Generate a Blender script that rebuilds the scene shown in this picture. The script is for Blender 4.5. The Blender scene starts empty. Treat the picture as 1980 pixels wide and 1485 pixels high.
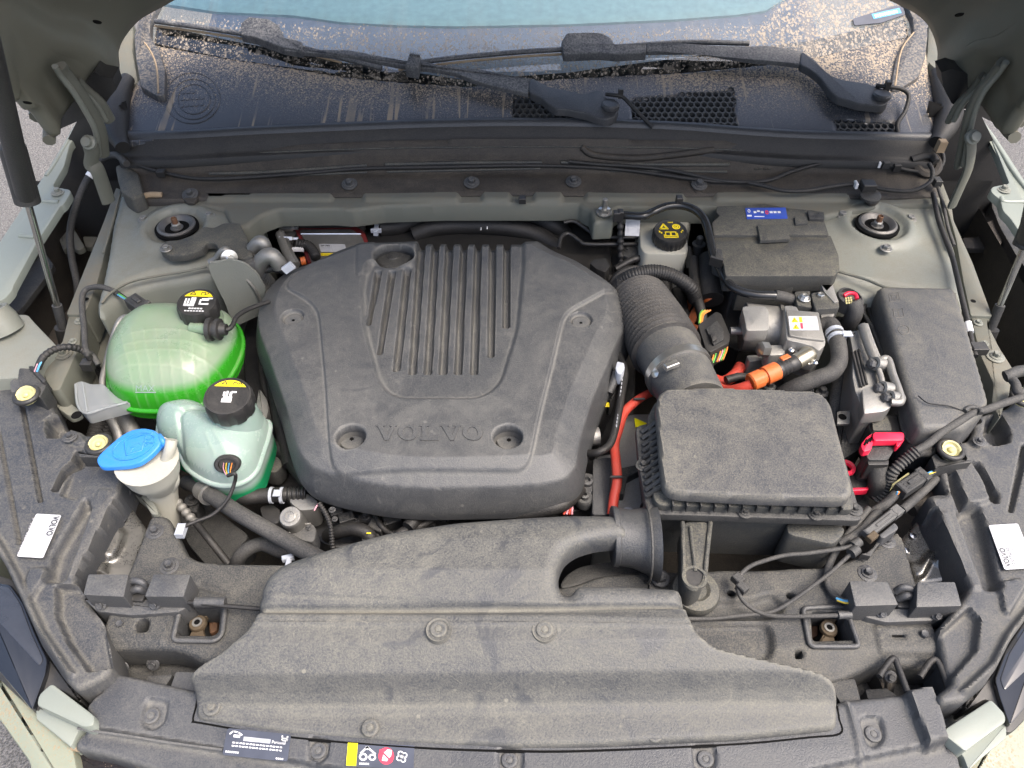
import bpy, bmesh, math, random
import numpy as np
from mathutils import Vector, Matrix, Quaternion
from math import radians, sin, cos, pi, sqrt, tan
random.seed(7)
C = bpy.context.scene.collection
SC = bpy.context.scene

# ------------------------------------------------------------------ camera, sky, sun, exposure
FPX, PITCH, CZ = 1488.0, radians(47), 0.80
cd = bpy.data.cameras.new('camera'); cam = bpy.data.objects.new('camera', cd); C.objects.link(cam)
cam.location = (0, 0, CZ); cam.rotation_euler = (radians(90) - PITCH, 0, 0)
cd.sensor_width = 36; cd.lens = 36 * FPX / 1980; cd.clip_start = .02; cd.clip_end = 200
SC.camera = cam
w = bpy.data.worlds.new("World"); SC.world = w; w.use_nodes = True
nt = w.node_tree; bg = nt.nodes['Background']
sky = nt.nodes.new('ShaderNodeTexSky'); sky.sky_type = 'NISHITA'; sky.sun_disc = False
SUN_EL, SUN_AZ = 60, 118     # azimuth: clockwise from +Y
sky.sun_elevation = radians(SUN_EL); sky.sun_rotation = radians(SUN_AZ)
sky.air_density = 1.0; sky.dust_density = 6.0; sky.ozone_density = 1.2
nt.links.new(sky.outputs[0], bg.inputs[0]); bg.inputs[1].default_value = .14
sd = bpy.data.lights.new('sun', 'SUN'); sun = bpy.data.objects.new('sun', sd); C.objects.link(sun)
sd.energy = 1.1; sd.angle = radians(28); sd.color = (1, .94, .87)
sdir = Vector((sin(radians(SUN_AZ)) * cos(radians(SUN_EL)), cos(radians(SUN_AZ)) * cos(radians(SUN_EL)), sin(radians(SUN_EL))))
sun.rotation_euler = sdir.to_track_quat('Z', 'Y').to_euler()
SC.view_settings.view_transform = 'Standard'; SC.view_settings.look = 'None'
SC.view_settings.exposure = 1.45; SC.view_settings.gamma = 1
SC.cycles.max_bounces = 6; SC.cycles.transparent_max_bounces = 12

# ------------------------------------------------------------------ surveying: photo sight lines cut with planes of the car
FW = Vector((0, cos(PITCH), -sin(PITCH))); UP = Vector((0, sin(PITCH), cos(PITCH))); RT = Vector((1, 0, 0)); CO = Vector((0, 0, CZ))
def ray(px, py): return FW + RT * ((px - 990) / FPX) + UP * ((742.5 - py) / FPX)
def P(px, py, z=0.0):
    d = ray(px, py); t = (z - CZ) / d.z
    return CO + d * t
def PV(px, py, y):
    d = ray(px, py); return CO + d * (y / d.y)
def PS(px, py, fn):
    lo, hi = .3, 4.0; d = ray(px, py)
    for _ in range(40):
        m = (lo + hi) / 2; p = CO + d * m
        if p.z > fn(p.x, p.y): lo = m
        else: hi = m
    return CO + d * lo
def MPP(px, py, z=0.0): return (P(px, py, z) - CO).dot(FW) / FPX     # metres per photo pixel
def q(i, j, pts): return [(660 * i + p[0] / 3, 495 * j + p[1] / 3) + tuple(p[2:]) for p in pts]
def W(pts, z=0.0): return [P(p[0], p[1], p[2] if len(p) > 2 else z) for p in pts]

# ------------------------------------------------------------------ objects
LOC = {}
def thing(name, label, cat, loc=None, group=None):
    o = bpy.data.objects.new(name, None); o.empty_display_size = .02; C.objects.link(o)
    l = Vector(loc) if loc is not None else Vector((0, 0, 0))
    o.location = l; LOC[o.name] = l; o['label'] = label; o['category'] = cat
    if group: o['group'] = group
    return o
def tag(o, label=None, cat=None, group=None, kind=None):
    if label: o['label'] = label
    if cat: o['category'] = cat
    if group: o['group'] = group
    if kind: o['kind'] = kind
    return o
def root_loc(o):
    l = Vector((0, 0, 0))
    while o is not None: l += LOC.get(o.name, Vector((0, 0, 0))); o = None
    return l
def link(o, parent=None):
    C.objects.link(o)
    if parent is not None:
        o.parent = parent
        L = parent['_w'] if '_w' in parent else None
        if parent.name in LOC: o.matrix_parent_inverse = Matrix.Translation(-LOC[parent.name])
        elif parent.name in INV: o.matrix_parent_inverse = INV[parent.name]
    return o
INV = {}
def mk(name, verts, faces, mat, parent=None, smooth=True, sharp=38):
    me = bpy.data.meshes.new(name); me.from_pydata([tuple(v) for v in verts], [], faces)
    if mat: me.materials.append(mat)
    if smooth:
        me.polygons.foreach_set('use_smooth', [len(p.vertices) <= 4 for p in me.polygons])
        if sharp: me.set_sharp_from_angle(angle=radians(sharp))
    me.update()
    return link(bpy.data.objects.new(name, me), parent)
class MB:
    """collects shapes into one mesh"""
    def __init__(s): s.v = []; s.f = []
    def add(s, vf):
        n = len(s.v); s.v += [tuple(x) for x in vf[0]]; s.f += [tuple(i + n for i in f) for f in vf[1]]; return s
    def build(s, name, mat, parent=None, smooth=True, sharp=38): return mk(name, s.v, s.f, mat, parent, smooth, sharp)

def rounded(pts, r, n=4):
    """round the corners of a closed 3D polygon"""
    out = []; N = len(pts); pts = [Vector(p) for p in pts]
    for i in range(N):
        a, b, c = pts[i - 1], pts[i], pts[(i + 1) % N]
        d1 = min(r, (a - b).length * .45); d2 = min(r, (c - b).length * .45)
        p1 = b + (a - b).normalized() * d1; p2 = b + (c - b).normalized() * d2
        for k in range(n + 1):
            t = k / n; out.append(p1 * (1 - t) ** 2 + b * 2 * t * (1 - t) + p2 * t * t)
    return out
def spline(pts, n=8, closed=False):
    pts = [Vector(p) for p in pts]; N = len(pts); out = []
    rng = range(N) if closed else range(N - 1)
    for i in rng:
        if closed: p0, p1, p2, p3 = pts[i - 1], pts[i], pts[(i + 1) % N], pts[(i + 2) % N]
        else:
            p1, p2 = pts[i], pts[i + 1]; p0 = pts[i - 1] if i else p1 * 2 - p2; p3 = pts[i + 2] if i + 2 < N else p2 * 2 - p1
        for k in range(n):
            t = k / n
            out.append(.5 * ((2 * p1) + (p2 - p0) * t + (2 * p0 - 5 * p1 + 4 * p2 - p3) * t * t + (3 * p1 - p0 - 3 * p2 + p3) * t ** 3))
    if not closed: out.append(pts[-1])
    return out
def area(p): return .5 * sum(p[i - 1][0] * p[i][1] - p[i][0] * p[i - 1][1] for i in range(len(p)))
def offset(pts, d):
    """inward offset in XY of a CCW polygon"""
    N = len(pts); out = []
    for i in range(N):
        a, b, c = pts[i - 1], pts[i], pts[(i + 1) % N]
        e1 = Vector((b.x - a.x, b.y - a.y)); e2 = Vector((c.x - b.x, c.y - b.y))
        if e1.length < 1e-9 or e2.length < 1e-9: e1 = e2 = Vector((c.x - a.x, c.y - a.y)) if (c - a).length > 1e-9 else Vector((1, 0))
        n1 = Vector((-e1.y, e1.x)).normalized(); n2 = Vector((-e2.y, e2.x)).normalized(); n = n1 + n2
        if n.length < 1e-6: n = n1
        n.normalize(); k = 1 / max(.5, n.dot(n1))
        out.append(Vector((b.x + n.x * d * k, b.y + n.y * d * k, b.z)))
    return out
def slab_vf(pts, depth, bevel=.002, taper=0.0, segs=2, bottom=False):
    pts = [Vector(p) for p in pts]
    if area(pts) < 0: pts = pts[::-1]
    N = len(pts); rings = []
    for k in range(segs + 1):
        a = pi / 2 * k / segs; ins = bevel * (1 - cos(a)) ; dz = bevel * (1 - sin(a))
        rings.append([v - Vector((0, 0, dz)) for v in offset(pts, ins)])
    rings.reverse()                       # top first
    low = offset(pts, -taper) if taper else pts
    rings.append([Vector((v.x, v.y, v.z - depth)) for v in low])
    verts = [v for r in rings for v in r]; faces = [tuple(range(N))]
    for k in range(len(rings) - 1):
        for i in range(N):
            j = (i + 1) % N; faces.append((k * N + i, (k + 1) * N + i, (k + 1) * N + j, k * N + j))
    if bottom: faces.append(tuple(reversed(range((len(rings) - 1) * N, len(rings) * N))))
    return verts, faces
def slab(name, px, z, depth, mat, parent=None, bevel=.002, r=.004, taper=0.0, world=False, bottom=False, sharp=38):
    pts = [Vector(p) for p in px] if world else W(px, z)
    if r: pts = rounded(pts, r); bevel = min(bevel, r * .42)
    v, f = slab_vf(pts, depth, bevel, taper, bottom=bottom)
    return mk(name, v, f, mat, parent, sharp=sharp)

def frames(path):
    T = []; n = len(path)
    for i in range(n):
        t = path[min(i + 1, n - 1)] - path[max(i - 1, 0)]; T.append(t.normalized() if t.length > 1e-9 else Vector((0, 0, 1)))
    a = T[0].orthogonal().normalized(); out = []
    for i in range(n):
        a = (a - T[i] * a.dot(T[i])); a = a.normalized() if a.length > 1e-6 else T[i].orthogonal().normalized()
        out.append((T[i], a, T[i].cross(a)))
    return out
def tube_vf(pts, r, segs=10, sm=6, caps=True, corr=None, straight=False, flat=1.0):
    path = [Vector(p) for p in pts] if straight else spline(pts, sm)
    if corr:                                   # resample evenly, corr=(period, amplitude, t0, t1)
        L = [0]
        for i in range(1, len(path)): L.append(L[-1] + (path[i] - path[i - 1]).length)
        n = max(4, int(L[-1] / corr[0] * 6)); new = []
        for k in range(n + 1):
            s = L[-1] * k / n; i = max(0, min(len(L) - 2, int(np.searchsorted(L, s)) - 1)); u = (s - L[i]) / max(1e-9, L[i + 1] - L[i])
            new.append(path[i].lerp(path[i + 1], u))
        path = new
    F = frames(path); n = len(path); verts = []; faces = []; s = 0
    for i, (p, (t, a, b)) in enumerate(zip(path, F)):
        u = i / (n - 1); rr = r(u) if callable(r) else r
        if i: s += (path[i] - path[i - 1]).length
        if corr and corr[2] <= u <= corr[3]: rr += corr[1] * cos(2 * pi * s / corr[0])
        for k in range(segs):
            an = 2 * pi * k / segs; verts.append(p + a * (cos(an) * rr) + b * (sin(an) * rr * flat))
    for i in range(n - 1):
        for k in range(segs):
            l = (k + 1) % segs; faces.append((i * segs + k, i * segs + l, (i + 1) * segs + l, (i + 1) * segs + k))
    if caps: faces.append(tuple(reversed(range(segs)))); faces.append(tuple(range((n - 1) * segs, n * segs)))
    return verts, faces
def tube(name, pts, r, mat, parent=None, **k):
    v, f = tube_vf(pts, r, **k); return mk(name, v, f, mat, parent, sharp=60)
def TP(pts): return [P(*p) for p in pts]      # (px,py,z) points of a run of hose
def lathe_vf(prof, origin=(0, 0, 0), axis=(0, 0, 1), segs=28, rf=None, sx=1.0):
    ax = Vector(axis).normalized(); a = Vector((1, 0, 0)); a = (a - ax * a.dot(ax)); a = a.normalized() if a.length > .1 else ax.orthogonal().normalized()
    b = ax.cross(a); o = Vector(origin); verts = []; faces = []
    for (r, h) in prof:
        for k in range(segs):
            an = 2 * pi * k / segs; R_ = r * (rf(an, r, h) if rf else 1)
            verts.append(o + ax * h + a * (cos(an) * R_ * sx) + b * (sin(an) * R_))
    for i in range(len(prof) - 1):
        for k in range(segs):
            l = (k + 1) % segs; faces.append((i * segs + k, i * segs + l, (i + 1) * segs + l, (i + 1) * segs + k))
    if prof[-1][0] > 1e-6: faces.append(tuple(range((len(prof) - 1) * segs, len(prof) * segs)))
    if prof[0][0] > 1e-6: faces.append(tuple(reversed(range(segs))))
    return verts, faces
def lathe(name, prof, origin, mat, parent=None, axis=(0, 0, 1), segs=28, rf=None, sx=1.0):
    v, f = lathe_vf(prof, origin, axis, segs, rf, sx); return mk(name, v, f, mat, parent, sharp=35)
def box_vf(c, sx, sy, sz, ax=(1, 0, 0), ay=(0, 1, 0), bev=.0):
    c = Vector(c); x = Vector(ax).normalized(); y = Vector(ay); y = (y - x * y.dot(x)).normalized(); z = x.cross(y)
    V = []; b = bev
    for (hz, ins) in ((-sz / 2, 0), (sz / 2 - b, 0), (sz / 2, b)) if b else ((-sz / 2, 0), (sz / 2, 0)):
        for (i, j) in ((-1, -1), (1, -1), (1, 1), (-1, 1)):
            V.append(c + x * (i * (sx / 2 - ins)) + y * (j * (sy / 2 - ins)) + z * hz)
    n = len(V) // 4; F = [(3, 2, 1, 0), tuple(range((n - 1) * 4, n * 4))]
    for k in range(n - 1):
        for i in range(4): j = (i + 1) % 4; F.append((k * 4 + i, k * 4 + j, (k + 1) * 4 + j, (k + 1) * 4 + i))
    return V, F
def box(name, c, s, mat, parent=None, ax=(1, 0, 0), ay=(0, 1, 0), bev=.001):
    v, f = box_vf(c, s[0], s[1], s[2], ax, ay, bev); return mk(name, v, f, mat, parent, sharp=25)
def loft(name, rings, mat, parent=None, cap0=True, cap1=True, sharp=40):
    N = len(rings[0]); v = [p for r in rings for p in r]; f = []
    for k in range(len(rings) - 1):
        for i in range(N): j = (i + 1) % N; f.append((k * N + i, k * N + j, (k + 1) * N + j, (k + 1) * N + i))
    if cap0: f.append(tuple(reversed(range(N))))
    if cap1: f.append(tuple(range((len(rings) - 1) * N, len(rings) * N)))
    return mk(name, v, f, mat, parent, sharp=sharp)

# ------------------------------------------------------------------ height-field sheets (pressings and mouldings)
def sdf(X, Y, poly):
    """signed distance (positive inside) and closest point"""
    px = np.array([p[0] for p in poly]); py = np.array([p[1] for p in poly])
    qx = np.roll(px, -1); qy = np.roll(py, -1)
    best = np.full(X.shape, 1e9); cx = np.zeros(X.shape); cy = np.zeros(X.shape); ins = np.zeros(X.shape, bool)
    for ax, ay, bx, by in zip(px, py, qx, qy):
        dx, dy = bx - ax, by - ay; L = dx * dx + dy * dy
        if L < 1e-14: continue
        t = np.clip(((X - ax) * dx + (Y - ay) * dy) / L, 0, 1); ux = ax + t * dx; uy = ay + t * dy
        d = (X - ux) ** 2 + (Y - uy) ** 2; m = d < best
        best[m] = d[m]; cx[m] = ux[m]; cy[m] = uy[m]
        c = (ay > Y) != (by > Y)
        if abs(dy) > 1e-12: ins ^= c & (X < ax + (Y - ay) / dy * dx)
    d = np.sqrt(best); return np.where(ins, d, -d), cx, cy
def sstep(x): x = np.clip(x, 0, 1); return x * x * (3 - 2 * x)
def Wxy(px, z): return [(p.x, p.y) for p in W(px, z)]
SOFT = .6
def sheet(name, outline, zf, cell, mat, parent=None, er=.004, skirt=.02, holes=(), feats=(), prof=None, attr=None, sharp=45, taper=0.0, hr=.0022):
    """outline/holes: world xy polygons; zf(X,Y)->Z; er: edge radius; prof(s)->drop; feats: (poly, dz, soft)"""
    ox = [p[0] for p in outline]; oy = [p[1] for p in outline]
    nx = int((max(ox) - min(ox)) / cell) + 3; ny = int((max(oy) - min(oy)) / cell) + 3
    xs = min(ox) - cell + np.arange(nx) * cell; ys = min(oy) - cell + np.arange(ny) * cell
    X, Y = np.meshgrid(xs, ys)
    Xc = (X[:-1, :-1] + X[1:, 1:]) / 2; Yc = (Y[:-1, :-1] + Y[1:, 1:]) / 2
    s, cx, cy = sdf(X, Y, outline); sc = sdf(Xc, Yc, outline)[0]; so = s.copy(); sh_ = np.full(s.shape, 9.)
    for h in holes:
        s2, hx, hy = sdf(X, Y, h); s2 = -s2; sh_ = np.minimum(sh_, s2); m = s2 < s
        s = np.where(m, s2, s); cx = np.where(m, hx, cx); cy = np.where(m, hy, cy)
        sc = np.minimum(sc, -sdf(Xc, Yc, h)[0])
    keep = sc > 0
    idx = np.arange(nx * ny).reshape(ny, nx)
    a = idx[:-1, :-1][keep]; b = idx[:-1, 1:][keep]; c_ = idx[1:, 1:][keep]; d_ = idx[1:, :-1][keep]
    quads = np.stack([a, b, c_, d_], 1)
    E = np.concatenate([quads[:, [0, 1]], quads[:, [1, 2]], quads[:, [2, 3]], quads[:, [3, 0]]])
    key = np.minimum(E[:, 0], E[:, 1]).astype(np.int64) * (nx * ny) + np.maximum(E[:, 0], E[:, 1])
    u, inv, cnt = np.unique(key, return_inverse=True, return_counts=True)
    bE = E[cnt[inv.ravel()] == 1]
    bv = np.unique(bE); Xf, Yf, Sf = X.ravel().copy(), Y.ravel().copy(), s.ravel().copy(); So = so.ravel().copy(); Sh = sh_.ravel().copy(); isH = Sh[bv] <= So[bv]
    Xf[bv] = cx.ravel()[bv]; Yf[bv] = cy.ravel()[bv]; Sh[bv[isH]] = 0; So[bv[~isH]] = 0; Sf = So
    Z = zf(Xf, Yf)
    if prof is not None: Z = Z - prof(Sf)
    elif er is not None:
        e = er(Xf, Yf) if callable(er) else er; t = 1 - np.clip(Sf / e, 0, 1); Z = Z - e * (1 - np.sqrt(np.clip(1 - t * t, 0, 1)))
    if holes: t = 1 - np.clip(Sh / hr, 0, 1); Z = Z - hr * (1 - np.sqrt(np.clip(1 - t * t, 0, 1)))
    A = np.zeros(Xf.shape)
    for ft in feats:
        poly, dz, soft = ft[:3]; soft = max(cell * 1.3, soft * SOFT); sf = sdf(Xf, Yf, poly)[0]; m = sstep((sf + soft / 2) / soft)
        Z = Z + (dz(Xf, Yf) if callable(dz) else dz) * m
        if len(ft) > 3: A = np.maximum(A, m * ft[3])
    used = np.unique(quads); remap = np.full(nx * ny, -1); remap[used] = np.arange(len(used))
    V = np.stack([Xf[used], Yf[used], Z[used]], 1); Q = remap[quads]
    n0 = len(V); bm = np.full(nx * ny, -1); bm[bv] = n0 + np.arange(len(bv))
    if skirt:
        V = np.concatenate([V, np.stack([Xf[bv], Yf[bv], Z[bv] - skirt], 1)])
        SQ = np.stack([remap[bE[:, 1]], remap[bE[:, 0]], bm[bE[:, 0]], bm[bE[:, 1]]], 1); Q = np.concatenate([Q, SQ])
    me = bpy.data.meshes.new(name); me.vertices.add(len(V)); me.vertices.foreach_set('co', V.ravel())
    me.loops.add(Q.size); me.loops.foreach_set('vertex_index', Q.ravel().astype(np.int32))
    me.polygons.add(len(Q)); me.polygons.foreach_set('loop_start', np.arange(0, Q.size, 4, dtype=np.int32))
    me.update(calc_edges=True); me.validate()
    me.polygons.foreach_set('use_smooth', [True] * len(me.polygons)); me.set_sharp_from_angle(angle=radians(sharp))
    if attr:
        at = me.attributes.new(attr, 'FLOAT', 'POINT'); vals = np.zeros(len(V)); vals[:n0] = A[used]; at.data.foreach_set('value', vals)
    me.materials.append(mat)
    return link(bpy.data.objects.new(name, me), parent)
def rowz(rows, px=990):
    """height profile along the car from (py,z) rows on the middle line"""
    pts = sorted((P(px, r[0], r[1]).y, r[1]) for r in rows)
    yy = np.array([p[0] for p in pts]); zz = np.array([p[1] for p in pts])
    return lambda X, Y: np.interp(Y, yy, zz)
def rxy(px, z, r=.006, n=4): return [(p.x, p.y) for p in rounded(W(px, z), r, n)]
def sxy(px, z, n=6): return [(p.x, p.y) for p in spline(W(px, z), n, True)]
def circ(px, py, z, r, n=28, sy=1.0): c = P(px, py, z); return [(c.x + r * cos(2 * pi * k / n), c.y + r * sy * sin(2 * pi * k / n)) for k in range(n)]
# ------------------------------------------------------------------ materials
class NG:
    def __init__(s, name):
        s.m = bpy.data.materials.new(name); s.m.use_nodes = True; s.t = s.m.node_tree; s.n = s.t.nodes
        s.b = s.n['Principled BSDF']; s.out = s.n['Material Output']; s.g = s.n.new('ShaderNodeNewGeometry')
    def L(s, a, b): s.t.links.new(a, b)
    def _in(s, sock, v):
        if isinstance(v, bpy.types.NodeSocket): s.L(v, sock)
        elif isinstance(v, (tuple, list)) and len(v) == 3 and sock.type == 'RGBA': sock.default_value = (*v, 1)
        else: sock.default_value = v
    def math(s, op, a, b=0.0, c=None, clamp=False):
        n = s.n.new('ShaderNodeMath'); n.operation = op; n.use_clamp = clamp; s._in(n.inputs[0], a); s._in(n.inputs[1], b)
        if c is not None: s._in(n.inputs[2], c)
        return n.outputs[0]
    def pos(s, scale=(1, 1, 1), rot=(0, 0, 0)):
        n = s.n.new('ShaderNodeMapping'); s.L(s.g.outputs['Position'], n.inputs[0]); n.inputs['Scale'].default_value = scale; n.inputs['Rotation'].default_value = rot; return n.outputs[0]
    def noise(s, scale, detail=3, rough=.55, vec=None, dist=0):
        n = s.n.new('ShaderNodeTexNoise'); s.L(vec or s.g.outputs['Position'], n.inputs['Vector'])
        n.inputs['Scale'].default_value = scale; n.inputs['Detail'].default_value = detail; n.inputs['Roughness'].default_value = rough; n.inputs['Distortion'].default_value = dist
        return n.outputs[0]
    def voro(s, scale, vec=None, feat='F1', rnd=1.0):
        n = s.n.new('ShaderNodeTexVoronoi'); n.feature = feat; s.L(vec or s.g.outputs['Position'], n.inputs['Vector']); n.inputs['Scale'].default_value = scale; n.inputs['Randomness'].default_value = rnd
        return n.outputs['Distance']
    def rng(s, v, a, b, c=0.0, d=1.0):
        n = s.n.new('ShaderNodeMapRange'); s._in(n.inputs[0], v)
        for i, x in enumerate((a, b, c, d)): s._in(n.inputs[i + 1], x)
        return n.outputs[0]
    def mix(s, f, a, b):
        n = s.n.new('ShaderNodeMix'); n.data_type = 'RGBA'; s._in(n.inputs[0], f); s._in(n.inputs[6], a); s._in(n.inputs[7], b); return n.outputs[2]
    def sep(s, v):
        n = s.n.new('ShaderNodeSeparateXYZ'); s.L(v, n.inputs[0]); return n.outputs
    def bump(s, h, strength=.3, dist=.001, nrm=None):
        n = s.n.new('ShaderNodeBump'); s.L(h, n.inputs['Height']); n.inputs['Strength'].default_value = strength; n.inputs['Distance'].default_value = dist
        if nrm: s.L(nrm, n.inputs['Normal'])
        s.L(n.outputs[0], s.b.inputs['Normal']); return n.outputs[0]
    def up(s, lo=-.1, hi=.85, a=.3, b=1.0): return s.rng(s.sep(s.g.outputs['True Normal'])[2], lo, hi, a, b)
    def set(s, **k):
        for a, v in k.items(): s._in(s.b.inputs[a.replace('_', ' ')], v)
        return s
MUD = (.34, .265, .185)
def dusty(name, base, dust=(.25, .235, .20), amt=.5, rough=.5, metal=0.0, ps=8, grain=.3, bump=.35, spec=.5, gs=420, scratch=0.0, lo=.25, pt=0.0, fleck=0.0, smudge=0.0):
    gs = gs * 1.35 if gs >= 360 else gs
    g = NG(name)
    pr = g.pos((1, 1, 1), (.6, .8, .35)); n1 = g.noise(ps, 6, .68, vec=pr, dist=.9); n2 = g.rng(g.noise(gs, 2, .75), .28, .72, 0, 1); n3 = g.noise(ps * 9, 5, .75, vec=pr)
    amt *= .85; grain *= 1.5; f = g.math('MULTIPLY', g.rng(n1, .36, .64, lo, 1.0), amt)
    f = g.math('MULTIPLY', f, g.rng(n3, .3, .7, .6, 1.3))
    f = g.math('ADD', f, g.math('MULTIPLY', g.math('SUBTRACT', n2, .5), grain))
    f = g.math('MULTIPLY', f, g.up(), clamp=True)
    if scratch:
        st = g.noise(30, 3, .6, g.pos((1, .25, 1), (0, 0, .6)), 1.5); v = g.voro(26, g.pos((1, 1.7, 1), (0, 0, .9)), 'DISTANCE_TO_EDGE')
        sc = g.math('MULTIPLY', g.rng(v, 0, .012, 1, 0), g.rng(st, .5, .62, 0, scratch)); f = g.math('ADD', f, sc, clamp=True)
    if smudge:
        sm = g.math('MULTIPLY', g.rng(g.noise(13, 5, .6, vec=pr, dist=1.5), .57, .66, 0, smudge), g.rng(g.noise(4, 2, .5, vec=pr), .42, .55)); f = g.math('MULTIPLY', f, g.math('SUBTRACT', 1.0, sm))
        pl = g.math('MULTIPLY', g.rng(g.noise(32, 6, .8, vec=pr, dist=2.5), .60, .70, 0, .5 * smudge), g.rng(g.noise(5, 2, .5), .45, .58)); f = g.math('ADD', f, pl, clamp=True)
    if pt:
        po = g.g.outputs['Pointiness']; f = g.math('ADD', f, g.math('ADD', g.rng(po, .5, .455, 0, pt), g.rng(po, .52, .56, 0, pt * .6)), clamp=True)
    if fleck:
        fv_ = g.voro(46); fm = g.math('MULTIPLY', g.rng(fv_, .13, .07), g.rng(g.noise(13, 3), .5, .6, 0, fleck)); f = g.math('ADD', f, fm, clamp=True)
        wm = g.noise(24, 6, .75, dist=1.2); f = g.math('ADD', f, g.math('MULTIPLY', g.rng(g.math('ABSOLUTE', g.math('SUBTRACT', wm, .5)), .0, .012, 1, 0), g.rng(g.noise(6, 3), .48, .6, 0, fleck * .6)), clamp=True)
    col = g.mix(f, base, dust)
    g.set(Base_Color=col, Metallic=g.math('MULTIPLY', g.math('SUBTRACT', 1.0, f), metal) if metal else 0.0,
          Roughness=g.rng(f, 0, .8, rough, .9), Specular_IOR_Level=spec)
    if bump: g.bump(g.math('ADD', n2, g.math('MULTIPLY', n3, .5)), bump, .0008)
    return g.m
def plain(name, col, rough=.5, metal=0.0, spec=.5, **k):
    g = NG(name); n = g.noise(60, 3); v = g.rng(n, .3, .7, .86, 1.1)
    mx = g.n.new('ShaderNodeVectorMath'); mx.operation = 'SCALE'; mx.inputs[0].default_value = col; g.L(v, mx.inputs['Scale'])
    g.set(Base_Color=mx.outputs[0], Roughness=rough, Metallic=metal, Specular_IOR_Level=spec, **k); return g.m
M = {}
M['cover'] = dusty('cover_plastic', (.048, .051, .056), (.185, .18, .165), .40, .36, ps=9, grain=.24, scratch=.34, pt=.5, fleck=.4, smudge=.5, bump=.32)
M['duct'] = dusty('duct_plastic', (.044, .047, .053), (.185, .178, .150), .60, .38, lo=.35, pt=.6, fleck=.8, smudge=.8, ps=6.5, grain=.42, scratch=.35, bump=.32, gs=360)
M['shroud'] = dusty('shroud_plastic', (.042, .045, .052), (.17, .165, .15), .32, .38, pt=.5, fleck=.35, smudge=.5, ps=10, grain=.28, scratch=.2, bump=.32)
M['airbox'] = dusty('airbox_plastic', (.050, .053, .060), (.205, .192, .155), .48, .36, lo=.2, pt=.4, fleck=.35, smudge=.6, ps=8, grain=.42, scratch=.15, bump=.32)
M['dark'] = dusty('dusty_black_plastic', (.022, .023, .025), (.2, .19, .165), .30, .5, ps=14, grain=.25)
M['darkdust'] = dusty('heavily_dusted_black_plastic', (.034, .036, .038), (.21, .195, .145), .50, .55, ps=12, grain=.42)
M['black'] = dusty('black_plastic', (.018, .018, .019), (.15, .14, .12), .22, .4, ps=16, grain=.08, bump=.15)
M['rubber'] = dusty('rubber', (.012, .012, .0125), (.15, .135, .115), .16, .55, ps=20, grain=.15, bump=.25)
M['hose'] = dusty('hose_rubber', (.032, .032, .033), (.20, .19, .165), .32, .7, ps=24, grain=.25)
M['brown_black'] = dusty('bulkhead_plastic', (.020, .0175, .0155), (.16, .135, .105), .40, .6, ps=9, grain=.22)
M['lamp'] = dusty('lamp_housing_plastic', (.036, .039, .046), (.172, .163, .140), .44, .38, lo=.25, pt=.35, fleck=.4, smudge=.6, ps=9, grain=.42, bump=.32)
M['member'] = dusty('crossmember_plastic', (.026, .028, .031), (.180, .168, .138), .50, .55, ps=13, grain=.5, bump=.32, lo=.15)
M['latch'] = dusty('latch_steel', (.055, .057, .062), (.24, .23, .20), .35, .4, metal=.2, ps=20, grain=.2)
M['bolt'] = dusty('dark_bolt', (.06, .062, .068), (.2, .19, .16), .25, .45, metal=.3, ps=40, grain=.3)
M['paint'] = dusty('dusty_sage_paint', (.185, .198, .175), (.178, .165, .13), .7, .30, ps=6, grain=.3, bump=.15, spec=.5)
M['paint_dirty'] = dusty('grimy_sage_paint', (.11, .118, .10), (.155, .138, .105), .85, .5, ps=9, grain=.3, bump=.2)
M['paint_clean'] = dusty('pale_sage_paint', (.225, .25, .22), (.20, .185, .14), .22, .3, ps=8, grain=.1, bump=.05)
M['paint_under'] = dusty('bonnet_underside_paint', (.13, .132, .105), (.17, .145, .105), .55, .45, ps=5, grain=.2, bump=.15)
M['cast'] = dusty('cast_aluminium', (.36, .355, .34), (.24, .225, .19), .5, .38, metal=.75, ps=20, grain=.25, bump=.32)
M['zinc'] = plain('zinc_steel', (.62, .61, .58), .28, .9)
M['bright'] = plain('bright_steel', (.72, .72, .72), .16, 1.0)
M['galv'] = dusty('galvanised_sheet', (.30, .295, .28), (.21, .198, .17), .45, .4, metal=.85, ps=16, grain=.18)
M['chrome_dark'] = dusty('foil_shield', (.22, .215, .20), (.2, .185, .15), .25, .22, metal=.9, ps=12, grain=.12, bump=.1)
M['brass'] = plain('dusty_nickel', (.50, .46, .36), .32, .85)
M['cablegloss'] = plain('glossy_cable', (.02, .021, .023), .22)
M['orange'] = dusty('orange_connector', (.60, .13, .025), (.3, .22, .15), .2, .5, ps=40, grain=.12, bump=.1)
M['redcable'] = dusty('orange_red_cable', (.55, .048, .028), (.3, .2, .15), .2, .5, ps=40, grain=.12, bump=.1)
M['red'] = plain('crimson_lever', (.75, .02, .06), .4)
M['blue'] = dusty('blue_cap', (.02, .21, .68), (.3, .3, .28), .12, .42, ps=30, grain=.08, bump=.1)
M['white_plastic'] = dusty('white_plastic', (.40, .395, .345), (.30, .27, .20), .3, .45, ps=20, grain=.15, bump=.1)
M['cream'] = plain('cream_nylon', (.50, .46, .22), .45)
M['yellow'] = plain('yellow_print', (.85, .66, .02), .5)
M['yellow_bright'] = plain('yellow_sticker', (.88, .80, .0), .5)
M['white_print'] = plain('white_print', (.78, .78, .78), .5)
M['sticker'] = plain('white_sticker', (.50, .505, .52), .4)
M['navy'] = plain('navy_sticker', (.065, .072, .095), .35)
M['ink'] = plain('black_ink', (.025, .025, .03), .5)
M['grey_ink'] = plain('grey_ink', (.38, .39, .42), .5)
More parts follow.
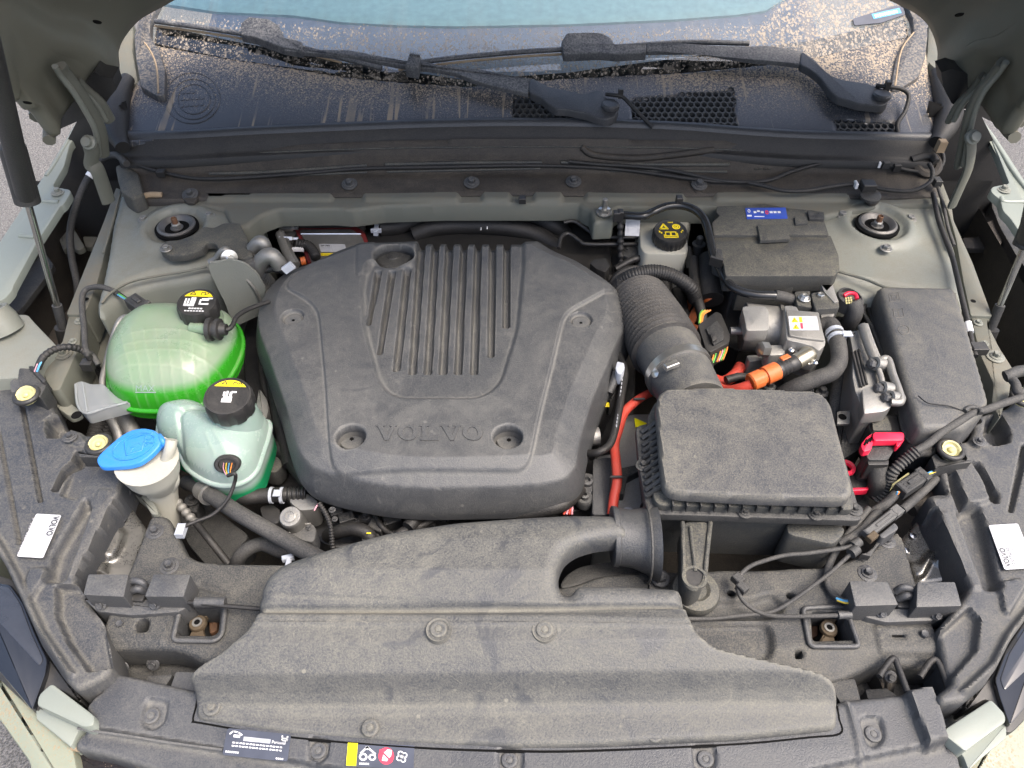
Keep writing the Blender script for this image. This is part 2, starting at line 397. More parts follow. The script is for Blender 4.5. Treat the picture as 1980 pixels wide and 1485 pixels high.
M['redprint'] = plain('red_print', (.72, .05, .09), .5)
M['blue_label'] = plain('blue_label', (.035, .08, .42), .35)
M['grey_clip'] = plain('grey_nylon', (.42, .45, .50), .5)
M['void'] = plain('deep_black', (.006, .006, .006), .9, spec=.1)
M['rust'] = dusty('rusty_steel', (.13, .06, .03), (.12, .08, .05), .6, .7, ps=60, grain=.5)
M['ochre'] = dusty('rusty_bracket', (.07, .048, .026), (.09, .07, .045), .6, .7, ps=60, grain=.4)
M['wire_green'] = plain('green_wire', (.12, .4, .08), .5); M['wire_blue'] = plain('blue_wire', (.1, .35, .6), .5)
M['wire_yellow'] = plain('yellow_wire', (.7, .5, .05), .5); M['wire_pink'] = plain('pink_wire', (.6, .3, .35), .5); M['wire_orange'] = plain('orange_wire', (.75, .25, .05), .5)
def tank_mat(name, level, liquid, milk, edge=.006):
    g = NG(name); z = g.sep(g.g.outputs['Position'])[2]
    a = g.n.new('ShaderNodeAttribute'); a.attribute_name = 'rib'
    n1 = g.noise(14, 4); n2 = g.noise(380, 2, .7); n3 = g.noise(55, 3)
    tint = g.mix(g.rng(n1, .35, .65), milk, tuple(c * .80 + l * .16 for c, l in zip(milk, liquid)))
    c = g.mix(g.rng(z, level - edge, level + edge, 1.0, 0.0), tint, liquid)
    ribf = g.math('MULTIPLY', a.outputs['Fac'], .22)
    c = g.mix(ribf, c, (.40, .44, .33))
    d = g.math('MULTIPLY', g.math('ADD', g.rng(g.noise(11, 5, .6), .48, .72, 0, .30), g.math('MULTIPLY', g.math('SUBTRACT', n2, .5), .16)), g.up(.2, .95, 0, 1), clamp=True)
    c = g.mix(d, c, (.28, .26, .19))
    g.set(Base_Color=c, Roughness=g.rng(d, 0, .4, .26, .6), Specular_IOR_Level=.5, Subsurface_Weight=.35, Subsurface_Scale=.006)
    g.b.inputs['Subsurface Radius'].default_value = (.5, 1.0, .6)
    g.bump(n3, .12, .001); return g.m
M['tank1'] = tank_mat('expansion_tank_shell', .028, (.03, .28, .015), (.245, .31, .225))
M['tank2'] = tank_mat('second_tank_shell', -.030, (.01, .20, .08), (.30, .375, .345))
M['clear_plastic'] = NG('clear_plastic').set(Base_Color=(.36, .38, .385), Roughness=.35, Alpha=.55).m
def ground_mat():
    g = NG('asphalt'); n = g.noise(160, 4, .7); v = g.voro(220); n1 = g.noise(2.5, 4)
    g.set(Base_Color=g.mix(g.math('MULTIPLY', g.rng(v, .1, .6), g.rng(n, .35, .65)), (.08, .078, .075), (.24, .23, .22)), Roughness=.9); g.bump(v, .8, .004); return g.m
M['ground'] = ground_mat()
def muddy(name, base, rough, dens=.5, streak=True, spec=.5, metal=0, mud=MUD, film=.25, grad=None, coat=0.0, bump=.25):
    """surface spattered with dried clay drops, thicker where grad says so, with runs down the slope"""
    g = NG(name); p = g.g.outputs['Position']; x, y, z = g.sep(p)
    nb = g.noise(5, 3, .5); v1 = g.voro(330, g.pos((1, .8, 1))); v2 = g.voro(150, g.pos((1, .75, 1))); fine = g.noise(420, 3, .7)
    big = g.noise(90, 4, .65, dist=1)
    base_d = grad(g, x, y, z) if grad else dens
    th = g.math('MULTIPLY', g.rng(nb, .35, .65, .55, 1.25), base_d)
    a = g.rng(v1, g.math('MULTIPLY', th, .55), g.math('MULTIPLY', th, .40), 0, 1)
    b = g.rng(v2, g.math('MULTIPLY', th, .42), g.math('MULTIPLY', th, .30), 0, 1)
    m = g.math('MAXIMUM', a, b)
    m = g.math('MAXIMUM', m, g.math('MULTIPLY', g.rng(big, .58, .66), g.rng(th, .35, .95, 0, .7)))
    if streak:
        st = g.noise(110, 2, .5, g.pos((1, .04, .04), (0, 0, .02)), .3); st2 = g.noise(11, 2, .5, g.pos((1, .8, 1)))
        m = g.math('MAXIMUM', m, g.math('MULTIPLY', g.rng(st, .59, .65), g.rng(st2, .42, .56, 0, .75)))
    f = g.math('ADD', m, g.math('MULTIPLY', g.rng(fine, .42, .62), g.math('MULTIPLY', th, film)), clamp=True)
    f = g.math('MULTIPLY', f, .92)
    g.set(Base_Color=g.mix(f, base, g.mix(g.noise(60, 2), mud, tuple(c * 1.35 for c in mud))), Roughness=g.rng(f, 0, 1, rough, .9), Specular_IOR_Level=spec, Coat_Weight=coat)
    if metal: g.set(Metallic=metal)
    g.bump(g.math('ADD', f, g.math('MULTIPLY', fine, .3)), bump, .0012); return g.m
def grad_cowl(g, x, y, z): return g.math('ADD', g.rng(y, 1.235, 1.36, .10, .92), g.rng(x, .35, .75, 0, .15))
M['cowl'] = muddy('cowl_plastic', (.045, .050, .060), .24, grad=grad_cowl, film=.34, mud=(.31, .25, .18), streak=True)
M['wiper'] = dusty('wiper_plastic', (.035, .038, .045), (.30, .29, .27), .50, .36, ps=22, grain=.5, gs=300)
M['wiper_clean'] = dusty('wiper_arm_paint', (.035, .037, .042), (.25, .24, .22), .16, .42, ps=20, grain=.22)
M['mudline'] = dusty('dried_clay', (.30, .22, .14), (.40, .32, .22), .5, .9, ps=60, grain=.5)
M['fender_mud'] = muddy('muddy_sage_bumper', (.22, .245, .19), .4, mud=(.24, .19, .12), dens=.5, streak=False, film=.7)

M['trim'] = dusty('trim_plastic', (.045, .048, .055), (.34, .29, .22), .36, .36, ps=22, grain=.6, gs=240)
M['shield'] = dusty('aluminised_shield', (.22, .235, .22), (.22, .21, .18), .55, .42, metal=.4, ps=14, grain=.5)
M['rodsteel'] = plain('rod_steel', (.38, .38, .37), .22, 1.0)
M['dish'] = dusty('greasy_steel', (.16, .155, .15), (.15, .14, .12), .3, .35, metal=.7, ps=30, grain=.2)
M['sleeve'] = dusty('duct_sleeve_plastic', (.035, .038, .044), (.19, .18, .15), .22, .34, ps=9, grain=.2)
M['letter'] = dusty('letter_plastic', (.050, .053, .058), (.185, .18, .165), .34, .40, ps=9, grain=.2)
M['bellows'] = dusty('bellows_rubber', (.022, .022, .023), (.19, .17, .14), .30, .5, ps=16, grain=.2)
def Z(x0, y0, s, pts): return [(x0 + p[0] / s, y0 + p[1] / s) + tuple(p[2:]) for p in pts]
ZA = lambda p: Z(0, 180, 2.856, p)
ZB = lambda p: Z(1780, 180, 2.475, p)
ZC = lambda p: Z(1020, 380, 4.64, p)
ZD = lambda p: Z(380, 380, 5.5, p)
ZE = lambda p: Z(320, 900, 3.667, p)
ZF = lambda p: Z(0, 660, 3.229, p)
ZG = lambda p: Z(1640, 780, 4.125, p)
# ------------------------------------------------------------------ shared small pieces (mesh data shared by all copies)
_cache = {}
def _data(key, fn, mat):
    k = (key, mat.name)
    if k not in _cache:
        v, f = fn(); me = bpy.data.meshes.new(key); me.from_pydata([tuple(a) for a in v], [], f); me.materials.append(mat)
        me.polygons.foreach_set('use_smooth', [True] * len(me.polygons)); me.set_sharp_from_angle(angle=radians(32)); _cache[k] = me
    return _cache[k]
def join_vf(*vs):
    V, F = [], []
    for v, f in vs: n = len(V); V += list(v); F += [tuple(i + n for i in q_) for q_ in f]
    return V, F
def hexp(r): return lambda an, a, b: 1 / max(.86, cos((an % (pi / 3)) - pi / 6)) * .93 if b > .3 * 0 else 1
def bolt_vf():          # unit flange radius
    fl = lathe_vf([(1, 0), (1, .10), (.92, .18), (.6, .2)], segs=20)
    hx = lathe_vf([(.60, .18), (.60, .62), (.54, .70), (.36, .66), (.34, .60)], segs=6)
    return join_vf(fl, hx)
def washer_bolt_vf():
    wa = lathe_vf([(1.0, 0), (1.0, .07), (.94, .1)], segs=24); fl = lathe_vf([(.66, .1), (.66, .2), (.6, .25)], segs=20)
    return join_vf(wa, fl, lathe_vf([(.42, .24), (.42, .62), (.36, .7), (.24, .66)], segs=6))
def torx_vf():
    d = lathe_vf([(1, 0), (1, .12), (.94, .2), (.24, .22)], segs=28)
    return d
def star_vf():
    return lathe_vf([(.0, .0), (.2, .0), (.2, .01)], segs=12, rf=lambda an, r, h: 1 if int(round(an / (pi / 6))) % 2 else .62)
def clip_vf():
    return join_vf(lathe_vf([(1, 0), (1, .10), (.93, .22), (.80, .28), (.62, .26), (.45, .24), (.40, .18), (.36, .18), (.34, .26), (.2, .30), (0, .31)], segs=28))
def place(o, loc, r, normal=(0, 0, 1), spin=0, sx=1.0):
    qn = Vector(normal).normalized().to_track_quat('Z', 'Y')
    o.matrix_basis = Matrix.Translation(loc) @ qn.to_matrix().to_4x4() @ Matrix.Rotation(spin, 4, 'Z') @ Matrix.Diagonal((r * sx, r, r, 1))
def small(name, key, fn, mat, loc, r, parent, normal=(0, 0, 1), spin=0.0):
    o = bpy.data.objects.new(name, _data(key, fn, mat)); link(o, parent); place(o, loc, r, normal, spin); return o
def bolt(parent, px, py, z, rpx=14, mat=None, n=(0, 0, 1), washer=False, spin=.3, name='bolt'):
    return small(name, 'washer_bolt' if washer else 'flange_bolt', washer_bolt_vf if washer else bolt_vf, mat or M['bolt'], P(px, py, z), rpx * MPP(px, py, z), parent, n, spin)
def clip(parent, px, py, z, rpx=16, mat=None, n=(0, 0, 1)):
    return small('push_pin', 'push_pin', clip_vf, mat or M['shroud'], P(px, py, z), rpx * MPP(px, py, z), parent, n, 0)
def torx(parent, loc, r, n=(0, 0, 1), mat=None):
    o = small('screw', 'torx_disc', torx_vf, mat or M['shroud'], loc, r, parent, n)
    s = small('socket', 'torx_star', star_vf, M['void'], Vector(loc) + Vector(n).normalized() * r * .215, r * 1.15, o.parent, n); return o
# printed sheets: a frame (origin, ex, ey, n) laid on real points
def fr(p0, px_, py_, z=0, fn=None):
    a, b, c = [(PS(p[0], p[1], fn) if fn else P(p[0], p[1], p[2] if len(p) > 2 else z)) for p in (p0, px_, py_)]
    ex = b - a; ey = c - a; n = ex.cross(ey).normalized()
    return (a, ex, ey, n, ex.length, ey.length)
def fr3(a, b, c): a, b, c = Vector(a), Vector(b), Vector(c); ex = b - a; ey = c - a; return (a, ex, ey, ex.cross(ey).normalized(), ex.length, ey.length)
def at(f, u, v, h=0.0): return f[0] + f[1] * u + f[2] * v + f[3] * h
def plate(name, f, pts, h0, h1, mat, parent, r=0.0):
    w = [at(f, u, v, h1) for u, v in pts]
    if r: w = rounded(w, r, 3)
    N = len(w); dn = f[3] * (h1 - h0); V = w + [p - dn for p in w]
    F = [tuple(range(N))] + [(i, i + N, (i + 1) % N + N, (i + 1) % N) for i in range(N)]
    return mk(name, V, F, mat, parent, smooth=False)
def plates(name, f, polys, h0, h1, mat, parent):
    V, F = [], []
    for pts in polys:
        w = [at(f, u, v, h1) for u, v in pts]; N = len(w); n = len(V); dn = f[3] * (h1 - h0); V += w + [p - dn for p in w]
        F += [tuple(range(n, n + N))] + [(n + i, n + i + N, n + (i + 1) % N + N, n + (i + 1) % N) for i in range(N)]
    return mk(name, V, F, mat, parent, smooth=False)
def rect(u0, v0, u1, v1): return [(u0, v0), (u1, v0), (u1, v1), (u0, v1)]
def ring2(cu, cv, ru, rv, t, n=24, asp=1.0, a0=0, a1=2 * pi):
    out = []
    for k in range(n):
        a, b = a0 + (a1 - a0) * k / n, a0 + (a1 - a0) * (k + 1) / n; i = 1 - t
        out.append([(cu + ru * cos(a), cv + rv * sin(a)), (cu + ru * cos(b), cv + rv * sin(b)), (cu + ru * i * cos(b), cv + rv * i * sin(b)), (cu + ru * i * cos(a), cv + rv * i * sin(a))])
    return out
def disc2(cu, cv, ru, rv, n=20): return [(cu + ru * cos(2 * pi * k / n), cv + rv * sin(2 * pi * k / n)) for k in range(n)]
def stroke(pts, t, asp=1.0, closed=False):
    """line drawing as quads; asp = width/height of the frame"""
    out = []; P2 = pts + [pts[0]] if closed else pts
    for (a, b), (c, d) in zip(P2[:-1], P2[1:]):
        dx, dy = (c - a) * asp, d - b; L = max(1e-6, sqrt(dx * dx + dy * dy)); nx, ny = -dy / L * t / 2, dx / L * t / 2
        ex, ey = dx / L * t / 2, dy / L * t / 2
        out.append([(a - (ex - nx) / asp, b - ey + ny), (a - (ex + nx) / asp, b - ey - ny), (c + (ex - nx) / asp, d + ey - ny), (c + (ex + nx) / asp, d + ey + ny)])
    return out
_txt = {}
def text(s, f, u, v, size, mat, parent, h=.0003, name='lettering', align='LEFT', spacing=1.0, bold=0.0, extr=.0001, xs=1.0):
    """flat lettering: size as a fraction of the frame's height"""
    cu = bpy.data.curves.new('text', 'FONT'); cu.body = s; cu.size = 1; cu.align_x = align; cu.resolution_u = 3; cu.space_character = spacing; cu.offset = bold
    ob = bpy.data.objects.new('text', cu); me = bpy.data.meshes.new_from_object(ob); bpy.data.objects.remove(ob)
    H = f[5] * size; ex = f[1].normalized(); ey = f[2].normalized()
    V = [at(f, u, v, h) + ex * (p.co.x * H * xs) + ey * (p.co.y * H) for p in me.vertices]; F = [tuple(p.vertices) for p in me.polygons]
    bpy.data.meshes.remove(me); return mk(name, V, F, mat, parent, smooth=False)
def slabserif(word, f, u0, v0, uw, vh, h0, h1, mat, parent, name='lettering', outline=False):
    """wide slab-serif capitals V O L"""
    G = {'V': [[(0, 1), (.42, 1), (.42, .9), (.34, .9), (.56, .32), (.76, .9), (.66, .9), (.66, 1), (1, 1), (1, .9), (.93, .9), (.60, 0), (.42, 0), (.08, .9), (0, .9)]],
         'L': [[(.05, 1), (.5, 1), (.5, .9), (.38, .9), (.38, .12), (.72, .12), (.82, .34), (.92, .34), (.92, 0), (.05, 0), (.05, .1), (.15, .1), (.15, .9), (.05, .9)]]}
    n = len(word); polys = []
    for i, ch in enumerate(word):
        a = u0 + uw * i / n; wd = uw / n * .97
        if ch == 'O':
            for k in range(20):
                t0, t1 = 2 * pi * k / 20, 2 * pi * (k + 1) / 20
                polys.append([(a + wd * (.5 + .48 * cos(t)* s_), v0 + vh * (.5 + .5 * sin(t) * s2)) for t, s_, s2 in ((t0, 1, 1), (t1, 1, 1), (t1, .52, .72), (t0, .52, .72))])
        else: polys += [[(a + wd * x, v0 + vh * y) for x, y in g] for g in G[ch]]
    return plates(name, f, polys, h0, h1, mat, parent)

# ------------------------------------------------------------------ ground
g_ = mk('ground', [(-40, -40, -.78), (40, -40, -.78), (40, 40, -.78), (-40, 40, -.78)], [(0, 1, 2, 3)], M['ground'], None, smooth=False); tag(g_, kind='structure')

# ------------------------------------------------------------------ body shell
body = thing('car_body', 'sage green painted body shell round the open engine bay', 'car body', (0, .9, -.33))
def fz(py): return .105 - (py - 230) / 350 * .085
def withz(pts, f): return [(p[0], p[1], f(p[1])) for p in pts]
LF = ZA([(440, 128), (300, 365), (150, 590), (0, 815), (-90, 950), (-90, 1225), (0, 1146), (30, 1130), (68, 1085), (72, 1065), (205, 820), (290, 690), (335, 620), (352, 612), (392, 548), (385, 530), (345, 525), (300, 518), (294, 505), (355, 400), (385, 280), (470, 175), (466, 135)])
RF = ZB([(258, 85), (350, 190), (430, 310), (520, 450), (700, 740), (700, 940), (465, 650), (430, 598), (393, 560), (382, 508), (345, 480), (334, 462), (345, 446), (425, 432), (370, 290), (330, 200), (262, 130)])
slab('fender', withz(LF, fz), 0, .014, M['paint_clean'], body, bevel=.003, r=.006)
slab('fender', withz(RF, fz), 0, .014, M['paint_clean'], body, bevel=.003, r=.006)
for pts in ([(-65, 520), (-80, 600), (-75, 700), (-75, 980), (-90, 1040), (-230, 1100), (-250, 760), (-120, 560)], [(2063, 490), (2066, 560), (2056, 765), (2056, 1110), (2150, 1150), (2230, 1050), (2230, 760), (2150, 600)]):
    slab('fender', pts, .015, .40, M['paint_clean'], body, bevel=.004, r=.01)
# raised creases pressed along the fender flanges
for pts, nm in ((ZA([(430, 175), (300, 395), (255, 460)]), 'crease'), (ZA([(215, 597), (325, 603)]), 'crease'), (ZA([(108, 788), (190, 795)]), 'crease')):
    tube(nm, [P(x, y, fz(y) - .001) for x, y in pts], .004, M['paint_clean'], body, segs=8)
for pts in (ZB([(285, 130), (360, 240), (440, 370), (520, 480)]), ZB([(385, 500), (400, 520), (500, 520)])):
    tube('crease', [P(x, y, fz(y) - .001) for x, y in pts], .004, M['paint_clean'], body, segs=8)
bolt(body, *ZA([(320, 548)])[0], fz(372), 13, M['paint'], washer=True)
bolt(body, *ZB([(398, 462)])[0], fz(367), 13, M['paint'], washer=True)
# tub: floor and walls
per = [P(150, 235, .09), P(-40, 500, .05), P(-230, 760, .03), P(-150, 1150, 0), P(-60, 1330, -.03), P(150, 1480, -.04), P(1840, 1480, -.04), P(2060, 1330, -.03), P(2140, 1150, 0), P(2210, 760, .03), P(2020, 500, .05), P(1890, 230, .09)]
ns = len(per); tv = [Vector((p.x, p.y, min(p.z, .04) - (.03 if .3 < p.y < .8 else .05))) for p in per] + [Vector((p.x * .96, p.y, -.36)) for p in per]
mk('tub', tv, [(i, (i + 1) % ns, (i + 1) % ns + ns, i + ns) for i in range(ns)] + [tuple(range(ns, 2 * ns))], M['brown_black'], body, smooth=False)
# wheel arch liners seen down the gaps beside the towers
slab('arch_liner', ZA([(60, 1120), (260, 700), (330, 500), (560, 250), (600, 700), (500, 900), (380, 1400), (150, 1500), (0, 1300)]), -.14, .05, M['brown_black'], body, r=.02, bevel=.01)
slab('arch_liner', ZB([(480, 1150), (520, 800), (430, 600), (330, 400), (200, 200), (100, 400), (180, 700), (330, 1100), (420, 1320)]), -.14, .05, M['brown_black'], body, r=.02, bevel=.01)
slab('liner_edge', ZB([(345, 446), (425, 432), (560, 620), (760, 900), (600, 960), (520, 860), (460, 780), (380, 640), (340, 540)]), -.03, .03, M['dark'], body, r=.01)
slab('liner_edge', ZA([(0, 1160), (75, 1075), (210, 830), (300, 950), (120, 1190), (60, 1230), (0, 1260)]), -.03, .01, M['dark'], body, r=.01)
# stay brackets down in the gaps
slab('bracket', ZA([(280, 690), (330, 620), (470, 850), (430, 870), (380, 840), (350, 870)]), -.04, .01, M['paint_dirty'], body, r=.006)
slab('bracket', ZA([(455, 790), (540, 790), (510, 850), (470, 850)]), -.06, .01, M['paint_dirty'], body, r=.006)
slab('bracket', ZB([(430, 600), (390, 540), (360, 600), (310, 620), (270, 690), (200, 690), (215, 740), (290, 745), (380, 740)]), -.04, .01, M['brown_black'], body, r=.006)
# inner rails
LR = ZA([(575, 700), (640, 520), (690, 540), (612, 745), (560, 960), (530, 1070), (465, 1222), (365, 1222)])
slab('side_rail', withz(LR, lambda y: .05 - (y - 370) / 240 * .03), 0, .06, M['paint_dirty'], body, r=.004, bevel=.003)
LR2 = ZA([(378, 1226), (470, 1226), (445, 1310), (440, 1400), (400, 1480), (330, 1640), (270, 1640), (245, 1560), (215, 1500), (260, 1420), (340, 1380)])
slab('rail_end', LR2, .015, .06, M['paint_dirty'], body, r=.006, bevel=.003)
RR = ZB([(60, 400), (130, 560), (170, 700), (205, 900), (240, 1065), (345, 1068), (250, 810), (160, 610), (150, 540), (100, 410)])
slab('side_rail', withz(RR, lambda y: .05 - (y - 370) / 240 * .03), 0, .06, M['paint_dirty'], body, r=.004, bevel=.003)
RR2 = ZB([(243, 1069), (335, 1072), (325, 1110), (378, 1215), (445, 1320), (425, 1450), (400, 1500), (380, 1560), (340, 1480), (350, 1390), (290, 1260), (262, 1160)])
slab('rail_end', RR2, .015, .06, M['paint_dirty'], body, r=.006, bevel=.003)
for x, y, r in ((436, 1262, 9), (403, 1372, 8)): bolt(body, *ZA([(x, y)])[0], .016, r, M['paint'])
bolt(body, *ZA([(350, 1440)])[0], .016, 17, M['paint_dirty'], washer=True)
for x, y, r in ((275, 1100, 9), (306, 1200, 8)): bolt(body, *ZB([(x, y)])[0], .016, r, M['paint'])
bolt(body, *ZB([(358, 1262)])[0], .016, 17, M['paint'], washer=True)
for px in (ZA([(476, 1138)])[0], ZB([(252, 995)])[0]): lathe('hole', [(.004, 0), (.0, .0003)], P(px[0], px[1], .028 if px[0] < 990 else .036), M['void'], body)
# strut towers
def tower(name, outl, cx, cy, fold):
    c = P(cx, cy, .05)
    def zf(X, Y):
        r = np.sqrt((X - c.x) ** 2 + (Y - c.y) ** 2)
        return .052 + .008 * np.exp(-((r - .052) / .012) ** 2) - .004 * (r < .045) + .05 * (Y - c.y)
    return sheet(name, rxy(outl, .05, .012), zf, .0035, M['paint'], body, er=.014, skirt=.26, feats=[(rxy(fold, .05, .01), -.008, .02)])
tower('strut_tower', [(236, 372), (300, 368), (425, 385), (500, 385), (500, 418), (480, 440), (445, 470), (418, 505), (410, 522), (350, 530), (300, 536), (240, 552), (205, 578), (186, 600), (178, 585), (190, 548), (205, 490), (216, 433)], 343, 443,
      [(180, 620), (200, 575), (240, 538), (300, 520), (420, 505), (430, 560), (180, 660)])
tower('strut_tower', [(1612, 400), (1640, 385), (1700, 378), (1800, 372), (1822, 410), (1845, 480), (1866, 560), (1880, 640), (1850, 640), (1790, 585), (1700, 566), (1640, 556), (1612, 545), (1560, 530), (1570, 440)], 1695, 437,
      [(1560, 560), (1600, 525), (1680, 535), (1760, 548), (1850, 565), (1900, 660), (1560, 660)])
for (cx, cy) in ((343, 442), (1695, 438)):
    c = P(cx, cy, .053); k = MPP(cx, cy, .053)
    mount = thing('strut_mount', 'round steel strut mount with rusty centre nut on the %s tower' % ('left' if cx < 990 else 'right'), 'strut mount', c, 'strut mounts on the two towers')
    lathe('gasket', [(41 * k, 0), (41 * k, .004), (36 * k, .005), (35 * k, .002)], c, M['void'], mount, segs=48)
    lathe('dish', [(36 * k, .001), (36 * k, .007), (32 * k, .009), (28 * k, .0075), (20 * k, -.001), (13 * k, -.002), (12 * k, .003), (8 * k, .004)], c, M['dish'], mount, segs=48)
    lathe('nut', [(9 * k, .003), (9 * k, .009), (7 * k, .011)], c, M['galv'], mount, segs=6)
    lathe('stud', [(5.5 * k, .009), (5.5 * k, .02), (4.5 * k, .021), (3.5 * k, .018)], c, M['rust'], mount, segs=16)
for x, y in ((278, 425), (405, 418), (320, 480)): bolt(body, x, y, .056, 11, M['galv'])
for x, y in ((1628, 417), (1760, 424), (1713, 481)): bolt(body, x, y, .056, 12, M['galv'])
for pts in (q(0, 1, [(590, 275, .044), (650, 210, .050), (760, 150, .053), (900, 118, .053), (1060, 92, .053), (1200, 62, .053)]), q(2, 1, [(905, 90, .052), (1060, 135, .052), (1180, 182, .052), (1300, 195, .050), (1450, 205, .050), (1580, 222, .046)]), q(0, 0, [(700, 1110, .064), (665, 1240, .060), (640, 1330, .056), (600, 1470, .052)]), q(2, 0, [(1465, 1120, .062), (1500, 1240, .060), (1545, 1400, .056), (1570, 1480, .052)])):
    tube('sealer_bead', [P(*p) for p in pts], .0022, M['paint_dirty'], body, segs=6)
# bulkhead flange
bf = [(228, 368), (228, 352), (500, 352), (990, 345), (1500, 352), (1822, 350), (1822, 392), (1700, 392), (1597, 415), (1570, 405), (1440, 398), (1330, 395), (1200, 396), (1190, 402), (1186, 424), (1148, 426), (1142, 402), (1125, 394), (1120, 390), (860, 390), (740, 394), (680, 402), (640, 399), (535, 401), (505, 412), (480, 432), (450, 440), (430, 400)]
lob = [([(a, 366), (b, 366), (b + 4, 378), (b, 386), (a, 386), (a - 4, 378)], .006, .012) for a, b in ((400, 640), (705, 885), (935, 985), (1035, 1085), (1135, 1320), (1385, 1640))]
sheet('bulkhead_flange', rxy(bf, .066, .004), lambda X, Y: .062 + .0 * X, .003, M['paint_dirty'], body, er=.006, skirt=.028, feats=[(rxy(l[0], .066, .004), l[1], l[2]) for l in lob])
bst = thing('earth_stud', 'zinc threaded stud with nut on the bulkhead tab', 'stud', P(1168, 412, .066))
ce = P(1168, 412, .064); lathe('washer', [(.013, 0), (.013, .002)], ce, M['galv'], bst); lathe('nut', [(.010, .002), (.010, .009), (.008, .010)], ce, M['zinc'], bst, segs=6); lathe('thread', [(.0045, .01), (.0045, .026), (.0035, .027)], ce, M['galv'], bst, segs=12)
# dark firewall behind the engine
FWm = [P(180, 410, .04), P(1850, 410, .04)]
mk('firewall', [(-.85, 1.19, .05), (.85, 1.19, .05), (.85, 1.19, -.36), (-.85, 1.19, -.36)], [(0, 1, 2, 3)], M['black'], body, smooth=False)
# front corners of the bumper and the muddy skin in the corners
def extr(name, px, z, depth, mat, parent, **k): return slab(name, px, z, depth, mat, parent, **k)
cl = q(0, 2, [(215, 1130), (230, 1060), (300, 993), (545, 1180), (540, 1235), (460, 1260), (420, 1350), (390, 1360)])
extr('bumper_corner', [p + (-.0,) for p in q(0, 2, [(212, 1120), (225, 1058), (300, 993), (548, 1182), (545, 1235), (490, 1250)])] + [], -.005, .03, M['paint_clean'], body, r=.004, bevel=.004)
extr('bumper_step', q(0, 2, [(205, 1120), (490, 1245), (455, 1270), (410, 1365), (210, 1200)]), -.022, .05, M['paint_clean'], body, r=.003, bevel=.004)
extr('bumper_corner', q(2, 2, [(1515, 1290), (1520, 1260), (1790, 1085), (1870, 1170), (1878, 1215), (1640, 1390)]), -.005, .03, M['paint_clean'], body, r=.004, bevel=.004)
extr('bumper_step', q(2, 2, [(1525, 1300), (1880, 1225), (1880, 1310), (1720, 1440), (1660, 1500), (1630, 1420)]), -.022, .05, M['paint_clean'], body, r=.003, bevel=.004)
for sgn, pts in ((-1, [(-60, 1220), (0, 1290), (70, 1375), (140, 1440), (152, 1500), (180, 1600), (40, 1600), (60, 1480), (0, 1395), (-60, 1320)]), (1, [(2020, 1240), (1985, 1290), (1945, 1385), (1905, 1430), (1850, 1485), (1820, 1600), (1960, 1600), (2100, 1500)])):
    slab('bumper_skin', pts, -.032, .45, M['fender_mud'], body, r=.01, bevel=.004)

for pts in ([(150, 232), (240, 200), (262, 330), (250, 420), (120, 420), (100, 330)], [(1898, 225), (1800, 200), (1775, 330), (1790, 420), (1930, 420), (1950, 330)]):
    w_ = [PV(a, b, 1.25) for a, b in pts]; n = len(w_); mk('wing_bulkhead', w_ + [p + Vector((0, .01, 0)) for p in w_], [tuple(range(n)), tuple(reversed(range(n, 2 * n)))], M['black'], body)
# ------------------------------------------------------------------ cowl, windscreen
def zc(x, y): return .125 + .25 * (y - 1.207)
seam = [(250, 70), (295, 83), (447, 115), (660, 145), (903, 164), (1100, 152), (1320, 137), (1573, 112), (1760, 70), (1800, 55)]
sw = [PS(a, b, zc) for a, b in seam]; sx_ = np.array([p.x for p in sw]); sy_ = np.array([p.y for p in sw])
_co = np.polyfit(sx_, sy_, 3)
def ys(x): return np.polyval(_co, x)
def zt(x, y): return zc(x, min(y, ys(x))) + .5 * max(0, y - ys(x))
def zcn(X, Y): return .125 + .25 * (Y - 1.207)
def ztn(X, Y): s_ = ys(X); return zcn(X, np.minimum(Y, s_)) + .5 * np.maximum(0, Y - s_)
lip = [(240, 277), (320, 270), (400, 264), (520, 254), (660, 247), (820, 241), (990, 239), (1160, 240), (1320, 245), (1450, 254), (1550, 262), (1680, 268), (1795, 272)]
cowl = thing('windscreen_cowl', 'dusty dark cowl trim panel under the windscreen, streaked with clay', 'cowl panel', PS(990, 240, zc))
def smx(a): return [(p.x, p.y) for p in a]
co = [PS(a, b, zc) for a, b in lip] + [PS(a, b, zc) for a, b in ((1826, 235), (1818, 190), (1795, 140), (1790, 80))] + [PS(x, y, zc) for x, y in seam[::-1][1:-1]] + [PS(a, b, zc) for a, b in ((282, 130), (262, 158), (238, 190), (226, 240))]
V1 = [(992, 190), (1052, 188), (1075, 205), (1132, 212), (1145, 240), (992, 240)]
V2 = [(1222, 194), (1290, 186), (1418, 173), (1421, 243), (1223, 241)]
V3 = [(1614, 230), (1733, 241), (1734, 265), (1622, 261)]
V1 = [(992, 190), (1052, 188), (1140, 205), (1148, 236), (992, 234)]
hol = [smx([PS(a, b, zc) for a, b in v]) for v in (V1, V2, V3)]
def cowl_z(X, Y):
    c = PS(1160, 215, zc); z = zcn(X, Y)
    c2 = PS(1660, 170, zc); z = z + .006 * np.exp(-(((X - c2.x) / .09) ** 2 + ((Y - c2.y) / .07) ** 2))
    return z + .0025 * np.sin(X * 11 + .5)
lg = PS(372, 190, zc)
sheet('panel', smx(co), cowl_z, .004, M['cowl'], cowl, er=.004, skirt=.004, holes=hol)
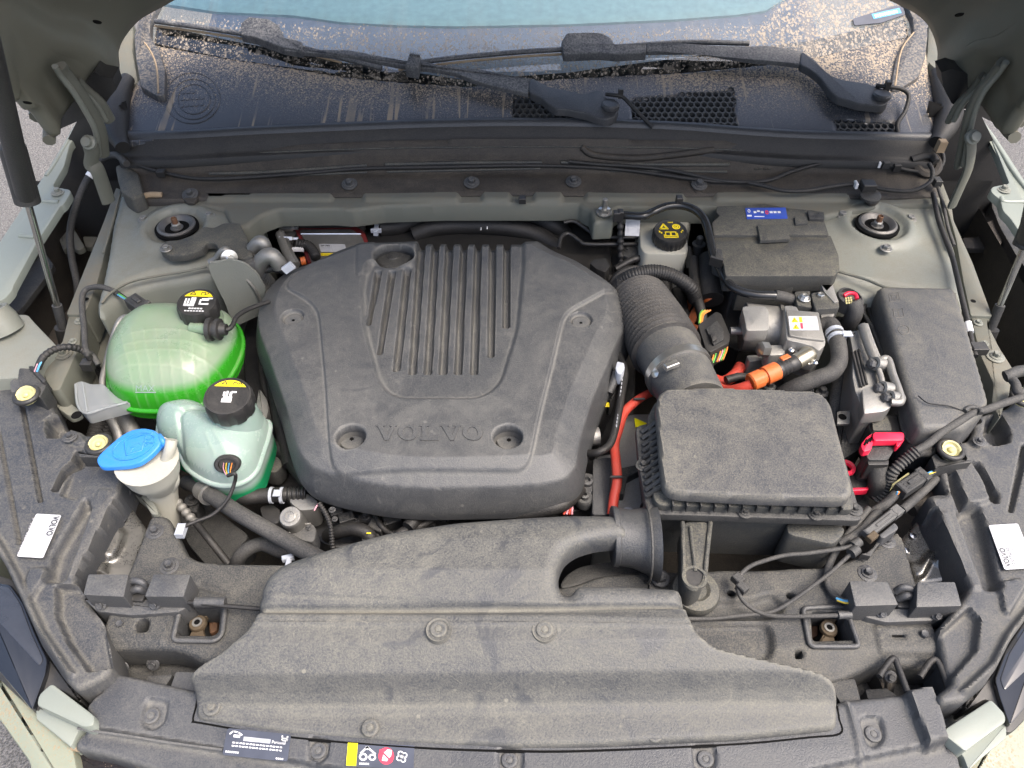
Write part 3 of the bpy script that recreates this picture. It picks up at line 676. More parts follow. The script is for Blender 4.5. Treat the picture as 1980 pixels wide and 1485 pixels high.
for v, nm in ((V1, 'vent_grille'), (V2, 'vent_grille'), (V3, 'vent_grille')):
    pw = [PS(a, b, zc) for a, b in v]; bx = smx(pw)
    mk('vent_well', [(p.x * 1, p.y, p.z - .018) for p in pw], [tuple(range(len(pw)))], M['void'], cowl, smooth=False)
    xs = [p[0] for p in bx]; ysv = [p[1] for p in bx]; px_ = .0118; st = 1.22; ry = px_ * .866 * st; VV, FF = [], []
    rows = int((max(ysv) - min(ysv)) / ry) + 2
    for j in range(rows):
        for i in range(int((max(xs) - min(xs)) / px_) + 2):
            cx = min(xs) + i * px_ + (px_ / 2 if j % 2 else 0); cy = min(ysv) + j * ry
            if sdf(np.array([cx]), np.array([cy]), bx)[0][0] < -.001: continue
            n = len(VV)
            for (rr, dz) in ((px_ / sqrt(3), .0005), (px_ / sqrt(3) * .76, .0005), (px_ / sqrt(3) * .70, -.007)):
                for k in range(6):
                    a = pi / 6 + k * pi / 3; x, y = cx + rr * cos(a), cy + rr * sin(a) * st
                    if min(xs) - .001 < x < max(xs) + .001: pass
                    VV.append((x, y, zc(x, y) + dz))
            for k in range(6):
                l = (k + 1) % 6; FF += [(n + k, n + l, n + 6 + l, n + 6 + k), (n + 6 + k, n + 6 + l, n + 12 + l, n + 12 + k)]
    tag(mk(nm, VV, FF, M['dark'], cowl, smooth=False), kind='stuff')
# embossed emblem rings on the left of the cowl
def cz1(x, y): return float(cowl_z(np.array([x]), np.array([y]))[0])
for i, (rr, dx, dy) in enumerate(((53, 0, 0), (42, 2, 2), (31, 3, 2))):
    pts = []
    for a in range(33):
        an = 2 * pi * a / 32; pts.append(PS(372 + dx + rr * cos(an), 190 + dy + rr * .93 * sin(an), cz1))
    tube('embossed_ring', pts, .0013, M['cowl'], cowl, straight=True, segs=6, caps=False)
fl = fr((345, 212), (398, 208), (350, 172), fn=cz1)
plates('embossed_marks', fl, sum([[rect(.05 + .18 * i, v, .05 + .18 * i + .13, v + .13) for i in range(5)] for v in (.1, .42, .74)], [])[:13], -.0005, .0009, M['cowl'], cowl)
# edge seal: fat rubber lip
cs = thing('cowl_seal', 'long black rubber seal along the cowl front edge', 'rubber seal', PS(990, 262, zc))
sp = [(232, 284), (330, 284), (480, 276), (660, 268), (820, 262), (990, 259), (1160, 261), (1320, 267), (1450, 277), (1560, 283), (1700, 286), (1800, 288)]
spw = spline([PS(a, b - 22, zc) for a, b in sp], 8)
M['seal'] = dusty('seal_rubber', (.035, .038, .044), (.2, .2, .19), .12, .30, ps=20, grain=.12)
def strip(name, prof_, mat):
    V = []; n = len(prof_)
    for p in spw: V += [p + Vector((0, dy, dz_)) for dy, dz_ in prof_]
    return mk(name, V, [(i * n + k, (i + 1) * n + k, (i + 1) * n + k + 1, i * n + k + 1) for i in range(len(spw) - 1) for k in range(n - 1)], mat, cs, sharp=60)
strip('seal_lip', [(.014, .000), (.010, .004), (.004, .0065), (-.002, .006), (-.006, .002), (-.008, -.002)], M['seal'])
strip('seal_face', [(-.007, -.001), (-.012, -.006), (-.018, -.014), (-.024, -.022), (-.028, -.026), (-.033, -.026), (-.036, -.028), (-.037, -.040)], M['rubber'])
for side in (0, 1):
    pts = [(250, 158), (232, 190), (225, 225), (228, 262), (240, 292)] if side == 0 else [(1808, 145), (1822, 180), (1832, 220), (1824, 255), (1808, 282)]
    t = thing('seal_end', 'fat black rubber end bolster at the %s end of the cowl' % ('left' if side == 0 else 'right'), 'rubber seal', PS(*pts[2], zc), 'rubber bolsters at the cowl ends')
    tube('bolster', [PS(a, b, zc) + Vector((0, 0, .006)) for a, b in pts], lambda u: .012 + .011 * sin(pi * min(1, u * 1.05)), M['rubber'], t, segs=16)
    if side: box('tape_patch', PS(1810, 285, zc) + Vector((0, -.012, .010)), (.013, .012, .02), M['mudline'], t)
# windscreen glass: layered pane, clay spatter where the wipers do not reach
def glass_mat():
    g = NG('windscreen_glass'); p = g.g.outputs['Position']; x, y, z = g.sep(p)
    v1 = g.voro(260, g.pos((1, .7, .7))); v2 = g.voro(135, g.pos((1, .7, .7))); big = g.noise(70, 4, .7, dist=1)
    # dirty wedge on the right and a low strip along the bottom; clean swept arcs elsewhere
    s1 = g.math('SUBTRACT', x, g.math('MULTIPLY', g.math('SUBTRACT', y, 1.44), .9)); wedge = g.rng(s1, .425, .445, 0, 1)
    low = g.rng(g.math('ADD', g.math('SUBTRACT', y, 1.423), g.math('MULTIPLY', g.math('POWER', x, 2.0), -.13)), .012, .035, 1, 0)
    th = g.math('MAXIMUM', g.math('MULTIPLY', wedge, .95), g.math('MULTIPLY', low, .72))
    th = g.math('MAXIMUM', th, g.rng(x, -.40, -.52, 0, .12))
    a = g.rng(v1, g.math('MULTIPLY', th, .5), g.math('MULTIPLY', th, .25), 0, .8); b = g.rng(v2, g.math('MULTIPLY', th, .47), g.math('MULTIPLY', th, .3), 0, .9)
    m = g.math('MAXIMUM', a, b); m = g.math('MAXIMUM', m, g.math('MULTIPLY', g.rng(big, .56, .60), g.rng(th, .5, .9)))
    st = g.noise(60, 3, .6, g.pos((1, .05, .05), (0, 0, .15)), .3); film = g.math('MULTIPLY', g.rng(st, .5, .7, 0, .35), g.rng(th, 0, .9, .12, 1))
    m = g.math('MAXIMUM', m, film)
    tr = g.n.new('ShaderNodeBsdfTransparent'); tr.inputs[0].default_value = (.86, .93, .92, 1)
    gl = g.n.new('ShaderNodeBsdfGlossy'); gl.inputs['Roughness'].default_value = .03; gl.inputs['Color'].default_value = (.9, .95, 1, 1)
    fz_ = g.n.new('ShaderNodeFresnel'); fz_.inputs[0].default_value = 1.85
    mx = g.n.new('ShaderNodeMixShader'); g.L(fz_.outputs[0], mx.inputs[0]); g.L(tr.outputs[0], mx.inputs[1]); g.L(gl.outputs[0], mx.inputs[2])
    g.set(Base_Color=g.mix(g.noise(80, 3), (.25, .21, .165), (.36, .315, .26)), Roughness=.9)
    m2 = g.n.new('ShaderNodeMixShader'); g.L(m, m2.inputs[0]); g.L(mx.outputs[0], m2.inputs[1]); g.L(g.b.outputs[0], m2.inputs[2]); g.L(m2.outputs[0], g.out.inputs[0]); return g.m
M['glass'] = glass_mat()
ws = thing('windscreen', 'windscreen with swept clean arcs and a clay spattered right corner', 'windscreen', PS(990, 100, zt))
gt = [PS(x, y, zc) for x, y in seam[1:-1]]; gy = 1.80
go = [(p.x, p.y + .002) for p in gt] + [(gt[-1].x + .02, 1.55), (gt[-1].x - .02, gy), (gt[0].x + .02, gy), (gt[0].x - .02, 1.55)]
sheet('glass', go, lambda X, Y: ztn(X, Y) - .001, .008, M['glass'], ws, er=.001, skirt=.004)
M['frit'] = plain('black_frit', (.012, .012, .013), .35)
fo = [(p.x, p.y + .001) for p in gt] + [(p.x, p.y + (.042 if i in (0, 1, 6, 7) else .03 if i in (2, 5) else .016)) for i, p in reversed(list(enumerate(gt)))]
sheet('frit_band', fo, lambda X, Y: ztn(X, Y) - .006, .006, M['frit'], ws, er=None, skirt=.001)
M['dash'] = plain('dashboard_sky_reflection', (.12, .135, .19), .7); M['teal'] = plain('sheet_teal', (.18, .285, .315), .6)  # dash blue-grey paints in the sky mirrored by the glass
dash = thing('dashboard', 'dashboard top behind the windscreen, painted blue grey for the reflected sky', 'dashboard', (0, 1.6, .1))
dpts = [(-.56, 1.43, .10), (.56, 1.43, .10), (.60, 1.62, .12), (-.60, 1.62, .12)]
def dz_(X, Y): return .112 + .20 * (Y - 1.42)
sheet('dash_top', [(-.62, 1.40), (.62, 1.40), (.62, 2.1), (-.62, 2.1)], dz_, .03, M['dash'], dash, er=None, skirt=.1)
sheeting = thing('teal_sheet', 'teal sheet lying across the top of the windscreen view', 'sun shade', (0, 1.7, .2))  # plain teal sheet just above the rear of the dash
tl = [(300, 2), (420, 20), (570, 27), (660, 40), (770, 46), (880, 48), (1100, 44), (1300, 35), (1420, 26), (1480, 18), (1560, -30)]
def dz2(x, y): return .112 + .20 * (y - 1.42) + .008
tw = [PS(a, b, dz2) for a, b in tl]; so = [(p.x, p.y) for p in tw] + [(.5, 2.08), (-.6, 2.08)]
sheet('teal_layer', so, lambda X, Y: dz_(X, Y) + .008, .012, M['teal'], sheeting, er=.003, skirt=.006)
vp = thing('vin_plate', 'small dark blue plate with a teal window behind the muddy windscreen corner', 'plate', PS(1700, 40, zt))
fv = fr((1652, 52), (1752, 30), (1646, 38), fn=lambda x, y: zt(x, y) + .002)
plate('plate_body', fv, [(0, .1), (.02, 1.0), (.9, 1.5), (1, 1.0), (.98, .1), (.5, -.3)], 0, .002, M['navy'], vp, r=.003)
plate('window_strip', fv, rect(.38, .35, .92, 1.05), .002, .0026, M['wire_blue'], vp)
plates('print', fv, [rect(.42 + .045 * i, .5, .42 + .045 * i + .028, .85) for i in range(10)], .0026, .003, M['white_print'], vp)
# pillar trims
def onz(pts, off=0.0, fn=None):
    f = fn or zt; return [PS(a, b, lambda x, y: f(x, y) + off) for a, b in pts]
lt = q(0, 0, [(775, 200), (812, 90), (850, -30), (940, -30), (875, 110), (870, 205), (925, 290), (958, 400), (955, 552), (905, 552), (815, 500), (785, 330)])
rt_ = q(2, 0, [(1270, -30), (1335, 100), (1340, 180), (1280, 250), (1240, 330), (1215, 450), (1210, 520), (1260, 515), (1370, 445), (1410, 330), (1425, 200), (1420, 100), (1370, -30)])
for pts, sd_ in ((lt, 'left'), (rt_, 'right')):
    t = thing('pillar_trim', 'curved dusty trim at the foot of the %s windscreen pillar' % sd_, 'trim', onz(pts)[0], 'windscreen pillar trims')
    w_ = rounded(onz(pts, .012), .006); v, f = slab_vf(w_, .014, .004); mk('trim_cover', v, f, M['trim'], t)
    ln = q(0, 0, [(828, 235), (880, 310), (910, 400), (918, 540)]) if sd_ == 'left' else q(2, 0, [(1340, 190), (1285, 260), (1255, 340), (1232, 500)])
    tube('clay_line', onz(ln, .0115), .002, M['mudline'], t, segs=6)
# body showing outside the pillar trims
for pts in (q(0, 0, [(660, 450), (655, 330), (700, 220), (770, 120), (775, 200), (770, 300), (800, 470), (770, 500), (720, 440)]), q(2, 0, [(1425, 150), (1440, 120), (1500, 190), (1535, 300), (1530, 420), (1490, 420), (1430, 360), (1400, 440), (1420, 300)])):
    w_ = onz(pts, -.004); v, f = slab_vf(w_, .05, .003); mk('hinge_pillar', v, f, M['paint_dirty'], body)

# ------------------------------------------------------------------ wipers
def wiper(label, arm1, arm2, blade, conn, pivot, spray, clean):
    t = thing('wiper', label, 'wiper', onz([pivot], .02)[0], 'windscreen wipers')
    def up_(p, h): return onz([p], h)[0]
    # arm head
    def blk(name, pts, h, depth, mat, r=.004, bev=.004):
        w_ = rounded(onz(pts, h), r); v, f = slab_vf(w_, depth, bev, segs=3); return mk(name, v, f, mat, t)
    blk('arm_head', arm1, .028, .013, clean, .006, .0026)
    blk('arm', arm2, .025, .008, M['wiper'], .002, .002)
    c = up_(pivot, .026); lathe('pivot_cap', [(.0155, 0), (.0155, .005), (.013, .008), (0, .009)], c, clean, t, segs=28)
    lathe('pivot_post', [(.012, -.04), (.012, 0)], c, M['black'], t, segs=20)
    tube('blade_frame', [up_(p, .016) for p in blade], .0048, M['wiper'], t, segs=8, flat=1.0)
    tube('blade_rubber', [up_(p, .007) for p in blade], .0036, M['black'], t, segs=6)
    tube('clay_lit_edge', [up_((p[0], p[1] + 9), .004) for p in blade[:-1]], .0022, M['mudline'], t, segs=6)
    blk('blade_coupling', conn, .028, .015, M['wiper'], .004, .003)
    tube('washer_tube', [up_(p, h) for p, h in spray], .0036, M['rubber'], t, segs=8)
    return t
w1 = wiper('left wiper, its long arm crossing the cowl to a central pivot', q(1, 0, [(1090, 470), (1110, 450), (1140, 470), (1200, 500), (1410, 545), (1440, 535), (1480, 522), (1520, 530), (1535, 570), (1590, 570), (1612, 620), (1595, 670), (1540, 690), (1500, 685), (1420, 655), (1300, 630), (1250, 632), (1200, 600), (1160, 565), (1090, 535)]),
      q(1, 0, [(-330, 270), (-160, 285), (50, 290), (370, 350), (490, 355), (560, 375), (800, 400), (1000, 440), (1110, 455), (1085, 540), (900, 500), (760, 460), (660, 420), (560, 400), (370, 380), (100, 330), (-150, 305), (-330, 290)]),
      [(300, 41), (380, 52), (470, 66), (560, 86), (660, 112), (738, 132)],
      q(0, 0, [(1395, 135), (1440, 95), (1560, 108), (1620, 145), (1640, 190), (1650, 215), (1755, 240), (1755, 290), (1640, 270), (1570, 245), (1480, 210), (1395, 195)]),
      (1180, 208), [((1172, 182), .03), ((1188, 184), .034), ((1205, 188), .032), ((1228, 212), .022), ((1262, 246), .006)], M['wiper_clean'])
w2 = wiper('right wiper, parked flat with its arm ending at the muddy corner', q(2, 0, [(690, 295), (760, 340), (850, 430), (920, 460), (1080, 485), (1120, 500), (1180, 520), (1200, 560), (1190, 600), (1150, 612), (1020, 600), (960, 580), (900, 565), (860, 530), (800, 450), (740, 400), (680, 370)]),
      q(2, 0, [(-210, 248), (0, 250), (180, 262), (400, 268), (490, 262), (640, 285), (690, 298), (685, 372), (560, 355), (420, 345), (250, 320), (100, 290), (-210, 295)]),
      [(770, 126), (880, 112), (1000, 101), (1100, 95), (1200, 90), (1330, 82), (1448, 84)],
      q(1, 0, [(1275, 240), (1305, 190), (1420, 185), (1510, 188), (1560, 215), (1590, 255), (1770, 250), (1770, 300), (1600, 310), (1500, 300), (1290, 310)]),
      (1704, 188), [((1694, 165), .03), ((1716, 168), .034), ((1742, 172), .030), ((1757, 185), .026), ((1750, 215), .016), ((1735, 240), .01), ((1738, 262), .0)], M['wiper_clean'])
for (a, b), t in (((1200, 180), w1), ((1716, 165), w2)):
    box('tube_clip', onz([(a, b)], .036)[0], (.008, .010, .016), M['black'], t)
for pts, t in ((q(1, 0, [(370, 380), (395, 302), (460, 315), (445, 395)]), w1),):
    w_ = rounded(onz(pts, .040), .002); v, f = slab_vf(w_, .02, .003); mk('spray_nozzle', v, f, M['wiper'], t)
    for i in range(5):
        b_ = onz([(794 + i * 4.4, 104 + i * .6)], .0415)[0]; box('nozzle_rib', b_, (.0018, .010, .003), M['wiper'], t, bev=.0)

# ------------------------------------------------------------------ bonnet, hinges, stays
cols = [((95, 272, 1.03), (-10, 192, .97)), ((98, 235, 1.07), (-30, 150, .96)), ((113, 210, 1.10), (-60, 110, .95)), ((142, 174, 1.14), (-100, 70, .94)), ((180, 152, 1.17), (-150, 40, .93)), ((214, 148, 1.20), (-200, 0, .92)), ((214, 105, 1.24), (-260, -60, .9)),
        ((228, 68, 1.27), (-300, -130, .88)), ((262, 28, 1.30), (-320, -220, .86)), ((310, 0, 1.32), (-320, -320, .84)), ((400, -45, 1.35), (-300, -460, .8)), ((600, -110, 1.38), (-100, -700, .74)), ((990, -140, 1.40), (990, -980, .64))]
def mirror(c): return tuple((2 * 998 - p[0],) + p[1:] for p in c)
colsR = [((1962, 266, 1.03), (2040, 180, .97)), ((1946, 248, 1.07), (2060, 150, .96)), ((1924, 212, 1.10), (2090, 110, .95)), ((1890, 172, 1.14), (2120, 70, .94)), ((1852, 150, 1.17), (2160, 40, .93)), ((1828, 150, 1.20), (2200, 0, .92)), ((1830, 105, 1.24), (2240, -60, .9)), ((1818, 62, 1.27), (2300, -130, .88)), ((1795, 28, 1.30), (2320, -220, .86)), ((1752, 0, 1.32), (2320, -320, .84)), ((1640, -45, 1.35), (2280, -460, .8)), ((1400, -110, 1.38), (2100, -700, .74))]
allc = cols + colsR[::-1]
bon = thing('bonnet', 'raised bonnet, its dusty sage underside showing in both top corners', 'bonnet', PV(990, -140, 1.4))
NR = 14; rows_ = []
A_ = spline([PV(*c[0]) for c in allc], 5); B_ = spline([PV(*c[1]) for c in allc], 5)
bv = []; bn = len(A_)
for k in range(NR + 1):
    t = k / NR
    for i in range(bn):
        p = A_[i].lerp(B_[i], t); s_ = i / (bn - 1)
        bul = .035 * sin(pi * t) + .010 * sin(t * 15) * (0 if t < .05 else 1) + (.012 if .12 < t < .3 else 0)
        bv.append(p + Vector((0, -.1, 1)).normalized() * bul)
bfc = [(k * bn + i, k * bn + i + 1, (k + 1) * bn + i + 1, (k + 1) * bn + i) for k in range(NR) for i in range(bn - 1)]
bo = mk('inner_panel', bv, bfc, M['paint_under'], bon, sharp=None)
md = bo.modifiers.new('solid', 'SOLIDIFY'); md.thickness = .022; md.offset = 1
md = bo.modifiers.new('sub', 'SUBSURF'); md.levels = md.render_levels = 1
# rim bead along the rear edge, pressed stiffening ribs and holes
tube('edge_bead', [PV(*c[0]) for c in allc], .009, M['paint_under'], bon, segs=8)
def bpt(i, t, off=0): a = A_[i].lerp(B_[i], t); return a + Vector((0, -.1, 1)).normalized() * (.035 * sin(pi * t) - .004 + off)
for t in (.16, .36): tube('stiffener', [bpt(i, t, -.004) for i in range(3, bn - 3)], .012, M['paint_under'], bon, segs=8)
for pts, y in ((q(0, 0, [(300, 690), (330, 640), (420, 560), (500, 470), (545, 418), (580, 440), (655, 455), (675, 520), (640, 560), (600, 620), (480, 690), (330, 757), (290, 720)]), 1.13), (q(2, 0, [(1500, 420), (1560, 400), (1680, 440), (1800, 520), (1960, 640), (1985, 700), (1900, 760), (1700, 660), (1560, 600), (1510, 500)]), 1.13)):
    w_ = [PV(a, b, y) for a, b in pts]; n = len(w_); V = w_ + [p + Vector((0, .03, .004)) for p in w_]
    mk('rubber_flap', V, [tuple(range(n)), tuple(reversed(range(n, 2 * n)))] + [(i, (i + 1) % n, (i + 1) % n + n, i + n) for i in range(n)], M['black'], bon)
for a, b, y in ((188, 42, 1.02), (53, 198, .985), (1855, 28, 1.02)): lathe('hole', [(.0055, 0), (.005, .001)], PV(a, b, y), M['void'], bon, axis=(0, -.7, -.7))
for sd_, arms, low in (('left', [q(0, 0, [(345, 385), (380, 440), (450, 530), (520, 640), (580, 760), (600, 900)]), q(0, 0, [(440, 470), (500, 530), (580, 600), (640, 700)])], ZA([(500, 290), (510, 330), (505, 390), (540, 430), (600, 600)])),
                       ('right', [q(2, 0, [(1850, 360), (1800, 430), (1720, 530), (1670, 640), (1640, 760), (1600, 960)]), q(2, 0, [(1740, 440), (1680, 520), (1600, 600), (1545, 700)])], ZB([(240, 200), (240, 290), (225, 370), (190, 450), (150, 540)]))):
    t = thing('hinge_assembly', 'sage green bonnet hinge with two curved arms on the %s side' % sd_, 'hinge', PV(*arms[0][3], 1.12), 'bonnet hinges')
    for i, a in enumerate(arms):
        tube('hinge_arm', [PV(x, y, 1.06 + .05 * (k / 5) + .04 * i) for k, (x, y) in enumerate(a)], .0105 if i == 0 else .009, M['paint_dirty'], t, segs=10, flat=.6)
        tube('arm_rim', [PV(x - (9 if sd_ == 'left' else -9), y, 1.05 + .05 * (k / 5) + .04 * i) for k, (x, y) in enumerate(a)], .0045, M['paint'], t, segs=8)
    tube('hinge_leaf', [PV(x, y, 1.08) for x, y in low], .012, M['paint_dirty'], t, segs=10, flat=.5)
    pb = (174, 276) if sd_ == 'left' else (1878, 266)
    c = PV(*pb, 1.07); lathe('pin', [(.011, 0), (.011, .006), (.008, .008), (.007, .014)], c, M['paint'], t, axis=(0, -.8, .6), segs=16)
def strut(label, p0, p1, p2, r0, r1):
    t = thing('gas_strut', label, 'gas strut', p2, 'gas struts holding the bonnet')
    tube('cylinder', [p0, p1], r0, M['dark'], t, straight=True, segs=20)
    d = (p2 - p1).normalized(); tube('collar', [p1 - d * .075, p1 + d * .004], r0 * 1.32, M['dark'], t, straight=True, segs=20)
    tube('rod', [p1, p2], r1, M['rodsteel'], t, straight=True, segs=14)
    tube('sleeve', [p2 + d * .0, p2 + d * .045], r1 * 1.5, M['dark'], t, straight=True, segs=14)
    tube('end_fitting', [p2 + d * .04, p2 + d * .075], r1 * 2.6, M['rubber'], t, straight=True, segs=14)
    return t
strut('thick gas strut leaning over the left fender', PV(-100, -220, .72), PV(52, 385, .90), P(110, 590, .035), .0125, .0048)
strut('gas strut at the right picture edge, mostly its thin rod', PV(2120, -100, .76), PV(1984, 470, .90), P(1934, 590, .035), .0125, .0048)
# ------------------------------------------------------------------ engine cover
ec = thing('engine_cover', 'large grey plastic engine cover with ribbed centre and embossed lettering', 'engine cover', P(860, 760, .04))
eo = [(690, 462, .05), (830, 457, .05), (1028, 458, .05), (1045, 457, .05), (1078, 478, .05), (1130, 505, .045), (1193, 548, .04), (1212, 575, .035), (1223, 615, .03), (1222, 655, .025), (1200, 700, .02), (1180, 755, .015), (1160, 800, .01), (1143, 860, .005), (1133, 900, 0), (1130, 940, 0), (1105, 972, 0), (1060, 984, 0), (980, 990, 0), (900, 992, 0), (820, 993, 0), (750, 988, 0), (690, 977, 0), (640, 965, 0), (600, 950, 0), (572, 915, 0), (558, 870, .0), (545, 820, .005), (528, 770, .01), (510, 715, .015), (492, 668, .02), (488, 630, .025), (498, 588, .03), (515, 556, .035), (545, 525, .04), (600, 500, .045)]
EO = [(p.x, p.y) for p in rounded(W([(a, b, z - (.011 if z >= .015 else .003)) for a, b, z in eo]), .014, 3)]
eprof = lambda s: np.interp(s, [0, .003, .009, .0125, .040, .0415], [.058, .047, .028, .0175, .0008, 0])
gro = q(1, 1, [(200, 92), (235, 92), (168, 405), (152, 405)]), q(1, 1, [(280, 92), (316, 92), (233, 575), (212, 575)]), q(1, 1, [(365, 82), (402, 82), (340, 665), (302, 675)]), \
    q(1, 1, [(458, -270), (500, -270), (432, 690), (394, 690)]), q(1, 1, [(541, -270), (578, -270), (522, 690), (482, 690)]), q(1, 1, [(618, -270), (657, -270), (610, 690), (568, 690)]), \
    q(1, 1, [(704, -270), (738, -270), (697, 690), (658, 690)]), q(1, 1, [(783, -270), (817, -270), (790, 690), (749, 690)]), q(1, 1, [(862, -270), (898, -270), (885, 590), (851, 590)]), q(1, 1, [(945, -270), (982, -270), (974, 420), (938, 420)])
ZP = .052
fe = [(rxy([(547, 555), (597, 582), (617, 605), (630, 742), (640, 905), (1022, 905), (1045, 795), (1067, 708), (1087, 622), (1100, 603), (1197, 550), (1045, 440), (690, 440)], ZP, .02), .0045, .007),
      (rxy([(712, 505), (700, 560), (706, 640), (735, 745), (765, 772), (930, 772), (968, 745), (1000, 640), (1012, 520), (1012, 400), (818, 400), (800, 520)], ZP, .02), -.0065, .016),
      (rxy([(690, 440), (722, 440), (722, 500), (716, 524), (690, 540)], ZP, .01), .002, .01),
      (circ(568, 620, ZP - .008, .0155), -.006, .004), (circ(1123, 625, ZP - .008, .0155), -.006, .004)]
for i, g in enumerate(gro): fe.append(([(p.x, p.y) for p in rounded(W(g, ZP - .004), .003)], -.0115, .0055))
sheet('cover_shell', EO, lambda X, Y: ZP + .0 * X, .0018, M['cover'], ec, er=None, prof=eprof, skirt=.012, feats=fe, sharp=55, holes=[circ(762, 495, ZP, .032, 40, .85), circ(678, 843, ZP + .0045, .0185, 36), circ(982, 843, ZP + .0045, .0185, 36)])
for x, y, r_, sy_2 in ((678, 843, .0187, 1), (982, 843, .0187, 1), (762, 495, .0322, .85)):
    cp_ = P(x, y, ZP + (.0045 if sy_2 == 1 else 0)); V = []
    for zz in (.048, .0275, .027):
        V += [(cp_.x + r_ * (1 if zz > .0271 else .02) * cos(2 * pi * k / 40), cp_.y + r_ * (1 if zz > .0271 else .02) * sy_2 * sin(2 * pi * k / 40), zz) for k in range(40)]
    mk('screw_well' if sy_2 == 1 else 'filler_well', V, [(i * 40 + k, i * 40 + (k + 1) % 40, (i + 1) * 40 + (k + 1) % 40, (i + 1) * 40 + k) for i in range(2) for k in range(40)], M['cover'] if sy_2 == 1 else M['dark'], ec, sharp=40)
# oil filler cap in its well, screws in the recesses
lathe('filler_cap', [(.030, 0), (.030, .008), (.027, .011), (.010, .0115), (.009, .013), (0, .013)], P(762, 506, .026), M['dark'], ec, segs=32)
for x, y, z in ((681, 852, .0295), (984, 854, .0295)): torx(ec, P(x, y, z), .0158, mat=M['cover'])
for x, y in ((568, 622), (1123, 627)): torx(ec, P(x, y, .0465), .0125, mat=M['cover'])
fv = fr((727, 852), (937, 852), (727, 822), z=ZP + .0045)
slabserif('VOLVO', fv, -.002, -.03, 1.004, 1.06, -.004, .0003, M['dark'], ec, name='lettering_shade_outline'); slabserif('VOLVO', fv, 0, 0, 1, 1, -.004, .0013, M['letter'], ec)  # dark outline plates paint in the shade and dirt of the letter groove
tag(ec.children[-1], 'embossed slab serif lettering on the front of the cover')
# cleaner letter tops sit slightly proud
# dark engine under the cover
eb = thing('engine_block', 'dark dusty engine and gearbox showing round the cover', 'engine', P(860, 820, -.1))
slab('block', [(470, 560), (1230, 500), (1230, 760), (1200, 990), (1150, 1060), (620, 1060), (520, 930), (470, 740)], -.10, .2, M['black'], eb, r=.03, bevel=.01)
slab('upper_block', [(560, 440), (1180, 430), (1200, 700), (1120, 920), (600, 920), (520, 700)], -.01, .12, M['black'], eb, r=.03, bevel=.01)

# ------------------------------------------------------------------ intake duct and front cover, one moulding
dk = thing('intake_duct', 'wide dusty air intake duct moulding across the front, snorkel at the right', 'air duct', P(900, 1200, .04))
do = [(505, 1172, .03), (520, 1135, .03), (560, 1106, .03), (640, 1080, .03), (760, 1040, .035), (880, 1010, .045), (1000, 995, .05), (1100, 989, .05), (1200, 990, .05), (1212, 1010, .045), (1214, 1040, .03), (1208, 1073, .015), (1150, 1079, .015), (1112, 1090, .015), (1088, 1108, .015), (1078, 1132, .018), (1078, 1154, .02), (1090, 1163, .03), (1104, 1156, .035), (1112, 1142, .035), (1180, 1141, .035), (1314, 1147, .035), (1330, 1205, .035), (1341, 1240, .025), (1368, 1275, .01), (1440, 1297, 0), (1560, 1322, -.005), (1598, 1336, -.008), (1614, 1360, -.01), (1617, 1412, -.01), (1420, 1432, -.01), (1150, 1444, -.01), (1000, 1445, -.01), (800, 1437, -.01), (560, 1418, -.01), (377, 1391, -.01), (386, 1345, -.01), (380, 1335, -.01), (396, 1308, 0), (443, 1277, .01), (480, 1240, .02), (497, 1207, .03), (503, 1187, .03)]
DO = [(p.x, p.y) for p in rounded(W(do), .009, 3)]
dprof = rowz([(985, .052), (1040, .06), (1100, .06), (1165, .05), (1176, .044), (1180, .044), (1186, .047), (1240, .043), (1300, .028), (1340, .008), (1362, -.001), (1380, -.004), (1460, -.008)])
yA = P(990, 1178, .045).y
def der(X, Y): return np.where(Y > yA, .018, .006)
cw = P(1130, 1060, .04)
dz = lambda X, Y: dprof(X, Y) + .004 * np.sin(X * 7) * (Y < yA) - .010 * np.clip((np.abs(X + .02) - .30) / .15, 0, 1) ** 2 * (Y < yA)
fe = [([(p.x, p.y) for p in W([(300, 1196), (1000, 1202), (1400, 1211), (1400, 1214), (1000, 1206), (300, 1200)], .046)], .0012, .002),
      ([(p.x, p.y) for p in W([(500, 1150), (1080, 1176), (1340, 1180), (1340, 1195), (500, 1178)], .045)], -.003, .012)]
sheet('duct_shell', DO, dz, .0021, M['duct'], dk, er=der, skirt=.014, feats=fe, sharp=50)
for x, y, z, n in ((848, 1217, .046, (0, -.1, 1)), (1053, 1218, .045, (0, -.1, 1)), (410, 1368, -.005, (0, 0, 1)), (716, 1408, -.005, (0, 0, 1)), (1265, 1419, -.006, (0, 0, 1)), (1576, 1388, -.007, (0, 0, 1))):
    clip(dk, x, y, z, 17, M['duct'], n)
    if y < 1300: lathe('boss', [(.0135, -.003), (.0128, .0022), (.0105, .001)], P(x, y + 2, z - .001), M['duct'], dk, segs=32)
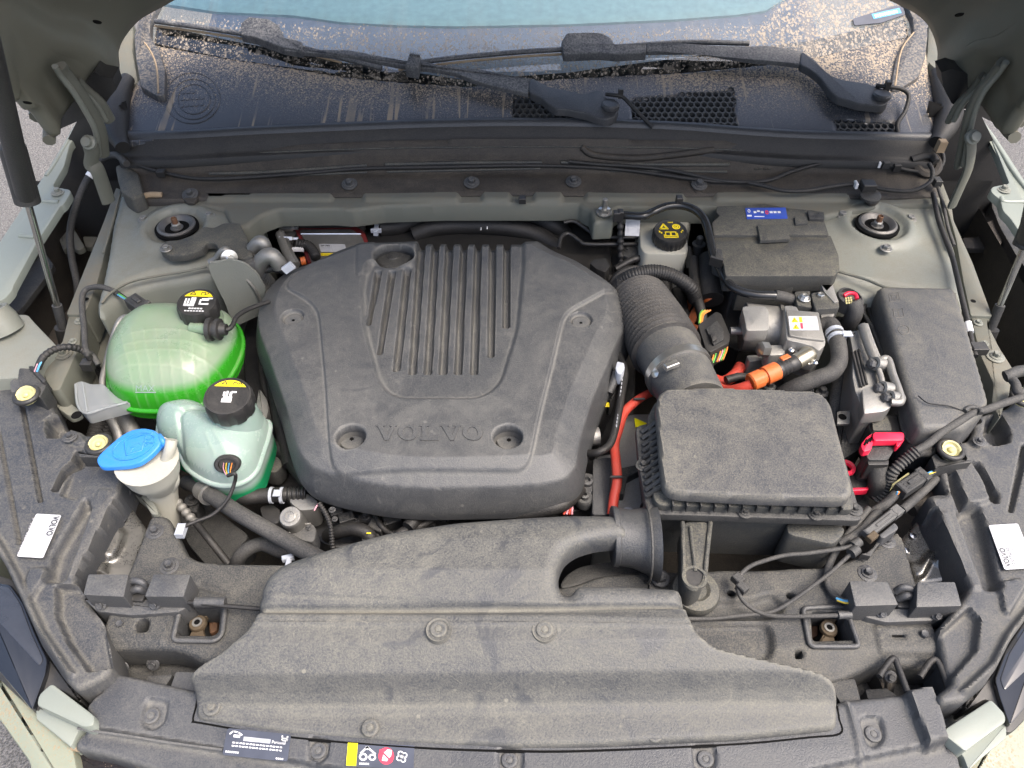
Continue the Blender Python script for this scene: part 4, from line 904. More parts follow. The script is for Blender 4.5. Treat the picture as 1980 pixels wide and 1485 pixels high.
# sleeve joining the duct to the air box
sl = thing('duct_sleeve', 'smooth black sleeve between intake duct and air filter box', 'duct', P(1225, 1035, .0))
_e0, _e1 = P(1183, 1036, .022), P(1268, 1048, .016)
loft('sleeve', [[_e0.lerp(_e1, u) + Vector((0, sin(a) * ry, cos(a) * rz)) for a in [2 * pi * i / 36 for i in range(36)]] for u, ry, rz in ((0, .034, .0335), (.02, .0352, .0345), (.12, .0352, .0345), (.14, .0335, .033), (.45, .034, .033), (.75, .039, .037), (1, .047, .044))], M['sleeve'], sl)
tube('flare_rim', [_e1 + Vector((-.012, sin(a) * .0475, cos(a) * .0445)) for a in [2 * pi * i / 36 for i in range(37)]], .0016, M['dark'], sl, straight=True, segs=8, caps=False)
slab('lower_duct', q(1, 2, [(1260, 440), (1290, 370), (1380, 310), (1560, 280), (1700, 300), (1900, 330), (1900, 380), (1500, 400), (1330, 450)]), -.03, .05, M['dark'], sl, r=.01, bevel=.006)
lr = q(1, 2, [(1262, 445), (1420, 425), (1560, 380), (1760, 352), (1880, 350), (1960, 380), (1970, 480), (1300, 470)])

# ------------------------------------------------------------------ crossmember
cm = thing('radiator_crossmember', 'dusty dark upper crossmember with two square windows', 'crossmember', P(990, 1200, -.03))
mo = [(293, 1000, -.02), (313, 998, -.02), (330, 1005), (341, 1030), (353, 1055), (363, 1075), (385, 1087), (420, 1091), (550, 1093), (640, 1110), (900, 1120), (1077, 1139), (1115, 1132), (1160, 1115), (1253, 1107), (1320, 1108), (1400, 1104), (1463, 1105), (1520, 1101), (1603, 1098), (1640, 1086), (1690, 1060), (1733, 1027), (1748, 1050), (1768, 1125), (1795, 1190), (1812, 1240), (1829, 1288), (1828, 1292), (1700, 1287), (1660, 1300), (1630, 1311), (1590, 1318), (1520, 1306), (1440, 1298), (1200, 1300), (600, 1300), (470, 1285), (400, 1282), (350, 1262), (320, 1258), (205, 1259), (191, 1250), (197, 1235), (215, 1190), (213, 1160), (245, 1120), (270, 1060)]
mo = [(p[0], p[1], -.02) for p in mo]
MO = [(p.x, p.y) for p in rounded(W(mo), .008, 3)]
wins = [rxy([(356, 1178), (428, 1178), (424, 1224), (412, 1232), (344, 1230)], -.02, .004), rxy([(1566, 1186), (1628, 1184), (1650, 1240), (1570, 1242)], -.02, .004)]
hls = [rxy([(272, 1202), (290, 1200), (293, 1208), (290, 1226), (268, 1228), (266, 1218)], -.02, .004), rxy([(1404, 1268), (1399, 1264), (1414, 1265), (1416, 1277), (1401, 1276)], -.02, .002),
       rxy([(1537, 1259), (1551, 1259), (1553, 1273), (1538, 1273)], -.02, .002), circ(1413, 1149, -.02, .0052, 14, .8), circ(1528, 1154, -.02, .0055, 14, .8), rxy([(1720, 1231), (1745, 1231), (1747, 1236), (1722, 1236)], -.02, .001)]
ftr = [(rxy([(1330, 1165), (1450, 1165), (1490, 1150), (1510, 1168), (1512, 1185), (1480, 1200), (1330, 1200)], -.02, .01), -.007, .014),
       (rxy([(1340, 1208), (1480, 1208), (1492, 1230), (1492, 1270), (1440, 1290), (1380, 1270), (1340, 1240)], -.02, .01), -.008, .016),
       (rxy([(205, 1186), (336, 1190), (320, 1248), (196, 1246)], -.02, .003), .0035, .004), (rxy([(1686, 1214), (1800, 1214), (1815, 1268), (1700, 1266)], -.02, .004), .003, .004),
       (rxy([(385, 1125), (440, 1148), (438, 1154), (380, 1140)], -.02, .004), -.003, .006)]
def mz(X, Y): return -.016 - .010 * sstep((P(990, 1250, -.02).y - Y) / .03)
sheet('beam', MO, mz, .0024, M['member'], cm, er=.0045, skirt=.035, holes=wins + hls, feats=ftr, sharp=50)
for i, wn in enumerate(([(350, 1170), (436, 1172), (430, 1228), (416, 1240), (334, 1238)], [(1552, 1176), (1634, 1172), (1660, 1246), (1656, 1250), (1566, 1250)])):
    rn = [P(a, b, -.014) for a, b in wn]; rp = rounded(rn, .006)
    tube('window_frame', rp + [rp[0]], .0030, M['latch'], cm, straight=True, segs=8, caps=False)
# rusty brackets with a bushing deep in each window
for (cx, cy, sd_) in ((383, 1204, 'left'), (1602, 1214, 'right')):
    t = thing('rusty_bushing', 'rust brown forked bracket and bushing inside the %s square window' % sd_, 'bracket', P(cx, cy, -.04), 'rusty brackets in the crossmember windows')
    k = MPP(cx, cy, -.045); c = P(cx, cy + 2, -.036)
    lathe('bushing', [(16 * k, -.003), (17 * k, .0), (15 * k, .003), (9 * k, .0035), (8.5 * k, -.002)], c, M['ochre'], t, segs=24)
    lathe('sleeve', [(9.5 * k, .002), (9.5 * k, .0045), (5.6 * k, .0045), (5.2 * k, .0)], c, M['galv'], t, segs=24)
    lathe('bore', [(5.8 * k, .004), (0, .0042)], c, M['void'], t, segs=16)
    s_ = 1 if cx < 990 else -1
    slab('arm', [(cx - 8, cy - 14), (cx - 12, cy - 30), (cx - 2, cy - 34), (cx + 8, cy - 20), (cx + 26, cy - 38), (cx + 38, cy - 36), (cx + 14, cy - 10), (cx + 8, cy + 12), (cx + 16, cy + 30), (cx - 20, cy + 30), (cx - 10, cy + 12)], -.0365, .008, M['ochre'], t, r=.003)
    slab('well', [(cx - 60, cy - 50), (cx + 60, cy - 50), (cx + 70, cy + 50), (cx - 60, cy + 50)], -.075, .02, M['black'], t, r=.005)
    for kx in (-30, 28): slab('side_lug', [(cx + kx - 8, cy - 20), (cx + kx + 8, cy - 14), (cx + kx + 10, cy + 14), (cx + kx - 6, cy + 22)], -.055, .01, M['rust'], t, r=.003)
for x, y, r_, wf in ((300, 1028, 15, 1), (328, 1095, 16, 1), (234, 1210, 15, 1), (1677, 1109, 16, 1), (1714, 1046, 15, 1), (1784, 1230, 17, 1), (1277, 1119, 16, 0)):
    bolt(cm, x, y, -.016 if x != 1277 else -.006, r_ * 1.15, M['bolt'], washer=wf)
for x, y in ((237, 1290), (296, 1284), (1715, 1304)): bolt(cm, x, y, -.05, 13, M['bolt'], n=(0, -.8, .6))
slab('lug', q(1, 2, [(1785, 360), (1905, 355), (1915, 470), (1785, 465)]), -.012, .02, M['dark'], cm, r=.002)
# lower beams showing under the crossmember ends
lb = thing('lower_beam', 'black lower beam ends and crash box below the crossmember', 'beam', P(300, 1300, -.1))
slab('beam_end', [(180, 1255), (500, 1275), (420, 1400), (200, 1400)], -.07, .1, M['dark'], lb, r=.006)
slab('beam_end', [(1480, 1300), (1860, 1290), (1860, 1420), (1500, 1400)], -.07, .1, M['dark'], lb, r=.006)
slab('crash_box', q(0, 2, [(1020, 925), (1170, 930), (1240, 1000), (1160, 1060), (985, 1020)]), -.03, .05, M['shroud'], lb, r=.003)
slab('crash_box', q(2, 2, [(820, 985), (1000, 965), (1040, 1110), (930, 1130), (880, 1050)]), -.03, .05, M['member'], lb, r=.003)
slab('spacer', q(0, 2, [(850, 950), (1005, 940), (960, 1010), (860, 1000)]), -.04, .04, M['dark'], lb, r=.003)

# ------------------------------------------------------------------ front shroud panel along the bottom
sh = thing('front_shroud', 'dark grey plastic panel along the bottom with recessed pins and stickers', 'panel', P(990, 1440, -.02))
so_ = [(218, 1303), (395, 1342), (620, 1380), (1200, 1400), (1590, 1380), (1618, 1362), (1632, 1358), (1745, 1347), (1790, 1334), (1806, 1372), (1822, 1435), (1850, 1450), (1868, 1500), (1880, 1600), (420, 1600), (330, 1500), (262, 1477), (200, 1459), (140, 1447), (146, 1426), (186, 1396), (168, 1375), (186, 1350), (204, 1340)]
SO = rxy([(a, b, -.02) for a, b in so_], -.02, .006)
yb = P(990, 1470, -.02).y
def sz(X, Y): return -.0125 - .004 * np.clip((P(990, 1450, -.02).y - Y) / .05, 0, 1)
recs = [(293, 1385, [(283, 1350), (326, 1356), (318, 1398), (298, 1411), (282, 1408), (274, 1396)]), (616, 1452, [(598, 1425), (639, 1430), (634, 1462), (616, 1476), (598, 1468)]), (985, 1470, [(963, 1448), (1012, 1450), (1010, 1490), (967, 1490)]), (1364, 1468, [(1338, 1441), (1384, 1439), (1384, 1482), (1364, 1494), (1342, 1484)]), (1688, 1420, [(1662, 1388), (1702, 1384), (1711, 1420), (1702, 1440), (1686, 1446), (1674, 1434)])]
fsh = [(rxy(r_[2], -.013, .006), -.005, .004) for r_ in recs]
fsh += [(rxy([(130, 1405), (200, 1412), (420, 1448), (660, 1487), (700, 1600), (60, 1600)], -.015, .003), -.010, .008),
        (rxy([(1745, 1340), (1795, 1330), (1830, 1438), (1790, 1452)], -.013, .004), .014, .006), (rxy([(1752, 1450), (1850, 1432), (1890, 1520), (1600, 1500), (1560, 1490)], -.013, .006), -.008, .008),
        (rxy([(1629, 1340), (1636, 1340), (1672, 1480), (1664, 1480)], -.013, .001), .003, .003)]
tube('seam_shade_line', [P(a, b, -.0135) for a, b in ((384, 1342), (379, 1368), (374, 1394), (390, 1399), (560, 1426), (800, 1446), (1000, 1453), (1150, 1452), (1420, 1440), (1560, 1427), (1624, 1419), (1622, 1390), (1618, 1366))], .0016, M['void'], sh, segs=6)  # black tube painted in as the shade of the gap along the duct
tube('ledge_line', [P(a, b, -.0128) for a, b in ((150, 1408), (200, 1416), (330, 1436), (430, 1450))], .0014, M['shroud'], sh, segs=6)
sheet('panel_shell', SO, sz, .0026, M['shroud'], sh, er=.005, skirt=.03, feats=fsh, sharp=50)
for x, y, _ in recs: clip(sh, x, y, -.0172, 16, M['shroud'])
tube('clay_lit_edge', [P(a, b, -.034) for a, b in ((138, 1446), (200, 1458), (260, 1476), (330, 1500))], .0028, M['mudline'], sh, segs=6)  # orange light on this panel edge, painted as a clay-coloured tube
gr = thing('front_grille', 'speckled black grille mesh under the bottom left panel edge', 'grille', P(200, 1480, -.06))
slab('mesh', [(140, 1452), (240, 1470), (420, 1500), (420, 1640), (150, 1640)], -.05, .02, muddy('grille_black', (.015, .015, .02), .3, dens=.35, streak=False), gr, r=.003)

# ------------------------------------------------------------------ stickers on the shroud
ft = fr((430, 1460), (556, 1473), (440, 1408), z=-.0122)
t = thing('oil_sticker', 'dark blue service sticker with white print left on the bottom panel', 'sticker', ft[0])
plate('backing', ft, rect(0, 0, 1, 1), .0, .0006, M['navy'], t, r=.003)
plates('print', ft, [rect(.12, .68, .22, .78), rect(.86, .72, .96, .76), rect(.86, .8, .96, .84), rect(.86, .72, .88, .92), rect(.94, .72, .96, .92)] + stroke([(.06, .80), (.10, .90), (.18, .88), (.24, .80)], .05, 2.3) , .0006, .0009, M['white_print'], t)
plates('print', ft, [rect(.28, .58, .70, .74)], .0006, .0009, M['grey_ink'], t)
plates('print', ft, [rect(.12 + .052 * i + .004 * (i % 3), v, .12 + .052 * i + .040, v + .05) for v in (.46, .34) for i in range(15)], .0006, .0009, M['white_print'], t)
plates('print', ft, [rect(.04 + .03 * i, .10, .06 + .03 * i, .17) for i in range(7)] + [rect(.82 + .03 * i, .04, .84 + .03 * i, .10) for i in range(4)], .0006, .0009, M['white_print'], t)
text('Personal', ft, .72, .60, .16, M['white_print'], t, h=.0008)
fs = fr((668, 1482), (800, 1488), (672, 1436), z=-.0128)
t = thing('warning_sticker', 'dark sticker with yellow bar and belt, hand and fan pictograms', 'sticker', fs[0])
plate('backing', fs, rect(0, 0, 1, 1), .0, .0006, M['navy'], t, r=.001)
plate('yellow_bar', fs, rect(0.01, .03, .155, .98), .0006, .001, M['yellow_bright'], t)
A2 = 2.6
plates('belt_icon', fs, ring2(.25, .42, .062, .16, .45) + ring2(.385, .42, .055, .14, .45) + stroke([(.215, .58), (.30, .84), (.42, .58)], .07, A2) + [disc2(.30, .80, .03, .08)], .0006, .001, M['white_print'], t)
plates('prohibition_disc', fs, [disc2(.59, .50, .115, .36)], .0006, .0009, M['redprint'], t)
plates('hand_icon', fs, [[(.53, .30), (.60, .28), (.66, .50), (.67, .74), (.61, .78), (.55, .62)]], .0009, .0012, M['white_print'], t)
plates('slash', fs, stroke([(.50, .72), (.67, .28)], .07, A2), .0012, .0014, M['redprint'], t)
fan = []
for k in range(4):
    a = k * pi / 2 + .5; fan += ring2(.82 + .045 * cos(a), .50 + .14 * sin(a), .042, .12, .4, 14)
plates('fan_icon', fs, fan, .0006, .001, M['white_print'], t)
plates('print', fs, [rect(.20 + .025 * i, .10, .218 + .025 * i, .17) for i in range(6)], .0006, .001, M['white_print'], t)

# ------------------------------------------------------------------ air filter box
ab = thing('air_filter_box', 'big dusty air filter box with plain grey lid', 'air filter box', P(1440, 900, .05))
lo = [(1288, 764), (1400, 763), (1578, 769), (1600, 790), (1612, 840), (1640, 950), (1640, 972), (1622, 980), (1460, 976), (1300, 967), (1281, 955), (1276, 930), (1266, 800), (1270, 775)]
c = P(1450, 870, .085)
sheet('lid', rxy(lo, .073, .012), lambda X, Y: .088 - .03 * ((X - c.x) ** 2 + (Y - c.y) ** 2), .003, M['airbox'], ab, er=.0045, skirt=.011)
rim = [(1229, 826), (1238, 822), (1262, 815), (1600, 790), (1618, 830), (1662, 985), (1667, 1002), (1660, 1007), (1264, 994), (1250, 985), (1236, 905)]
slab('rim', rim, .050, .011, M['dark'], ab, bevel=.002, r=.006)
slab('upper_rim', [(1252, 806), (1268, 775), (1600, 780), (1652, 978), (1648, 986), (1276, 977), (1264, 966)], .061, .012, M['darkdust'], ab, bevel=.002, r=.006)
slab('lower_box', [(1240, 835), (1605, 805), (1650, 985), (1645, 996), (1275, 984), (1256, 975)], .040, .105, M['darkdust'], ab, bevel=.002, r=.008, taper=-.006)
for k in range(13):           # small ribs along the front of the lid
    x = 1300 + k * 27; y = 977 + k * .35; box('rib', P(x, y, .062), (.0018, .010, .012), M['dark'], ab, bev=0)
for k in range(11):           # slanted filter pleats on the left face
    a = P(1242 + k * .8, 835 + k * 12.5, .052); b = P(1274 + k * .9, 812 + k * 12.5, .070)
    tube('pleat', [a, b], .0032, M['dark'], ab, straight=True, segs=6)
for x, y in ((1440, 990), (1577, 994), (1243, 900), (1653, 985)): small('clip_screw', 'washer_bolt', washer_bolt_vf, M['dark'], P(x, y, .051), .009, ab)
slab('side_pocket', q(2, 2, [(600, 75), (625, 62), (900, 75), (945, 90), (935, 130), (880, 190), (610, 130)]), .018, .06, M['darkdust'], ab, bevel=.008, r=.008)
po = q(2, 2, [(-5, 55), (160, 55), (150, 150), (130, 400), (115, 440), (60, 468), (15, 440), (2, 390)])
slab('mounting_foot', po, .036, .035, M['darkdust'], ab, bevel=.002, r=.010)
tube('foot_edge', [P(*p, .037) for p in q(2, 2, [(0, 60), (5, 300), (10, 390), (35, 435), (65, 450), (100, 435), (125, 390), (140, 250), (160, 60)])], .0028, M['darkdust'], ab, segs=6)
tube('foot_rib', [P(*p, .038) for p in q(2, 2, [(45, 85), (75, 345)])], .002, M['darkdust'], ab, segs=6)
cc = P(*q(2, 2, [(68, 385)])[0], .037); lathe('foot_eye', [(.014, .0), (.014, .003), (.011, .003), (.010, -.006)], cc, M['darkdust'], ab, segs=24); lathe('bore', [(.0108, .0004), (0, .0005)], cc, M['black'], ab, segs=20)
gm = thing('rubber_grommet', 'round dusty rubber grommet under the air box foot', 'grommet', P(1343, 1142, -.01))
lathe('ring', [(.026, -.008), (.028, 0), (.026, .006), (.016, .009), (.012, .006)], P(1344, 1145, -.004), M['darkdust'], gm, segs=32)

# ------------------------------------------------------------------ intake hose to the air box
ih = thing('intake_hose', 'thick ribbed air hose with a steel clamp behind the air filter box', 'hose', P(1290, 650, .03))
tube('bellows', [P(1222, 560, -.01), P(1240, 592, .010), P(1262, 628, .022), P(1281, 664, .03), P(1290, 682, .032)], lambda u: .042 + .005 * u, M['bellows'], ih, segs=40, corr=(.0095, .0045, .08, 1.0))
tube('smooth_end', [P(1281, 664, .03), P(1302, 700, .034), P(1322, 738, .036), P(1345, 785, .038)], lambda u: .046 - .004 * u, M['airbox'], ih, segs=40)
a_, b_ = P(1310, 716, .035), P(1316, 727, .0355); tube('clamp_band', [a_, b_], .0475, M['zinc'], ih, straight=True, segs=40)
lathe('clamp_screw', [(.006, -.004), (.006, .006), (.004, .007)], P(1272, 724, .05), M['zinc'], ih, axis=(-.8, -.3, .6), segs=12)
box('clamp_housing', P(1298, 706, .083), (.020, .008, .007), M['zinc'], ih, ax=(1, .5, 0))
bh = thing('braided_hose', 'black braided hose arching over the ribbed intake hose', 'hose', P(1250, 530, .04))
tube('hose_run', [P(1200, 545, .03), P(1225, 532, .045), P(1262, 525, .05), P(1300, 533, .045), P(1335, 556, .03), P(1345, 580, 0)], .0110, M['rubber'], bh, segs=18, corr=(.004, .0004, 0, 1))
tube('hose_end', [P(1195, 552, .03), P(1220, 550, .035), P(1262, 552, .03)], .008, M['rubber'], bh, segs=12)
from mathutils.bvhtree import BVHTree
_bvh = {}
def hit(o, px, py, off=0.0):
    """point and normal where the sight line meets a built surface (surveying marks on it)"""
    if o.name not in _bvh:
        me = o.data; _bvh[o.name] = BVHTree.FromPolygons([v.co for v in me.vertices], [tuple(p.vertices) for p in me.polygons])
    d = ray(px, py).normalized(); l, n, i, t = _bvh[o.name].ray_cast(CO, d)
    if l is None: return P(px, py, .03), Vector((0, 0, 1))
    if n.dot(d) > 0: n = -n
    return l + n * off, n
def hfr(o, p0, p1, p3, off=.0004): return fr3(hit(o, *p0, off)[0], hit(o, *p1, off)[0], hit(o, *p3, off)[0])
def connector(name, label, px, py, z, w, l, h, ang, parent=None, mat=None, wires=(), cat='connector', ribs=3):
    """plug housing: body, collar, latch and keying ribs"""
    c = P(px, py, z); ax = Vector((cos(radians(ang)), sin(radians(ang)), 0)); ay = Vector((-ax.y, ax.x, 0))
    t = thing(name, label, cat, c) if parent is None else parent; m = mat or M['dark']
    box('plug_body', c, (l, w, h), m, t, ax, ay, .0015)
    box('collar', c + ax * l * .42, (l * .22, w * 1.14, h * 1.12), m, t, ax, ay, .001)
    box('latch', c + Vector((0, 0, h * .55)), (l * .45, w * .3, h * .22), m, t, ax, ay, .0008)
    for k in range(ribs): box('rib', c + ay * w * (.34 - .68 * k / max(1, ribs - 1)) + Vector((0, 0, h * .52)), (l * .7, w * .06, h * .08), m, t, ax, ay, 0)
    return t
def screwcap(t, c, ax, r, h, mat, n=10):
    lathe('cap', [(r * .97, 0), (r, .003), (r, h * .8), (r * .93, h), (r * .86, h * 1.01), (r * .84, h * .97), (0, h * .97)], c, mat, t, axis=ax, segs=80,
          rf=lambda an, rr, hh: 1 - (.05 if rr > r * .9 and hh < h * .95 else 0) * (1 if (an * n / (2 * pi)) % 1 < .38 else 0))
def capframe(c, ax, r, h):
    ax = Vector(ax).normalized(); x = Vector((1, 0, 0)); x = (x - ax * x.dot(ax)).normalized(); y = ax.cross(x); o = Vector(c) + ax * (h * .97)
    return fr3(o - x * r - y * r, o + x * r - y * r, o - x * r + y * r)
def segm(v0, n=14):        # circular segment above v0 in the unit frame, radius .42
    R = .80 / 2; y = v0 - .5; a0 = math.asin(max(-1, min(1, y / R))); return [(.5 + R * cos(a0 + (pi - 2 * a0) * k / n), .5 + R * sin(a0 + (pi - 2 * a0) * k / n)) for k in range(n + 1)]

# ------------------------------------------------------------------ expansion tank with bright green coolant
t1 = thing('coolant_tank', 'domed translucent tank half full of bright green coolant', 'coolant tank', P(330, 670, 0))
T1 = q(0, 1, [(608, 660), (628, 560), (690, 450), (760, 365), (830, 300), (900, 272), (1020, 268), (1150, 285), (1270, 300), (1350, 350), (1392, 450), (1380, 540), (1320, 650), (1240, 745), (1150, 810), (1020, 842), (870, 848), (740, 838), (660, 800), (618, 740)])
o1 = sxy([(a, b, .012 + .028 * max(0, min(1, (775 - b) / 190)) * (.35 + .65 * max(0, min(1, (640 - b) / 55)))) for a, b in T1], .012, 4); cy1 = P(330, 670, .012).y
_z1 = lambda X, Y: .064 + .10 * (Y - cy1)
rb = []
for i in range(8):
    x0 = 745 + i * 62; rb.append(([(p.x, p.y) for p in W(q(0, 1, [(x0 - 45 + i * 9, 450), (x0 - 38 + i * 9, 450), (x0 + 6, 620), (x0 - 2 - i * 3, 735), (x0 - 9 - i * 3, 735), (x0 - 3, 620)]), .05)], .0009, .0022, 1.0))
for j, (yl, x0, x1, ben) in enumerate(((455, 760, 1150, -20), (512, 720, 1220, -22), (570, 640, 1250, -30), (640, 640, 1210, -20))):
    up_ = [(x0 + (x1 - x0) * k / 8, yl + ben * sin(pi * k / 8) + 25 * (1 - k / 8) * (j < 3) + 20 * (k / 8)) for k in range(9)]
    rb.append(([(p.x, p.y) for p in W(q(0, 1, up_ + [(a, b + 7) for a, b in reversed(up_)]), .05)], .0009, .0022, .9))
tk1 = sheet('tank_shell', o1, _z1, .0022, M['tank1'], t1, er=.056, skirt=.020, feats=rb, attr='rib', sharp=60)
tube('seam_flange', [Vector((a, b, .064 - .056 + .10 * (b - cy1) - .004)) for a, b in o1] + [Vector((o1[0][0], o1[0][1], 0.004 + .10 * (o1[0][1] - cy1)))], .0045, M['tank1'], t1, straight=True, segs=8, caps=False)
ax = Vector((.04, -.06, 1)); c = P(389, 607, .062)
lathe('neck', [(.030, -.03), (.027, 0), (.026, .012)], c, M['tank1'], t1, axis=ax, segs=32)
screwcap(t1, c, ax, .0285, .024, M['black'], 10); f = capframe(c, ax, .0285, .024); cap1 = t1.children[-1]
def child_of(cap): return cap
plate('yellow_segment', f, segm(.70), .0, .0006, M['yellow'], cap1)
plates('print', f, [rect(.20, .36, .24, .62), rect(.27, .36, .31, .62), rect(.20, .36, .46, .42), rect(.34, .40, .46, .66), rect(.56, .42, .60, .60), rect(.56, .42, .80, .47), rect(.60, .56, .78, .64), rect(.74, .62, .86, .66)], 0, .0005, M['white_print'], cap1)
plates('print', f, [rect(.36 + .07 * i, .26, .41 + .07 * i, .30) for i in range(5)] + [rect(.28 + .07 * i, .18, .33 + .07 * i, .21) for i in range(7)], 0, .0005, M['white_print'], cap1)
plates('pictogram', f, stroke([(.28, .76), (.35, .86), (.41, .76)], .018, 1, True) + stroke([(.55, .76), (.55, .84), (.64, .84), (.64, .76), (.72, .80), (.72, .86)], .018), .0006, .0009, M['ink'], cap1)
p0 = hit(tk1, *q(0, 1, [(1110, 415)])[0])[0]; pe = P(*q(0, 1, [(1225, 425)])[0], .066)
tube('outlet', [p0, pe], .0075, M['tank1'], t1, straight=True, segs=16)
tf = thing('vent_hose', 'black clip-on elbow and thin hose at the coolant tank outlet', 'hose', pe)
d = Vector((1, -.05, .02)).normalized(); lathe('quick_coupling', [(.012, -.006), (.0165, -.004), (.0165, .002), (.0125, .003), (.0125, .007), (.0155, .008), (.0155, .013), (.010, .014), (.008, .022)], pe, M['black'], tf, axis=d, segs=24)
tube('elbow', TP([(421, 636, .066), (440, 637, .066), (450, 628, .066), (458, 612, .066), (480, 598, .060), (520, 583, .050)]), .0034, M['rubber'], tf, segs=12)
f = hfr(tk1, (262, 757), (302, 757), (262, 740), .0008)
text('MAX', f, 0, .05, 1.0, M['tank2'], t1, h=.0002, extr=.0006)
plates('max_line', f, [rect(0, -.12, 1.0, -.02)], -.0002, .0004, M['tank2'], t1)
tb = thing('tank_bracket', 'clear plastic bracket tab left of the green coolant tank', 'bracket', P(190, 770, 0))
slab('tab', q(0, 1, [(425, 740), (470, 722), (530, 742), (600, 740), (650, 790), (760, 850), (620, 885), (495, 920), (450, 870)]), .006, .020, M['clear_plastic'], tb, r=.004, bevel=.002)
tube('tab_rim', [P(*p, .007) for p in q(0, 1, [(440, 745), (450, 860), (500, 912), (610, 882), (740, 848)])], .002, M['clear_plastic'], tb, segs=6)
tube('tab_rib', [P(*p, .0075) for p in q(0, 1, [(480, 740), (505, 905)])], .0014, M['clear_plastic'], tb, segs=6)
cn = connector('level_sensor_plug', 'black sensor plug on the back of the green coolant tank', 268, 590, .045, .020, .036, .018, -38)
tube('sensor_stem', TP([(282, 602, .04), (300, 618, .03)]), .009, M['black'], cn, segs=12)
lw = thing('sensor_cable', 'taped black cable looping from the rail to the tank sensor', 'cable', P(160, 600, .03))
tube('cable', [P(*p) for p in Z(0, 180, 2.856, [(545, 1500, .01), (510, 1445, .02), (475, 1420, .03), (465, 1300, .03), (453, 1150, .035), (475, 1085, .04), (550, 1070, .045), (620, 1090, .045), (655, 1110, .045)])], .0042, M['hose'], lw, segs=12)
for i, (m, dy) in enumerate((('wire_green', 0), ('wire_blue', 3), ('rubber', -3))): tube('wire', TP([(226, 566 + dy, .045), (236, 572 + dy, .046), (250, 581 + dy * .6, .046)]), .0012, M[m], lw, segs=6)

# ------------------------------------------------------------------ second tank, pale with darker green below
t2 = thing('second_tank', 'pale two-lobed tank with darker green fluid low down', 'coolant tank', P(410, 850, -.02))
T2 = q(0, 1, [(883, 930), (893, 862), (955, 805), (1075, 783), (1155, 800), (1230, 850), (1330, 870), (1440, 880), (1525, 880), (1533, 970), (1512, 1100), (1475, 1215), (1400, 1275), (1290, 1295), (1180, 1268), (1075, 1200), (1035, 1125), (965, 1078), (905, 1010)])
o2 = sxy([(a, b, .036 * max(0, min(1, (880 - b) / 120))) for a, b in T2], .0, 4); cy2 = P(410, 850, 0).y
gv = [([(p.x, p.y) for p in W(q(0, 1, [(1020, 1130), (1036, 1000), (1048, 940), (1110, 905), (1240, 872), (1248, 890), (1120, 925), (1066, 955), (1056, 1010), (1046, 1130)]), .03)], -.006, .012, .3),
      ([(p.x, p.y) for p in W(q(0, 1, [(1245, 1040), (1256, 1038), (1325, 1150), (1312, 1155)]), .03)], .0012, .003, .8), ([(p.x, p.y) for p in W(q(0, 1, [(1200, 1050), (1211, 1048), (1250, 1150), (1238, 1153)]), .03)], .0012, .003, .8)]
tk2 = sheet('tank_shell', o2, lambda X, Y: .046 + .10 * (Y - cy2), .0022, M['tank2'], t2, er=.050, skirt=.048, feats=gv, attr='rib', sharp=60, taper=.0)
tube('seam_flange', [Vector((a, b, .046 - .050 + .10 * (b - cy2) - .003)) for a, b in o2 + o2[:1]], .0045, M['tank2'], t2, straight=True, segs=8, caps=False)
ax = Vector((.06, -.10, 1)); c = P(449, 788, .052)
lathe('neck', [(.033, -.035), (.028, 0), (.026, .012)], c, M['tank2'], t2, axis=ax, segs=32)
screwcap(t2, c, ax, .0310, .026, M['black'], 9); f = capframe(c, ax, .0310, .026); cap2 = t2.children[-1]
plate('yellow_segment', f, segm(.74), .0, .0006, M['yellow'], cap2)
plates('print', f, [rect(.40, .34, .60, .44), rect(.40, .50, .44, .60), rect(.46, .48, .50, .62), rect(.53, .47, .58, .60), rect(.56, .58, .66, .62), rect(.42, .46, .60, .48)], 0, .0005, M['white_print'], cap2)
plates('pictogram', f, stroke([(.32, .79), (.38, .86), (.43, .79)], .018, 1, True) + stroke([(.55, .79), (.57, .86), (.66, .80), (.70, .84), (.74, .78)], .018), .0006, .0009, M['ink'], cap2)
h_, n_ = hit(tk2, 440, 897, .0)
ts = thing('tank_sensor', 'oval black sensor with coloured wires on the front of the pale tank', 'sensor', h_)
lathe('sensor_ring', [(.0125, -.006), (.0125, .002), (.0110, .004), (.0085, .004), (.008, .0)], h_, M['rubber'], ts, axis=n_, segs=28, sx=1.3)
box('sensor_key', h_ + n_ * .004 + Vector((-.002, .010, 0)), (.013, .008, .005), M['rubber'], ts, ay=(0, 1, .3))
for i, m in enumerate(('wire_pink', 'wire_yellow', 'wire_blue', 'wire_orange')):
    tube('wire', [h_ + n_ * .002 + Vector((-.005 + i * .0035, .002, 0)), h_ + n_ * .010 + Vector((-.002 + i * .003, -.004, 0)), h_ + n_ * .014 + Vector((.006 + i * .001, -.014, 0))], .0007, M[m], ts, segs=6)
tube('cable', [h_ + n_ * .013 + Vector((.006, -.013, 0))] + [P(*p) for p in Z(320, 900, 3.667, [(492, 60, .03), (490, 120, .015), (440, 240, 0), (340, 345, -.01), (220, 395, -.01), (150, 425, -.01), (110, 450, -.015)])], .0024, M['rubber'], ts, segs=10)
box('cable_clip', P(*Z(320, 900, 3.667, [(110, 462)])[0], -.012), (.010, .016, .010), M['grey_clip'], ts)

